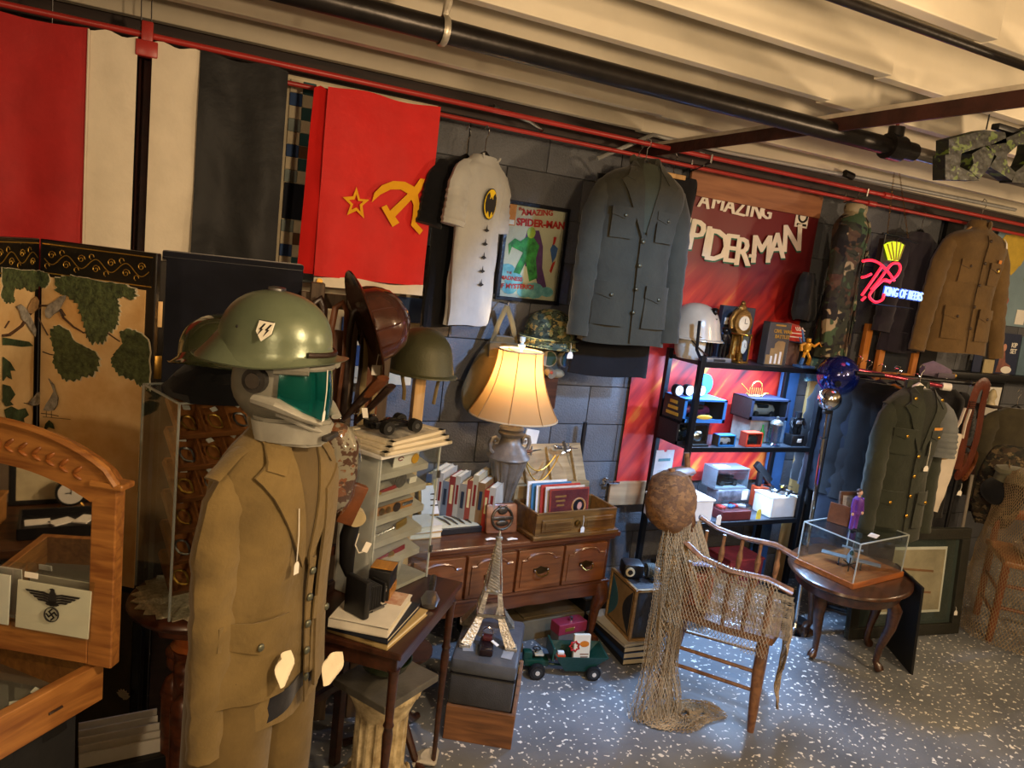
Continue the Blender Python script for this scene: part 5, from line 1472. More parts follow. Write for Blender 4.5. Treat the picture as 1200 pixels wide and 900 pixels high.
for j in range(13):
    f = j/12; r = shr(f)
    rows.append([mb.bm.verts.new(((r*(1+.006*math.cos(8*2*PI*k/n)))*math.cos(2*PI*k/n),r*(1+.006*math.cos(8*2*PI*k/n))*math.sin(2*PI*k/n),zs0+(zs1-zs0)*f)) for k in range(n)])
for A_,B_ in zip(rows,rows[1:]):
    for k in range(n): mb.bm.faces.new((A_[k],A_[(k+1) % n],B_[(k+1) % n],B_[k]))
mb.build('lamp_shade',SHM,t)
for k in range(8):
    a = 2*PI*k/8+.1
    MB().tube([((shr(f)+.003)*math.cos(a),(shr(f)+.003)*math.sin(a),zs0+(zs1-zs0)*f) for f in [j/8 for j in range(9)]],.0022,5).build('shade_rib',mat('shade_braid','#9c7440',.7),t)
for (z,r) in ((zs0,.199),(zs1,.099)):
    MB().tube([(r*math.cos(2*PI*k/32),r*math.sin(2*PI*k/32),z) for k in range(32)],.004,6,close=True).build('shade_trim',mat('trim_cloth','#c8b088',.7),t)
MB().tube([(-.098,0,zs1-.01),(0,0,zs1-.014),(.098,0,zs1-.01)],.002,6).tube([(0,-.098,zs1-.01),(0,0,zs1-.014),(0,.098,zs1-.01)],.002,6).build('harp',BRASS,t)
MB().lathe([(0,0),(.004,0),(.004,.012),(.016,.034),(.018,.04),(.008,.044),(.008,.05),(.013,.056),(.013,.075),(0,.078)],14,c=(0,0,zs1-.014)).build('finial',mat('glass_finial','#c8e0ea',.1,var=0,bump=0,coat=.5),t)
BULB = mat('led_bulb','#ffffff',.5,var=0,bump=0,emit='#ffe2b8',estr=8)
zb_ = zs0+(zs1-zs0)*.52
MB().ell((0,0,zb_),(.028,.028,.035),16,10).build('bulb',BULB,t)
lamp('table_lamp_light',(LPX.x,2.93,DZ+zb_+.05),9,(1.0,.80,.55),.03)

# ---- row of books behind the knife box
cols = ['#2f5a84','#9c988a','#b4b0a4','#6c7680','#84342c','#a8a494','#8c887c','#8c4030','#aca488','#7c5c38','#a03024','#b0aca0']
nm_ = ['blue','pale cream','white','grey','dark red','ivory','light grey','rust red','buff','tan brown','bright red','off-white']
b0 = V(1.10,3.02,0); b1 = V(1.345,2.80,0)
ang = math.atan2(b1.y-b0.y,b1.x-b0.x); L_b = (b1-b0).length
x = 0
for i in range(12):
    th = L_b/12*(1+.2*math.sin(i*2.3)); h_ = .205+.02*math.sin(i*1.7)+(.02 if i in (2,7,8) else 0); dp = .15+.02*math.sin(i)
    q = b0+(b1-b0).normalized()*(x+th/2)
    tt = thing('book','%s book standing in the row behind the knife box, %s' % (nm_[i],['leftmost in the row','second from the left','third from the left','fourth from the left','fifth from the left','sixth from the left','sixth from the lamp end','fifth from the lamp end','fourth from the lamp end','third from the lamp end','second from the lamp end','nearest the urn lamp'][i]),'book',(q.x,q.y,DZ+.0008),ang,'books standing on the dresser')
    C_ = mat('cover_row_%d' % i,cols[i],.5,var=.08,bump=.04)
    MB().box((0,dp/2,h_/2),(th-.003,dp-.006,h_-.008)).build('pages',mat('pages_white','#d8d2c0',.8,var=.05),tt,False)
    MB().box((-th/2+.001,dp/2,h_/2),(.002,dp,h_)).build('cover',C_,tt,False)
    MB().box((th/2-.001,dp/2,h_/2),(.002,dp,h_)).build('cover',C_,tt,False)
    MB().box((0,.001,h_/2),(th,.003,h_)).build('spine',C_,tt,False)
    MB().box((0,-.0008,h_*.62),(th*.45,.001,h_*.4)).build('spine_print',mat('spine_ink_%d' % (i % 3),('#1e2a3a','#d8c890','#7a1c18')[i % 3],.6),tt,False)
    x += th
# ---- open case of knives
p = frompx(533,620)
t = thing('knife_case','black flat case lying open with white lining and silver cutlery','case',(p.x,p.y+.02,p.z),DA-.0)
MB().bbox((0,0,.014),(.2,.16,.028),.003).build('case_base',BLACKP,t,False)
MB().box((0,0,.0285),(.18,.14,.003)).build('case_lining',mat('satin_lining','#d0ccae',.6,var=.05),t,False)
for k in range(4):
    MB().tube([(-.06+.034*k,.05,.034),(-.045+.034*k,0,.036),(-.04+.034*k,-.05,.034)],[.004,.006,.003],6,flat=.5).build('cutlery',STEEL,t)
lid = MB().bbox((0,0,.075),(.2,.016,.15),.003).build('case_lid',BRASS,t,False); lid.location = (-.03,.095,.02); lid.rotation_euler = (-.25,0,0)
MB().box((0,-.0095,.075),(.175,.002,.128)).build('lid_lining',mat('lid_satin','#d8d4cc',.6,var=.04),lid,False)
for k in range(3): MB().bbox((0,-.0115,.05+.025*k),(.09,.002,.006),.001).build('lid_print',BLK2,lid,False)
# low stack left of the knife case
p = frompx(492,632)
for i,(c_,lb) in enumerate((('#b08a54','tan paperback at the bottom of the small stack by the white cabinet'),('#d6d0c0','white paperback on top of the small stack by the white cabinet'))):
    book(lb,c_,.16,.13,.028,(p.x+.01,p.y+.06,DZ+.001+.0286*i),DA+.1*i)
# plaque
p = frompx(590,628)
t = thing('wall_plaque','square brown wooden plaque with a round bronze medallion propped up','plaque',(p.x,p.y+.03,p.z+.002),DA-.1,rx=-.18)
MB().bbox((0,0,.065),(.15,.014,.13),.012).build('plaque_board',wood('plaque_wood','#6a3c22','#93603c',.4),t)
BRZ = mat('bronze_relief','#4c4438',.4,.7,var=.3,nscale=40,bump=.3)
mb = MB().tube([(.048*math.cos(a),-.010,.065+.048*math.sin(a)) for a in [2*PI*k/28 for k in range(28)]],.006,8,close=True)
mb.build('wreath_ring',BRZ,t)
MB().bbox((0,-.013,.066),(.105,.006,.016),.003).build('medallion_bar',BRZ,t)
MB().ell((0,-.012,.045),(.03,.006,.014),12,8).build('medallion_shield',BRZ,t)
MB().ell((0,-.012,.1),(.024,.007,.018),12,8).ell((-.014,-.012,.115),(.008,.005,.008),8,6).ell((.014,-.012,.115),(.008,.005,.008),8,6).build('medallion_crest',BRZ,t)
for (x_,lb) in ((575,'folded white paper tag lying left under the plaque'),(600,'folded white paper tag lying right under the plaque')):
    p = frompx(x_,633)
    single('paper_tag',MB().tube([(-.025,0,.004),(0,.0,.007),(.025,0,.003)],[.008,.011,.006],6,flat=.4),PAPER,lb,'tag',p,DA)
# ---- drawer-fronted box with magazines
p = ond(-.265,.10)
t = thing('wooden_box','open dark wooden box with carved drawer front holding magazines','box',(p.x,p.y,DZ+.001),DA)
WB = wood('box_walnut','#4c3216','#7c5a2c',.35,coat=.4)
bwid,bdep,bh = .44,.2,.115
MB().bbox((0,0,.01),(bwid+.03,bdep+.03,.02),.005).build('box_base',WB,t,False)
for y in (-1,1): MB().bbox((0,y*(bdep/2-.006),bh/2+.01),(bwid,.012,bh-.01),.003).build('box_side',WB,t,False)
for x_ in (-1,1): MB().bbox((x_*(bwid/2-.006),0,bh/2+.01),(.012,bdep-.024,bh-.01),.003).build('box_side',WB,t,False)
for x_ in (-.11,.115):
    f_ = MB().bbox((x_,-bdep/2-.004,.062),(.165,.01,.055),.004).build('false_drawer',WB,t,False)
    MB().bbox((x_,-bdep/2-.010,.062),(.135,.004,.03),.002).build('raised_panel',WB,f_,False)
MB().lathe([(0,0),(.016,0),(.014,.006),(.006,.008),(0,.01)],14,M=rotM(PI/2,0,0,(.0,-bdep/2-.002,.062))).build('lock_boss',BRASS,t)
price_tag(t,(.02,-bdep/2-.014,.1),drop=.05,h=.05,w=.02)
mags = [('#b44a3c','red illustrated magazine in a clear sleeve at the front of the wooden box'),('#c8bdb0','pale magazine behind the red one in the wooden box'),('#a83a30','dark red magazine third from the front of the wooden box'),('#dcdcd8','white magazine fourth from the front of the wooden box'),('#3c7096','blue magazine fifth from the front of the wooden box'),('#e0ded8','white magazine at the back of the wooden box')]
for i,(c_,lb) in enumerate(mags):
    q = ond(-.285-.012*i,.04+.019*i)
    tt = thing('magazine',lb,'magazine',(q.x-.0,q.y,DZ+.024),DA,'magazines in the wooden box',rx=-.12)
    MB().bbox((0,0,.1),(.215,.006,.17+.008*(i % 3)),.001).build('magazine_body',mat('mag_%d' % i,c_,.4,var=.1,nscale=20),tt,False)
    if i == 0:
        MB().box((0,-.004,.1),(.2,.001,.155)).build('cover_art',mat('mag_art','#54242c',.35,var=.3,nscale=14,col2='#843c34'),tt,False)
        MB().tube([(.05+.036*math.cos(a),-.005,.1+.036*math.sin(a)) for a in [2*PI*k/24 for k in range(24)]],.005,6,close=True).build('round_frame_print',mat('mag_gold','#a8743c',.5),tt)
        MB().ell((.05,-.004,.1),(.033,.002,.033),20,8).build('portrait_print',mat('portrait_dark','#14141c',.5,var=.1),tt)
        MB().ell((.055,-.0062,.102),(.013,.001,.018),14,8,rot=(0,.3,0)).build('portrait_print',mat('portrait_skin','#c48c78',.6),tt)
        for k in range(3): MB().box((-.05,-.005,.15-.02*k),(.06-.01*k,.001,.008)).build('title_print',mat('mag_gold','#a8743c',.5),tt,False)
        MB().box((0,-.0065,.1),(.225,.0006,.18)).build('clear_sleeve',ACRYL,tt,False)
# ---- box with hanging chain and knives behind
p = ond(-.27,.285)
t = thing('slanted_box','weathered tan wooden desk box with a raised sloping lid','box',(p.x,p.y,DZ+.001),DA)
TB = wood('tan_box_wood','#75613f','#a08c64',.6,coat=0)
MB().bbox((0,0,.09),(.42,.15,.18),.004).build('box_body',TB,t,False)
MB().bbox((0,.0,.0),(.42,.012,.2),.003,rot=(0,0,0)).warp(lambda c: Matrix.Rotation(-.5,4,'X') @ c + V(0,-.0,.25)).build('box_lid',TB,t,False)
for k in range(3): MB().bbox((-.14+.14*k,-.02,.25),(.01,.02,.18),.002,rot=(-.5,0,0)).build('lid_batten',TB,t,False)
# daggers and chain lying over the top edge
q0_ = ond(-.45,.25,.34)
for i,(x0_,x1_,z0_,z1_,lb,m_) in enumerate(((-.46,-.34,.325,.335,'dark wooden-handled dagger resting over the tan desk box, left',LEATHER),(-.26,-.13,.345,.335,'silver knife resting over the tan desk box, right',STEEL))):
    a,b_ = ond(x0_,.245,z0_),ond(x1_,.25,z1_)
    tt = thing('dagger',lb,'knife',a)
    MB().tube([(0,0,0),(b_-a)*.55],.009,8).build('handle',m_,tt)
    MB().tube([(b_-a)*.55,(b_-a)],[.008,.004],6,flat=.4).build('blade',CHROME,tt)
    MB().tube([(b_-a)*.55-V(0,0,.022),(b_-a)*.55+V(0,0,.022)],.004,6).build('guard',CHROME,tt)
    MB().ell((0,0,0),(.012,.012,.012),10,6).build('pommel',CHROME,tt)
a,b_ = ond(-.24,.22,.33),ond(-.17,.22,.24)
tt = thing('dagger','silver dagger hanging point down over the tan desk box','knife',a)
MB().tube([(0,0,0.05),(.02,0,.0)],.008,8).build('handle',STEEL,tt)
MB().tube([(.02,0,0),(.055,0,-.07)],[.009,.003],6,flat=.4).build('blade',CHROME,tt)
MB().tube([(.0,0,-.008),(.04,0,.01)],.004,6).build('guard',CHROME,tt)
for i in range(2):
    a = ond(-.46,.2,.32); b_ = ond(-.29+.02*i,.2,.32)
    pts = [a+(b_-a)*f+V(0,0,-(.07+.05*i)*4*f*(1-f)) for f in [k/16 for k in range(17)]]
    mb = MB().tube([p_-a for p_ in pts],.0035,6)
    single('necklace_chain',mb,GOLD,('short gold chain looped before the tan desk box','longer gold chain looped before the tan desk box')[i],'chain',a)
# white board leaning behind the lamp
p = at(618,520,Y=3.12)
single('white_board',MB().bbox((0,0,0),(.07,.01,.34),.002,rot=(0,.13,0)),WHITEP,'narrow white board leaning on the wall behind the lamp','board',(p.x+.005,3.13,p.z-.10),smooth=False)
p = at(686,495,Y=3.12)
single('black_rod',MB().tube([(0,0,0),(-.0,.0,-p.z)],.012,8),BLACKP,'black rod leaning against the block wall right of the desk box','rod',(p.x,3.12,p.z))
# ============================================================ UNDER AND BESIDE THE DRESSER
t = thing('cardboard_sheet','dark cardboard box lying on the floor beneath the dresser','box',(1.75,3.0,0),.1)
MB().bbox((0,0,.05),(.5,.25,.1),.003).build('box_body',mat('cardboard','#6c6048',.8,var=.12),t,False)
MB().bbox((0,-.0,.104),(.3,.2,.008),.002).build('lid_flap',mat('cardboard','#6c6048',.8),t,False)
for i,(x_,y_,lb) in enumerate(((1.42,2.95,'black storage box pushed far under the dresser, left'),(2.02,3.0,'black storage box under the right end of the dresser'))):
    t = thing('storage_box',lb,'box',(x_,y_,0),.1*i)
    MB().bbox((0,0,.08),(.16,.2,.16),.006).build('box_body',BLACKP,t,False)
    MB().bbox((0,0,.166),(.17,.21,.012),.003).build('box_lid',mat('box_lid_grey','#54524e',.5),t,False)
# toy tractor with trailer
p0 = at(628,796,Z=0); p1 = at(694,797,Z=0)
wa = math.atan2(p1.y-p0.y,p1.x-p0.x)
t = thing('toy_tractor','green toy tractor towing a green dump trailer on the floor','toy',(p0.x,p0.y,0),wa)
DGR = mat('toy_dark_green','#123c30',.35,var=.1)
TYR = mat('tyre_rubber','#101010',.7,var=.05)
LL = (p1-p0).length
for (x_,y_,r_) in ((0,0,.036),(0,.1,.036),(LL,0,.033),(LL,.11,.033)):
    wq = MB().lathe([(r_*.6,-.013),(r_*.9,-.013),(r_,-.006),(r_,.006),(r_*.9,.013),(r_*.6,.013)],22,M=rotM(PI/2,0,0,(x_,y_,r_))).build('wheel',TYR,t)
    MB().tube([(x_,y_-.014,r_),(x_,y_+.014,r_)],r_*.62,16).build('rim',mat('rim_dark','#2a2c2c',.5),wq)
    MB().tube([(x_,y_-.017,r_),(x_,y_+.017,r_)],r_*.28,12).build('hub',mat('hub_cream','#c8c4b8',.4),wq)
MB().bbox((-.0,.05,.06),(.11,.05,.03),.005).build('tractor_body',DGR,t)
MB().bbox((-.04,.05,.085),(.04,.04,.045),.006).build('engine_hood',DGR,t)
MB().bbox((.01,.05,.095),(.04,.045,.008),.003).build('seat',mat('cream_plastic','#b8b098',.5),t)
MB().tube([(-.012,.05,.07),(-.0,.05,.115)],.003,6).build('steering_column',BLACKP,t)
MB().tube([(-.0+.016*math.cos(a),.05+.016*math.sin(a),.116) for a in [2*PI*k/14 for k in range(14)]],.003,6,close=True).build('steering_wheel',BLACKP,t)
MB().tube([(-.05,.05,.06),(-.075,.05,.05),(-.09,.05,.055)],.006,6).build('hitch',STEEL,t)
MB().tube([(.06,.05,.045),(LL*.5,.05,.04)],.005,6).build('drawbar',DGR,t)
tb = MB(); q = LL
for (A_,B_) in ((0,0),):
    zt_,zb2 = .115,.035
    top = [(q*.28,-.02),(q*1.22,-.02),(q*1.22,.13),(q*.28,.13)]
    bot = [(q*.5,.01),(q*.9,.01),(q*.9,.10),(q*.5,.10)]
    v = [(x_,y_,zt_) for x_,y_ in top]+[(x_,y_,zb2) for x_,y_ in bot]
    cx2 = q*.72
    v += [(cx2+(x_-cx2)*.95,.055+(y_-.055)*.95,zt_) for x_,y_ in top]+[(cx2+(x_-cx2)*.93,.055+(y_-.055)*.93,zb2+.006) for x_,y_ in bot]
    tb._add(v,[(0,1,5,4),(1,2,6,5),(2,3,7,6),(3,0,4,7),(4,5,6,7),(8,12,13,9),(9,13,14,10),(10,14,15,11),(11,15,12,8),(12,15,14,13),(0,8,9,1),(1,9,10,2),(2,10,11,3),(3,11,8,0)])
tb.build('dump_bed',DGR,t,False)
MB().bbox((q*.24,.05,.12),(.008,.12,.06),.002).build('front_guard',DGR,t,False)
Wm = Matrix.Translation((p0.x,p0.y,0)) @ Matrix.Rotation(wa,4,'Z')
def onw(x_,y_,z_): return Wm @ Vector((x_,y_,z_))
t = thing('toy_packet','cream toy packet with an orange oval and red print in the dump trailer','packet',onw(q*.78,.03,.05),wa+.05,rx=-.15)
MB().bbox((0,0,.07),(.075,.02,.14),.002).build('packet',mat('packet_cream','#dcd2b8',.6,var=.05),t,False)
MB().ell((.01,-.0105,.1),(.022,.001,.014),16,6).build('oval_print',mat('packet_orange','#c8741c',.5),t)
MB().tube([(-.035+.016*math.cos(a)*(1+.4*(k % 2)),-.0105,.09+.016*math.sin(a)*(1+.4*(k % 2))) for k,a in enumerate([2*PI*k/14 for k in range(14)])],.005,5,close=True).build('star_print',mat('packet_red','#b42420',.5),t)
for k in range(3): MB().box((.012,-.011,.055-.012*k),(.04-.006*k,.001,.005)).build('line_print',mat('packet_grey','#8c6c58',.5),t,False)
t = thing('toy_block','small orange and red toy lying in the dump trailer','toy',onw(q*.42,.04,.075),wa)
MB().bbox((0,0,.012),(.045,.03,.024),.006).build('toy_body',mat('toy_orange','#c2441c',.4,var=.15),t)
MB().bbox((0,0,.03),(.03,.02,.014),.004).build('toy_top',PAPER,t)
p = at(668,742,Y=2.72)
t = thing('game_box','flat pink-red box with gold lettering behind the dump trailer','box',(p.x,2.74,0),.12)
MB().bbox((0,0,.13),(.16,.07,.05),.003).build('box_lid',mat('raspberry','#8e2c40',.5,var=.08),t,False)
MB().bbox((0,0,.053),(.15,.065,.105),.003).build('box_body',mat('box_grey','#6a6460',.6),t,False)
MB().bbox((-.02,-.036,.128),(.05,.002,.016),.0005).build('gold_print',GOLD,t,False)
MB().tube([(.0,-.01,.15),(.0,-.01,.175)],.009,8).build('chrome_knob',CHROME,t)
# books and projector
bs = at(770,762,Z=0)
bx_,by_ = 2.09,2.72
for i,(c_,lb,th_) in enumerate((('#1e2024','lowest dark book in the pile under the speaker box',.03),('#26406a','blue book in the middle of the pile under the speaker box',.03),('#2a2622','upper dark book in the pile under the speaker box',.028),('#c4c0b0','pale cover book on top of the pile under the speaker box',.012))):
    book(lb,c_,.2,.34,th_,(bx_-.008*i,by_+.004*i,.0005+[0,.0305,.061,.0895][i]),-.0+.04*i-.1,pagec='#d8ceb0')
t = thing('speaker_box','square wooden cased speaker with a dark two-tone front','speaker',(bx_+.02,by_-.02,.1025),-.1)
SB = wood('speaker_oak','#8a6a3c','#b08c58',.5)
sw,sd,sh_ = .17,.24,.25
MB().bbox((0,0,sh_/2),(sw-.004,sd-.004,sh_-.004),.003).build('cabinet',mat('speaker_grey','#3a3c40',.55,var=.1),t,False)
for (x_,z_,sx,sz) in ((-sw/2,sh_/2,.006,sh_),(sw/2,sh_/2,.006,sh_)):
    for y_ in (-sd/2,): MB().bbox((x_,y_,z_),(.014,.014,sz),.002).build('edge_strip',SB,t,False)
MB().bbox((-sw/2,sd/2,sh_/2),(.014,.014,sh_),.002).build('edge_strip',SB,t,False)
for z_ in (.004,sh_-.004):
    MB().bbox((0,-sd/2,z_),(sw,.014,.014),.002).build('edge_strip',SB,t,False)
    MB().bbox((-sw/2,0,z_),(.014,sd,.014),.002).build('edge_strip',SB,t,False)
Ms = rotM(0,0,-PI/2,(-sw/2-.001,0,sh_/2))
MB().prism([(-sd/2+.02,-sh_/2+.02),(sd/2-.02,-sh_/2+.02),(sd/2-.02,sh_/2-.02),(-sd/2+.02,sh_/2-.02)],.003,Ms).build('grille_cloth',mat('speaker_tan','#93764c',.7),t,False)
for s,c_ in ((-1,'#3c6a78'),(1,'#2a2c30')):
    MB().prism([(s*(sd/2-.02),-sh_/2+.02)]+[(s*(sd/2-.02-.075*math.sin(PI*k/12)),-sh_/2+.02+(sh_-.04)*k/12) for k in range(13)]+[(s*(sd/2-.02),sh_/2-.02)],.0015,Ms,y0=-.003).build('grille_shape',mat('grille_'+c_[1:],c_,.6),t,False)
t = thing('slide_projector','small black projector with a cream lens and coiled cord on the speaker box','projector',(bx_+.01,by_+.0,.1025+sh_+.002),-.35)
MB().bbox((-.03,0,.04),(.1,.1,.07),.016).build('projector_body',BLACKP,t)
MB().tube([(-.05,-.05,.04),(-.05,-.056,.04)],.022,18).build('lens_ring',mat('old_ivory','#c8b890',.4),t)
MB().tube([(-.05,-.056,.04),(-.05,-.059,.04)],.012,14).build('lens',BLACKP,t)
mb = MB()
for k in range(5):
    mb.tube([(.045+.008*k,(.035)*math.cos(a),.035+.03*math.sin(a)) for a in [2*PI*j/16 for j in range(16)]],.005,6,close=True)
mb.build('cord_coil',mat('grey_cord','#5c605c',.6),t)
MB().tube([(.05,0,.035),(.1,-.01,.03)],.026,14).build('motor_drum',mat('slate_blue_metal','#3a4450',.4,.3),t)
# ============================================================ THINGS HUNG ON THE WALL
# comic poster
C4 = [at(x_,y_,Y=3.17) for x_,y_ in ((594,237),(664.5,246),(653,354),(582,350))]
pw_ = (C4[1]-C4[0]).length; ph_ = ((C4[0]-C4[3]).length+(C4[1]-C4[2]).length)/2
cc = (C4[0]+C4[1]+C4[2]+C4[3])/4
t = thing('framed_comic','framed old comic cover with red title and green and purple art','poster',(cc.x,3.175,cc.z),0)
MB().box((0,.002,0),(pw_-.01,.012,ph_-.01)).build('comic_cover',mat('comic_paper','#c4bca0',.6,var=.1,nscale=5),t,False)
FR = mat('black_frame','#15161a',.3,var=.05)
for (x_,z_,sx,sz) in ((0,ph_/2,pw_+.02,.018),(0,-ph_/2,pw_+.02,.018),(-pw_/2,0,.018,ph_),(pw_/2,0,.018,ph_)):
    MB().bbox((x_,-.006,z_),(sx,.024,sz),.002).build('frame_side',FR,t,False)
CRD = mat('comic_red','#b8241c',.6); CGN = mat('comic_green','#3c9440',.6,var=.25,nscale=30,col2='#1c4c24'); CPU = mat('comic_purple','#5c3468',.6,var=.2,nscale=20); CBL = mat('comic_blue','#7fb2b4',.6,var=.2,nscale=25,col2='#4c8c94'); CYL = mat('comic_yellow','#d8c03c',.6)
mb = MB().text('the',.022,rotM(0,0,0,(-.085,-.0065,.195)),bold=.0005)
mb.text('AMAZING',.036,rotM(0,-.12,0,(.0,-.0065,.188)),bold=.001)
mb.build('title',CRD,t,False)
MB().text('SPIDER-MAN',.046,rotM(0,-.05,0,(.025,-.0065,.14)),bold=.0018,sx=.98).build('title',CRD,t,False)
MB().box((-.128,-.005,.165),(.04,.002,.1)).build('corner_box',mat('comic_orange','#d08438',.6),t,False)
MB().box((-.128,-.0065,.13),(.03,.001,.02)).build('price_box',PAPER,t,False)
MB().prism([(-.04,.1),(.02,.11),(.05,.04),(.06,-.06),(.1,-.16),(.06,-.17),(.02,-.08),(-.03,-.06),(-.06,.02)],.001,y0=-.0045).build('cover_shape',CPU,t,False)
MB().prism([(-.07,.05),(-.02,.09),(.03,.04),(.02,-.02),(.04,-.11),(.0,-.13),(-.03,-.04),(-.06,-.12),(-.09,-.1),(-.05,-.0),(-.11,.02),(-.12,-.02),(-.13,.03),(-.1,.06)],.001,y0=-.0056).build('cover_shape',CGN,t,False)
MB().ell((-.02,-.0075,.095),(.022,.001,.026),14,6).build('cover_shape',mat('comic_lime','#a0b848',.5),t)
for k,(x_,z_,r_) in enumerate(((-.12,-.09,.045),(-.08,-.13,.05),(.03,-.17,.055),(-.1,-.17,.04),(.1,-.17,.035),(-.02,-.18,.04))):
    MB().ell((x_,-.006-.0004*k,z_),(r_,.001,r_*.7),16,5).build('cloud_print',CBL,t)
mb = MB().text('THE',.016,rotM(0,0,0,(-.11,-.0085,-.1))).text('MADNESS',.026,rotM(0,0,0,(-.095,-.0085,-.125)),bold=.0006).text('OF MYSTERIO!',.030,rotM(0,-.05,0,(-.07,-.0085,-.16)),bold=.001)
mb.build('caption',CRD,t,False)
MB().prism([(.1,.06),(.13,.04),(.125,-.0),(.11,-.03),(.1,.0),(.09,.03)],.001,y0=-.0056).build('cover_shape',mat('comic_blue2','#3c5c94',.6),t,False)
MB().prism([(.1,.09),(.115,.09),(.11,.06),(.1,.05)],.001,y0=-.0066).prism([(.11,-.03),(.125,-.02),(.11,-.08),(.1,-.07)],.001,y0=-.0066).build('cover_shape',CRD,t,False)
MB().box((0,-.012,0),(pw_-.01,.001,ph_-.01)).build('glass_pane',ACRYL,t,False)
# canvas pack
p = at(592,358,Y=3.12)
t = thing('canvas_pack','drab canvas duffel bag hanging by its straps behind the lamp','bag',(p.x,3.10,p.z))
CAN = cloth('drab_canvas','#5c5238',.15)
mb = body_mesh([(-.14,.0,.05,.03),(-.18,-.0,.08,.035),(-.26,-.02,.11,.045),(-.38,-.045,.13,.045),(-.46,-.05,.12,.04),(-.5,-.05,.09,.03)],.04,5)
mb.build('pack_body',CAN,t)
for s in (-1,1): MB().tube([(0,0,0),(s*.035,-.01,-.08),(s*.06,-.015,-.17)],.012,6,flat=.3,up=(0,1,0)).build('shoulder_strap',CAN,t)
MB().bbox((-.01,-.04,-.2),(.15,.02,.07),.008).build('pack_flap',CAN,t)
MB().tube([(.08,-.055,-.22),(.1,-.062,-.4),(.07,-.07,-.58)],.006,6,flat=.5).build('side_seam',CAN,t)
MB().tube([(0,.09,.01),(0,-.012,.01),(0,-.014,.02)],.004,6).build('wall_hook',STEEL,t)
# camouflage helmet with goggles on a box
p = at(643,398,Y=3.02)
t = thing('camouflage_helmet','steel helmet with camouflage net cover and a white price tag','helmet',(p.x,3.02,p.z),.3)
pot_helmet(t,camo('leaf_camo',['#1e2a22','#51603c','#7e8a6c','#2e3a2c','#8a7c4c','#3c4a40'],20),L=.128,W=.112,H=.142)
MB().tube([(.122*math.cos(a),.14*math.sin(a),.012) for a in [2*PI*k/32 for k in range(32)]],.01,8,close=True,flat=.5).build('helmet_band',camo('leaf_camo2',['#2a3428','#5c6644','#4a5440'],25),t)
price_tag(t,(-.02,-.16,.01),drop=.04,h=.055,w=.036)
t = thing('gas_mask','grey rubber gas mask with two round lenses beneath the camouflage helmet','mask',(p.x+.01,3.03,p.z-.04),.12)
MB().ell((0,.02,-.06),(.085,.08,.1),20,14).build('mask_face',mat('mask_rubber','#3c4444',.5,var=.15),t)
for x_ in (-.035,.048):
    l_ = MB().tube([(x_,-.052,-.04),(x_*1.1,-.072,-.04)],.038,24).build('lens_frame',mat('mask_metal','#8c8a7c',.4,.5,var=.2),t)
    MB().tube([(x_*1.1,-.072,-.04),(x_*1.12,-.074,-.04)],.032,24).build('lens',mat('mask_glass','#28403c',.1,var=.05,bump=0),l_)
MB().tube([(-.02,-.05,-.1),(-.02,-.085,-.11)],.022,16).build('filter_cap',mat('mask_metal','#8c8a7c',.4,.5),t)
MB().ell((.03,-.05,-.11),(.04,.03,.022),14,8).build('mouth_piece',mat('mask_khaki','#7c7660',.6,var=.15),t)
MB().ell((-.028,-.09,-.1),(.008,.006,.008),8,6).build('valve',mat('red_valve','#8c3c28',.5),t)
zb3 = p.z-.19
t = thing('wooden_bracket','dark wooden block mounted on the wall under the gas mask','bracket',(p.x+.0,3.05,zb3))
MB().bbox((0,.0,-.055),(.12,.13,.15),.004).build('block_body',MAHOG,t,False)
MB().bbox((0,.06,.05),(.1,.03,.25),.004).build('back_board',MAHOG,t,False)
# ---- T-shirts
hk = at(567,172,Y=2.9)
t = thing('grey_tshirt','light grey T-shirt with a yellow oval bat emblem on a black hanger','t-shirt',(hk.x,2.88,hk.z+.01),.6)
TGY = cloth('heather_grey','#a8a8a4',.06,bscale=18)
hanger(t,BLACKP,.18,hookh=.07)
S = simple_garment(t,TGY,H=.68,SW=.155,dep=.04,hem=.93,sl=.2,seed=2,r0=.058,r1=.066,out=.02)
EMY = mat('emblem_yellow','#e8c41c',.7); 
ov = [(.046*math.cos(a),-.235+.062*math.sin(a)) for a in [2*PI*k/28 for k in range(28)]]
MB().drape([(x_*1.0,z_) for x_,z_ in ov],S,.010,.002,.02).build('emblem_oval',BLK2,t,False)
MB().drape([(x_*.93,-.235+(z_+.235)*.94) for x_,z_ in ov],S,.0115,.002,.02).build('emblem_oval',EMY,t,False)
bat = [(0,.018),(.004,.026),(.006,.018),(.014,.018),(.012,.03),(.022,.042),(.036,.028),(.041,.0),(.036,-.026),(.024,-.044),(.018,-.03),(.01,-.034),(0,-.056)]
bat = bat+[(-x_,z_) for x_,z_ in reversed(bat[1:-1])]
MB().drape([(x_*.95,-.233+z_) for x_,z_ in bat],S,.014,.001,.02).build('emblem_bat',BLK2,t,False)
for k in range(5):
    z_ = -.335-.055*k
    MB().drape([(-.02,z_-.004),(0,z_-.012),(.02,z_-.004),(.004,z_+.002),(0,z_+.018),(-.004,z_+.002)],S,.010,.001).build('small_print',BLK2,t,False)
MB().tube([(.062*math.cos(a),-.036+.0*a+.03*(1-abs(math.cos(a)))-.035*0,-.045-.03*math.sin(a)) for a in [PI*k/12 for k in range(13)]],.005,6).build('neckband',TGY,t)
t = thing('black_tshirt','black T-shirt hanging behind the grey one','t-shirt',(hk.x-.045,2.97,hk.z),.6)
hanger(t,BLACKP,.18,hookh=.08)
simple_garment(t,BLACKF,H=.69,SW=.18,dep=.035,sl=.2,seed=6,r0=.06,r1=.068,out=.03)
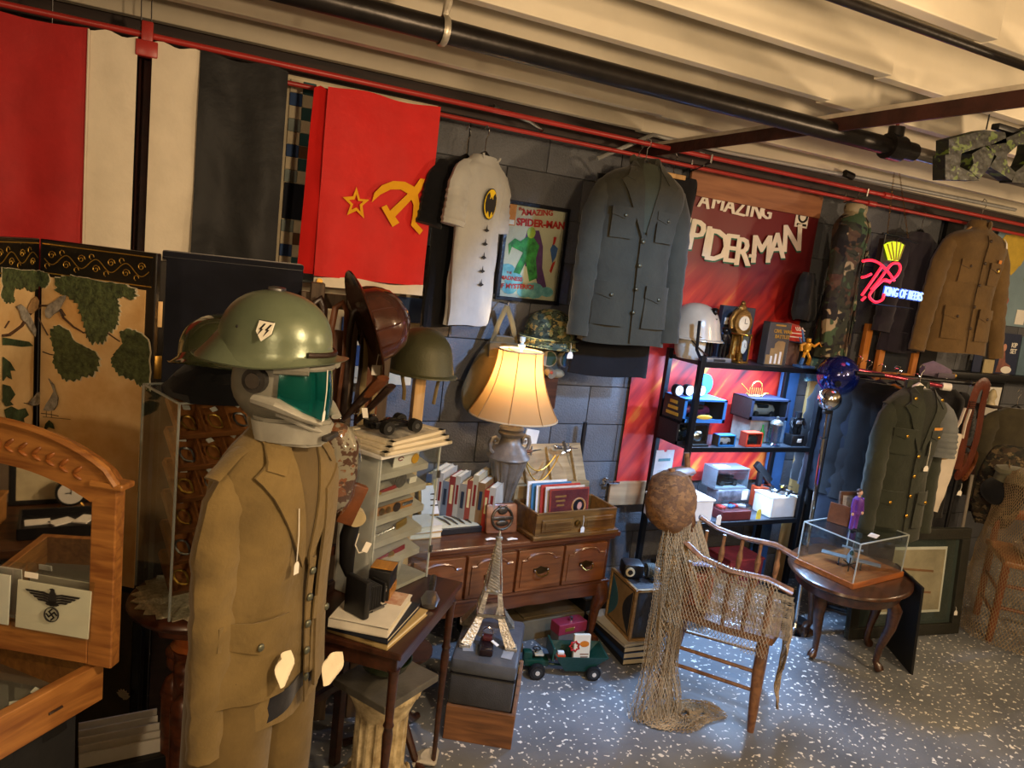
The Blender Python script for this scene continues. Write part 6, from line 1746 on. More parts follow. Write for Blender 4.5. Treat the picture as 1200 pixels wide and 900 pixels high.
# ---- green dress jacket and dark clothes
hk = at(752,180,Y=2.84)
t = thing('green_jacket','dark olive green military dress jacket hanging from the red pipes','jacket',(hk.x,2.80,hk.z+.0),-.12)
DGREEN = cloth('dark_olive_wool','#35342a',.1,bscale=40,bump=.25)
hanger(t,STEEL,.2,hookh=.06)
jacket(t,DGREEN,cloth('olive_lining','#3a3e32',.1),H=.78,SW=.205,dep=.08,sl=.64,buttons=4,bmat=mat('dull_bronze','#4c4836',.4,.6),seed=5,out=.025,top=-.05)
t = thing('black_trousers','black trousers folded long behind the olive jacket','trousers',(hk.x+.04,2.92,hk.z),-.1)
mb = body_mesh([(-.1,0,.19,.03),(-.4,0,.2,.035),(-.8,0,.2,.035),(-1.0,.0,.205,.035)],.03,4)
mb.build('trouser_cloth',BLACKF,t)
hanger(t,BLACKP,.2)
hk2 = at(786,200,Y=2.98)
t = thing('black_shirt','black garment on a pale wooden bar hanger right of the olive jacket','shirt',(hk2.x+.02,3.0,hk2.z+.05),.0)
mb = body_mesh([(-.07,0,.12,.025),(-.1,0,.16,.03),(-.4,0,.14,.035),(-.8,-.01,.13,.035)],.04,9)
mb.build('garment_body',BLACKF,t)
MB().bbox((-.01,-.045,-.075),(.12,.012,.022),.003).build('hanger_bar',PINE,t,False)
MB().tube([(0,-.02,-.07),(0,-.01,.0),(.015,-.01,.02),(0,-.01,.035)],.0025,6).build('hanger_hook',CHROME,t)

# ============================================================ BANNER AND SHELF UNIT
BZ1 = at(850,240,Y=3.15).z+.02; BZ0 = at(722,565,Y=3.17).z
BX0 = at(722,565,Y=3.17).x; BX1 = at(959,262,Y=3.17).x
PLY = wood('plywood','#7c4e34','#a4704c',.6,coat=0,scale=4)
PLY2 = wood('plywood_light','#8a6848','#ac8860',.6,coat=0,scale=4)
t = thing('comic_banner','large red comic banner with white lettering behind the black shelves','banner',(BX0,3.175,BZ0))
BW,BHt = BX1-BX0,BZ1-BZ0
def banner_mat():
    m = bpy.data.materials.new('banner_print'); m.use_nodes = True
    nt = m.node_tree; N = nt.nodes; L = nt.links; b = N['Principled BSDF']; b.inputs['Roughness'].default_value = .42
    tc = N.new('ShaderNodeTexCoord'); mp = N.new('ShaderNodeMapping'); L.new(tc.outputs['Object'],mp.inputs[0])
    mp.inputs['Rotation'].default_value = (0,.9,0); mp2 = N.new('ShaderNodeMapping'); mp2.inputs['Scale'].default_value = (.9,1,6); L.new(mp.outputs[0],mp2.inputs[0]); mp = mp2
    n = N.new('ShaderNodeTexNoise'); n.inputs['Scale'].default_value = 2.2; n.inputs['Detail'].default_value = 4
    L.new(mp.outputs[0],n.inputs['Vector'])
    r = N.new('ShaderNodeValToRGB'); e = r.color_ramp.elements
    e[0].position = .3; e[0].color = srgb('#4c1418'); e[1].position = .72; e[1].color = srgb('#dc8a34')
    x = e.new(.45); x.color = srgb('#a01c1c'); x = e.new(.6); x.color = srgb('#c43420')
    L.new(n.outputs['Fac'],r.inputs[0])
    sx = N.new('ShaderNodeSeparateXYZ'); L.new(tc.outputs['Object'],sx.inputs[0])
    mr = N.new('ShaderNodeMapRange'); mr.inputs[1].default_value = BHt-.55; mr.inputs[2].default_value = BHt-.32; L.new(sx.outputs[2],mr.inputs[0])
    mx = N.new('ShaderNodeMix'); mx.data_type = 'RGBA'; L.new(mr.outputs[0],mx.inputs[0]); L.new(r.outputs[0],mx.inputs[6]); mx.inputs[7].default_value = srgb('#6c2226'); L.new(mx.outputs[2],b.inputs['Base Color'])
    return m
BM = banner_mat()
def fn(u,v): return (BW*u,-.006+.004*math.sin(u*14)+.004*noise.noise(Vector((u*5,v*6,0))),BHt*(1-v))
MB().sheet(fn,30,40).build('banner_sheet',BM,t)
WHL = mat('banner_white','#e4e0d4',.5,var=.05); TEALL = mat('banner_teal','#1c6c58',.5)
def bpos(x_,y_):
    q = at(x_,y_,Y=3.155); return (q.x-BX0,q.z-BZ0)
def fat(c_,sz_,r_,q,y_,sx_,k_):
    mb = MB()
    for i,dx in enumerate((-1,-.33,.33,1)): mb.text(c_,sz_,rotM(0,r_,0,(q[0]+dx*k_,y_-.0004*i,q[1]+.0006*i)),sx=sx_)
    return mb
wordA = [('A',826,236),('M',842,238),('A',856,242),('Z',868,245),('I',877,246),('N',887,248),('G',899,249)]
wordB = [('S',799,272,1),('P',815,278,1),('I',828,285,1),('D',840,290,1.05),('E',856,293,.95),('R',870,297,.95),('-',882,297,.8),('M',892,294,.95),('A',910,290,.9),('N',928,281,.95)]
for k,(c_,x_,y_) in enumerate(wordA):
    q = bpos(x_,y_); fat(c_,.11,.05,q,-.0165-.0015*(k % 2),1,.004).build('letter',WHL,t,False)
for k,(c_,x_,y_,s_) in enumerate(wordB):
    q = bpos(x_,y_); r_ = .10-.03*k
    fat(c_,.225*s_,r_,(q[0]+.007,q[1]-.008),-.0155-.0012*(k % 2),.9,.006).build('letter_shadow',TEALL,t,False)
    fat(c_,.225*s_,r_,q,-.0205-.0016*(k % 2),.9,.006).build('letter',WHL,t,False)
q = bpos(941,256); MB().prism([(q[0]-.05,q[1]-.05),(q[0]+.045,q[1]-.05),(q[0]+.045,q[1]+.06),(q[0]-.05,q[1]+.06)],.001,y0=-.0155).build('corner_box',WHL,t,False)
MB().tube([(q[0]+.03*math.cos(a),-.018,q[1]+.01+.03*math.sin(a)) for a in [2*PI*k/16 for k in range(16)]],.006,6,close=True).box((q[0],-.018,q[1]-.035),(.07,.002,.012)).build('corner_print',BLK2,t,False)
z0,z1_ = at(900,246,Y=3.14).z,at(900,204,Y=3.14).z
t = thing('plywood_strip','reddish plywood strip screwed along the top of the banner','board',(0,0,0))
x0,x1_ = at(808,215,Y=3.15).x,at(962,240,Y=3.15).x
MB().bbox(((x0+x1_)/2,3.148,(z0+z1_)/2+.005),(x1_-x0,.016,z1_-z0),.002).build('plywood',PLY,t,False)
t = thing('plywood_strip','short plywood strip at the bottom corner of the banner','board',(0,0,0))
MB().bbox((BX0+.13,3.165,BZ0-.06),(.34,.016,.13),.002).build('plywood',PLY2,t,False)
p = at(714,566,Y=3.13)
single('door_lever',MB().tube([(0,.05,0),(0,0,0),(.06,0,.0)],.007,8).lathe([(0,0),(.02,0),(.02,.006),(0,.008)],16,M=rotM(PI/2,0,0,(0,.045,0))),CHROME,'chrome lever fixed to the wall left of the banner strip','handle',p)
# upright boards right behind the shelves
for (x_,c_,lb,w_) in ((916,mat('blue_board','#2c4a70',.6,var=.1),'tall blue painted board behind the right of the shelves',.13),(944,PINE,'tall pine board behind the right of the shelves',.07)):
    p = at(x_,500,Y=3.13)
    single('upright_board',MB().bbox((0,0,.68),(w_,.02,1.36),.003),c_,lb,'board',(p.x,3.135,0),smooth=False)
# shelving
SX0,SX1,SYF,SYB = 2.40,3.235,2.86,3.12
zsT,zsM,zsB,zsL = 1.385,.955,.55,.13
t = thing('shelf_unit','black metal shelf unit with cool strip lights full of collectibles','shelf',(0,0,0))
SHM2 = mat('shelf_black','#16181c',.35,.3,var=.05,bump=0)
for (x_,y_) in ((SX0,SYF),(SX1,SYF),(SX0,SYB),(SX1,SYB)):
    MB().bbox((x_,y_,(zsT+.03)/2),(.028,.028,zsT+.03),.003).build('post',SHM2,t,False)
for z_ in (zsT,zsM,zsB,zsL):
    MB().bbox(((SX0+SX1)/2,(SYF+SYB)/2,z_-.012),(SX1-SX0-.026,SYB-SYF+.01,.022),.003).build('shelf_board',mat('shelf_board_grey','#4a5058',.35,.2,var=.05,bump=0),t,False)
    MB().bbox(((SX0+SX1)/2,SYF-.004,z_-.012),(SX1-SX0-.026,.02,.026),.003).build('shelf_rail',SHM2,t,False)
STRIP = mat('led_strip','#ffffff',.5,var=0,bump=0,emit='#bcd6ff',estr=12)
for i,z_ in enumerate((zsT,zsM)):
    MB().box(((SX0+SX1)/2,SYF+.03,z_-.026),(.7,.012,.005)).build('light_strip',STRIP,t,False)
    lamp('shelf_light',((SX0+SX1)/2,SYF+.035,z_-.031),(30,18)[i],(.36,.6,1.0),.7,'AREA',((SX0+SX1)/2,SYF+.09,z_-.5),size_y=.02)
# bent bracket arm rising from the left front post past the top shelf
MB().tube([(SX0,SYF,zsT+.0),(SX0-.06,SYF-.02,zsT+.06),(SX0-.07,SYF-.02,zsT+.2)],.008,8).build('bent_bracket',SHM2,t)
def sp(px,py,Y_,z_): # x of a thing on shelf level z_ seen at px
    return at(px,py,Y=Y_).x
def item(name,lab,cat,px,py,Y_,z_,rz=0,group=None):
    return thing(name,lab,cat,(sp(px,py,Y_,z_),Y_,z_+.0005),rz,group)
DIEC = 'collectibles on the black shelves'
# -- top shelf
t = item('white_helmet','white military police style helmet with black chin strap on the top shelf','helmet',815,380,2.98,zsT,.6)
WH = mat('helmet_ivory','#b4a48c',.25,var=.12,nscale=5,bump=.02,coat=.4)
o = pot_helmet(t,WH,L=.125,W=.11,H=.15); o.location = (0,0,.13)
MB().lathe([(0,0),(.07,0),(.085,.04),(.09,.1),(.085,.14),(0,.15)],20).build('liner',mat('liner_white','#c4c0b4',.6,var=.08),t)
for s in (-1,1):
    MB().tube([(s*.09,.02,.13),(s*.088,-.04,.08),(s*.03,-.09,.03)],.008,6,flat=.4).build('chin_strap',DLEATHER,t)
MB().tube([(-.1,-.06,.12),(-.05,-.1,.1),(.05,-.1,.11),(.1,-.05,.125)],.007,6,flat=.4).build('chin_strap',DLEATHER,t)
t = item('statuette_pair','two dark bronze standing figures on a nameplate base','statuette',838,415,2.90,zsT,.1)
MB().bbox((0,0,.012),(.17,.07,.022),.003).build('base',mat('base_silver','#8c9098',.35,.6),t)
MB().bbox((0,-.037,.012),(.08,.003,.012),.001).build('nameplate',BLK2,t)
BRZ2 = mat('dark_bronze','#1c1816',.3,.5,var=.2)
for x_,sc in ((-.05,1.0),(.045,.62)):
    mb = MB()
    for s in (-1,1): mb.tube([(x_+s*.014,0,.023),(x_+s*.013,0,.075*sc+.02),(x_+s*.01,0,.12*sc+.02)],[.009,.01,.013],8)
    mb.tube([(x_,0,.115*sc+.02),(x_,0,.16*sc+.02),(x_,0,.195*sc+.02)],[.018,.022,.02],10)
    mb.ell((x_,0,.225*sc+.02),(.014,.016,.018),10,8)
    for s in (-1,1): mb.tube([(x_+s*.022,0,.19*sc+.02),(x_+s*.034,-.008,.15*sc+.02),(x_+s*.02,-.022,.12*sc+.02)],[.008,.007,.006],8)
    mb.lathe([(0,0),(.02,0),(.014,.008),(.0,.012)],12,c=(x_,0,.236*sc+.02))
    mb.build('figure',BRZ2,t)
t = item('comic_box','dark boxed comic set with a white title panel standing at the back','box',860,390,3.07,zsT,.05)
MB().bbox((0,0,.14),(.23,.03,.28),.002).build('box_body',mat('box_smoky','#2c3440',.5,var=.3,nscale=12),t,False)
MB().box((-.0,-.016,.2),(.19,.002,.035)).build('title_panel',PAPER,t,False)
MB().text('MYTHS & RETRIBUTION' if 0 else 'THE BEST OF',.03,rotM(0,0,0,(0,-.018,.2)),bold=.0005).build('title',BLK2,t,False) if 0 else MB().box((0,-.0175,.2),(.15,.001,.012)).build('title_print',BLK2,t,False)
for k,c_ in enumerate(('#4a5a80','#6a4a3c','#8a7c5c')): MB().box((-.07+.07*k,-.0165,.11),(.055,.001,.1)).build('cover_shape',mat('cover_'+c_[1:],c_,.5,var=.2),t,False)
t = item('carriage_clock','tall brass framed clock with a white oval dial on the top shelf','clock',865,420,2.93,zsT,.2)
BRS = mat('bright_brass','#c09848',.25,.95,var=.08,bump=0)
for z_ in (.004,.145): MB().bbox((0,0,z_),(.085,.07,.01),.002).build('brass_plate',BRS,t)
for sx in (-1,1):
    for sy in (-1,1): MB().tube([(sx*.036,sy*.029,.006),(sx*.036,sy*.029,.144)],.004,8).build('corner_post',BRS,t)
MB().ell((0,-.022,.085),(.024,.003,.036),18,8).build('oval_dial',PAPER,t)
MB().box((.0,-.026,.095),(.002,.001,.02)).box((.005,-.026,.083),(.012,.001,.002)).build('clock_hand',BLK2,t,False)
MB().tube([(0,0,.02),(0,0,.05)],.02,14).build('pendulum',BRS,t)
MB().box((0,-.031,.075),(.066,.001,.13)).build('glass_pane',ACRYL,t,False)
t = thing('mantel_clock','ornate gilt mantel clock standing behind the brass framed clock','clock',(sp(868,375,3.0,1.5),3.0,zsT+.0005),.1)
GLD2 = mat('dull_gilt','#8c6c34',.4,.7,var=.3,nscale=30,bump=.4,bscale=60)
MB().lathe([(0,0),(.055,0),(.05,.02),(.035,.04),(.035,.13),(.05,.15),(0,.15)],14,sx=1.1,sy=.6).build('clock_plinth',GLD2,t)
MB().tube([(0,.025,.2),(0,-.025,.2)],.062,24).build('clock_case',GLD2,t)
MB().tube([(0,-.025,.2),(0,-.03,.2)],.038,24).build('clock_face',mat('dial_cream','#d8ccac',.5),t)
MB().box((0,-.032,.212),(.003,.001,.026)).box((.01,-.032,.2),(.02,.001,.003)).build('clock_hand',BLK2,t,False)
mb = MB().ell((0,0,.275),(.03,.015,.02),12,8).ell((0,0,.3),(.014,.012,.014),10,6)
for s in (-1,1): mb.tube([(s*.06,0,.17),(s*.07,0,.21),(s*.05,0,.25),(s*.02,0,.268)],[.014,.01,.012,.008],8)
mb.build('gilt_ornament',GLD2,t)
t = item('battle_book','thick dark grey book with gold and white title lettering facing out','book',903,428,2.93,zsT,-.0)
bw2,bh2 = .15,.225
MB().bbox((0,0,bh2/2),(bw2,.05,bh2),.003).build('book_body',mat('book_charcoal','#3c3c3e',.5,var=.08),t,False)
MB().box((bw2/2+.0005,.0,bh2/2),(.002,.044,bh2-.01)).build('pages',mat('pages_white','#d8d2c0',.8),t,False)
mb = MB().text('CIVIL WAR',.026,rotM(0,0,0,(.02,-.0262,bh2-.045)),bold=.0006).text('BATTLES',.026,rotM(0,0,0,(.02,-.0262,bh2-.073)),bold=.0006)
mb.build('title',GOLD,t,False)
MB().box((.0,-.0257,bh2-.014),(.07,.001,.008)).build('gold_bar',GOLD,t,False)
MB().prism([(-.07,.005),(.05,.005),(.05,.125),(.03,.13),(.0,.13),(-.02,.115),(-.02,.09),(-.045,.09),(-.045,.055),(-.07,.055)],.001,y0=-.0252).build('cover_art',mat('cover_tan','#93784c',.6,var=.15),t,False)
for k in range(3): MB().tube([(-.035+.03*k,-.028,.01),(-.035+.03*k,-.028,.05+.012*k)],.006,8).build('column_print',PAPER,t)
t = item('striped_hat','red cap with white stripes and lettering behind the charcoal book','cap',922,395,3.03,zsT,.1)
MB().lathe([(0,.0),(.075,0),(.08,.12),(.078,.13),(0,.13)],24).build('cap_stand',mat('stand_brown','#5c3c30',.6,var=.2),t)
CRED = cloth('cap_red','#b8382c',.1)
c_ = MB().lathe([(.088,.13),(.09,.15),(.08,.19),(.055,.215),(0,.225)],28).build('cap_crown',CRED,t)
for z_,r_ in ((.155,.0905),(.175,.0865)): MB().tube([(r_*math.cos(a),r_*math.sin(a),z_) for a in [2*PI*k/28 for k in range(28)]],.003,6,close=True).build('white_stripe',PAPER,t)
MB().text('U.S.A.',.03,rotM(-.5,0,0,(0,-.078,.198)),bold=.0008).build('lettering',PAPER,t,False)
MB().hprism([(-.07,-.05),(.07,-.05),(.055,-.13),(0,-.15),(-.055,-.13)],.128,.005).build('cap_peak',mat('peak_blue','#20304c',.6),t,False)
t = item('toy_robot','gold and blue jointed toy robot posed at the right end of the top shelf','toy',942,428,2.89,zsT,.1)
RG = mat('toy_gold','#d8a030',.35,.3,var=.1); RB = mat('toy_blue','#4c7cc0',.35,.2,var=.1)
MB().bbox((0,0,.008),(.11,.06,.014),.003,rot=(0,.0,0)).build('base',RB,t)
MB().bbox((.0,0,.115),(.04,.026,.04),.005).bbox((0,0,.088),(.024,.02,.02),.004).build('torso',RG,t)
MB().bbox((.004,0,.148),(.02,.02,.022),.004).build('head',RG,t)
for s,(a,b_,c2,d_,e_) in ((-1,((-.012,0,.08),(-.03,-.01,.055),(-.026,0,.02),0,0)),(1,((.012,0,.08),(.024,-.012,.052),(.03,0,.02),0,0))):
    MB().tube([a,b_],[.009,.008],6).build('thigh',RG,t); MB().tube([b_,c2],[.01,.012],6).build('shin',RB if s < 0 else RG,t)
MB().tube([(-.022,0,.13),(-.05,0,.12),(-.055,-.01,.09)],[.009,.008,.01],6).build('arm',RG,t)
MB().tube([(.022,0,.128),(.055,0,.118),(.08,-.01,.14)],[.009,.008,.006],6).build('arm',RG,t)
MB().tube([(-.02,.012,.14),(-.045,.015,.2)],[.008,.004],6).tube([(-.03,.012,.12),(-.06,.012,.16)],[.006,.003],6).build('wing',RB,t)
MB().tube([(.08,-.01,.14),(.1,-.012,.12)],.003,6).build('weapon',RG,t)
# -- middle shelf
def winbox(name,lab,px,py,Y_,z_,w_,d_,h_,col,rz=0,car=None,sidec=None,txt=None,sidetxt=None,group='boxed model cars on the black shelves'):
    t = thing(name,lab,'box',(sp(px,py,Y_,z_),Y_,z_),rz,group)
    c_ = mat('card_'+col[1:],col,.45,var=.06,bump=.02)
    th = .004
    MB().box((0,0,th/2),(w_,d_,th)).build('box_floor',c_,t,False)
    MB().box((0,0,h_-th/2),(w_,d_,th)).build('box_top',ACRYL if sidec is None else c_,t,False)
    MB().box((0,d_/2-th/2,h_/2),(w_,th,h_)).build('box_back',c_,t,False)
    for s in (-1,1): MB().box((s*(w_/2-th/2),0,h_/2),(th,d_,h_)).build('box_end',mat('card_end_'+(sidec or col)[1:],sidec or col,.5,var=.06),t,False)
    f = .16
    for (x_,z2,sx,sz) in ((0,h_*f/2,w_,h_*f),(0,h_-h_*f/4,w_,h_*f/2),(-w_/2+w_*.03,h_/2,w_*.06,h_),(w_/2-w_*.03,h_/2,w_*.06,h_)):
        MB().box((x_,-d_/2,z2),(sx,.003,sz)).build('window_frame',c_,t,False)
    MB().box((0,-d_/2+.002,h_/2),(w_*.9,.001,h_*.8)).build('window_film',ACRYL,t,False)
    if car:
        cl = w_*.7; ch = min(h_*.5,.05)
        b = MB().tube([(-cl/2,0,ch*.45),(-cl*.35,0,ch*.55),(-cl*.15,0,ch*.62),(cl*.2,0,ch*.62),(cl*.42,0,ch*.55),(cl/2,0,ch*.42)],[ch*.25,ch*.36,ch*.42,ch*.42,ch*.36,ch*.22],10,flat=1.5)
        b.warp(lambda c: c+V(0,0,h_*.14)).build('model_car',mat('carpaint_'+car[1:],car,.2,.3,var=.05,bump=0,coat=.6),t)
        MB().bbox((0,0,h_*.14+ch*1.0),(cl*.4,d_*.35,ch*.4),.006).build('car_cabin',BLACKP,t)
        for x_ in (-cl*.3,cl*.3): MB().tube([(x_,-d_*.28,h_*.14+ch*.24),(x_,-d_*.2,h_*.14+ch*.24)],ch*.26,14).build('car_wheel',TYR,t)
    if txt: MB().text(txt,h_*.13,rotM(0,0,0,(0,-d_/2-.002,h_*f/2)),bold=.0004).build('lettering',PAPER,t,False)
    if sidetxt: MB().text(sidetxt,d_*.2,rotM(0,0,-PI/2,(-w_/2-.001,0,h_*.7)),bold=.0006).build('lettering',mat('print_gold','#c89c30',.5),t,False)
    return t
winbox('black_car_box','black car box at the lower left of the middle shelf, label facing left',798,515,2.98,zsM,.2,.16,.115,'#1a1618',0,'#30405a','#1a1416',sidetxt='TOP GOLD' if 0 else None)
t_ = winbox('blue_car_box','large blue window box with a model car stacked at the upper left',815,470,2.98,zsM+.116,.27,.17,.12,'#3a7cc4',0,'#6a3050','#2a2c2c',sidetxt='CLASSICS' if 0 else None)
MB().ell((0,-.089,.03),(.05,.002,.012),16,6).build('gold_label',mat('label_yellow','#d8b040',.5),t_)
for k in range(3): MB().bbox((-.137,-.0,.03+.03*k),(.002,.1-.02*k,.016),.0005).build('gold_print',mat('print_gold','#c89c30',.5),t_,False)
winbox('dark_car_box','dark window box with a silver model car at the right of the middle shelf',892,470,3.0,zsM+.13,.27,.15,.115,'#20283c',0,'#b4b0a0','#1c1412',txt='1:18 SCALE' if 0 else None)
t = item('storage_tin','pale boxes stacked at the back of the middle shelf under the dark car box','box',890,490,3.02,zsM)
MB().bbox((-.06,0,.062),(.13,.14,.124),.002).build('box_body',mat('pale_card','#8c8c84',.6,var=.25,nscale=12),t,False)
MB().bbox((.07,0,.062),(.12,.14,.124),.002).build('box_body',mat('blue_card','#54708c',.6,var=.25,nscale=12),t,False)
t = item('clear_case','small clear acrylic case with a silver model inside','case',816,515,2.90,zsM)
for (x_,y_,sx,sy) in ((0,-.035,.11,.003),(0,.035,.11,.003),(-.055,0,.003,.07),(.055,0,.003,.07)): MB().box((x_,y_,.055),(sx,sy,.11)).build('acrylic_side',ACRYL,t,False)
MB().bbox((0,0,.004),(.11,.07,.008),.001).build('case_base',BLACKP,t,False)
MB().ell((0,0,.045),(.035,.018,.03),12,8).build('silver_model',CHROME,t)
winbox('small_blue_box','small blue toy box at the front of the middle shelf',848,516,2.89,zsM,.115,.05,.06,'#2c78c0',.05,'#d0d0d0','#3c2c1c')
winbox('small_red_box','small orange-red toy box at the front of the middle shelf',880,514,2.89,zsM,.115,.05,.075,'#d8482c',.05,'#303030','#8c2c1c')
t = item('glass_stein','clear glass lidded beer stein on the middle shelf','mug',907,515,2.90,zsM)
GL = clear('tinted_clear_glass',(.7,.8,.88),.5,.08)
MB().lathe([(0,0),(.036,0),(.038,.008),(.03,.016),(.032,.11),(.034,.115),(.03,.115),(.028,.02),(0,.018)],24).build('stein_body',GL,t)
MB().lathe([(0,.115),(.035,.115),(.033,.125),(.018,.138),(.006,.142),(.008,.155),(0,.158)],20).build('stein_lid',mat('pewter','#77736a',.4,.7),t)
MB().tube([(-.03,0,.1),(-.055,0,.095),(-.058,0,.05),(-.032,0,.03)],.005,8).build('stein_handle',GL,t)
t = item('bottle_green','small green bottle beside the glass stein','bottle',894,500,2.95,zsM)
MB().lathe([(0,0),(.014,0),(.015,.06),(.006,.08),(.006,.1),(0,.1)],14).build('bottle',mat('green_plastic','#1c8c3c',.3),t)
t = item('brick_figure','black blocky toy figure on a black box, right end of the middle shelf','toy',930,516,2.91,zsM)
MB().bbox((0,0,.03),(.085,.06,.06),.003).build('base_box',BLACKP,t)
MB().bbox((.01,-.031,.03),(.03,.002,.02),.001).build('label',PAPER,t)
TBK = mat('toy_black','#14171c',.2,var=.05,coat=.5)
for s in (-1,1): MB().bbox((s*.016,0,.082),(.028,.03,.042),.004).build('leg',TBK,t)
MB().bbox((0,0,.128),(.062,.03,.05),.005).build('torso',TBK,t)
for s in (-1,1): MB().tube([(s*.036,0,.148),(s*.05,-.008,.12),(s*.048,-.02,.1)],[.011,.01,.008],8).build('arm',TBK,t)
MB().tube([(0,0,.153),(0,0,.185)],.02,16).build('head',TBK,t)
MB().bbox((0,-.016,.13),(.04,.002,.02),.001).build('chest_print',mat('print_grey','#8c94a0',.5),t)
# three gauges over the blue box
zz = zsM+.117+.1205
for i,px_ in enumerate((796,810,826)):
    tt = thing('gauge',['left','middle','right'][i]+' one of the three round gauges on the blue box','gauge',(sp(px_,443,2.95,zz),2.95+.012*i,zz),.1,'three round gauges')
    MB().tube([(0,.014,.032),(0,-.014,.032)],.03,22).build('gauge_case',BLACKP,tt)
    MB().tube([(0,-.014,.032),(0,-.016,.032)],.025,22).build('gauge_face',PAPER,tt)
    MB().box((0,-.017,.036),(.002,.001,.018),rot=(0,.6*i-.4,0)).build('gauge_needle',BLK2,tt,False)
t = thing('blue_disc','round blue rimmed disc behind the gauges','disc',(sp(828,440,3.03,zz),3.03,zz),.1)
MB().tube([(0,0,.055),(0,.01,.055)],.055,26).build('disc',mat('disc_blue','#2c6ca8',.4),t)
t = thing('gold_ship','gold wire sailing ship ornament on the dark car box','ornament',(sp(888,448,2.98,1.2),2.98,zsM+.13+.1155),.1)
mb = MB().tube([(-.07,0,.02),(-.05,0,.006),(.05,0,.006),(.08,0,.022)],.004,6)
for k in range(7): mb.tube([(-.05+.016*k,0,.008),(-.05+.016*k,0,.05)],.002,5)
mb.tube([(.0+.04*math.cos(a),0,.055+.03*math.sin(a)) for a in [PI*k/10 for k in range(11)]],.003,5).tube([(-.12,0,.07),(-.06,0,.03)],.003,5).tube([(.06,0,.02),(.1,0,.02)],.003,5)
mb.build('ship',GOLD,t)
# -- lower shelf
t = item('foam_box','long white box under the carded toy at the left of the lower shelf','box',795,595,2.95,zsB)
MB().bbox((0,0,.055),(.32,.16,.11),.006).build('box_body',WHITEP,t,False)
MB().bbox((0,0,.1135),(.33,.17,.012),.003).build('box_lid',WHITEP,t,False)
t = thing('carded_toy','pale blister card with a hanging hole and blue toy, standing on the white box','toy',(sp(770,590,2.92,.7),2.92,zsB+.122),.1)
MB().prism([(-.06,0),(.06,0),(.06,.25),(.012,.25),(.008,.24),(-.008,.24),(-.012,.25),(-.06,.25)],.003).build('card',mat('blister_card','#b8bcc4',.5,var=.1,nscale=8),t,False)
MB().bbox((.0,-.015,.09),(.08,.025,.12),.01).build('blister',ACRYL,t)
MB().tube([(-.01,-.012,.05),(-.005,-.012,.1),(0,-.012,.14)],[.012,.018,.01],8,flat=.5).build('toy_inside',mat('toy_steel_blue','#3c5a8c',.4,var=.3,nscale=40),t)
MB().bbox((.0,-.004,.2),(.08,.001,.014),.0003).build('header_print',mat('print_teal','#4c7c8c',.5),t,False)
t = item('white_box','white box carrying the small aeroplane model at the right of the lower shelf','box',908,608,2.94,zsB,.0)
MB().bbox((0,0,.055),(.23,.14,.11),.006).build('box_body',WHITEP,t,False)
MB().bbox((0,0,.1125),(.236,.146,.01),.004).build('box_lid',WHITEP,t,False)
wbx = t.location.x
t = thing('model_plane','small silver propeller plane model on the white box','model aeroplane',(wbx,2.93,zsB+.1185),.5)
MB().tube([(-.09,0,.022),(-.03,0,.026),(.05,0,.026),(.09,0,.03)],[.004,.012,.01,.004],10).build('fuselage',CHROME,t)
MB().bbox((-.01,0,.022),(.035,.2,.004),.001).build('wing',CHROME,t); MB().bbox((.08,0,.032),(.02,.07,.003),.001).build('tail',CHROME,t)
MB().ell((-.0,0,.038),(.014,.007,.008),10,6).build('canopy',mat('canopy_yellow','#d8b43c',.3),t)
for y_ in (-.05,.05): MB().tube([(-.04,y_,.022),(.01,y_,.024)],.008,8).build('engine',BLACKP,t)
for (x_,y_) in ((-.03,-.04),(-.03,.04),(.08,0)): MB().tube([(x_,y_,.02),(x_,y_,.006)],.002,5).tube([(x_,y_-.003,.006),(x_,y_+.003,.006)],.006,10).build('landing_gear',BLACKP,t)
t = item('tool_case','clear lidded case of red and grey parts on the lower shelf','case',852,610,2.93,zsB)
MB().bbox((0,0,.025),(.2,.13,.05),.004).build('case_base',mat('case_maroon','#5c2424',.5,var=.2),t,False)
MB().bbox((0,0,.066),(.2,.13,.03),.006).build('clear_lid',ACRYL,t)
for k in range(5): MB().bbox((-.07+.035*k,.02*(k % 2)-.01,.06),(.03,.05,.014),.003,rot=(0,0,k)).build('case_part',mat('part_%d' % (k % 3),('#b03028','#8c8c90','#3c5c8c')[k % 3],.4),t)
t = thing('tool_pouch','second clear bag of small parts stacked on the maroon case','bag',(sp(852,585,2.98,.65),2.98,zsB+.085))
MB().bbox((0,0,.03),(.22,.1,.06),.008).build('bag_body',mat('bag_grey','#5c5c64',.4,var=.4,nscale=20,col2='#20242c'),t)
MB().bbox((.07,-.052,.03),(.04,.002,.05),.001).build('white_label',PAPER,t)
t = thing('model_car_case','grey boxed black model car on top of the parts bag','case',(sp(850,560,3.0,.75),3.0,zsB+.1465))
for (x_,y_,sx,sy) in ((0,.055,.22,.003),(-.11,0,.003,.11),(.11,0,.003,.11)): MB().box((x_,y_,.055),(sx,sy,.11)).build('case_side',mat('grey_smoked','#6a7078',.3,alpha=.6),t,False)
MB().box((0,-.055,.055),(.22,.002,.11)).build('case_front',ACRYL,t,False)
MB().box((0,0,.111),(.224,.114,.003)).build('case_top',mat('grey_smoked','#6a7078',.3,alpha=.6),t,False)
MB().box((-.04,0,.1135),(.08,.05,.001)).build('paper_label',PAPER,t,False)
MB().box((0,0,.005),(.22,.11,.01)).build('case_base',mat('grey_card','#6c7074',.5),t,False)
MB().bbox((0,0,.035),(.13,.06,.026),.01).bbox((0,0,.055),(.08,.05,.026),.01).build('model_car',mat('gloss_black','#0c0c0e',.15),t)
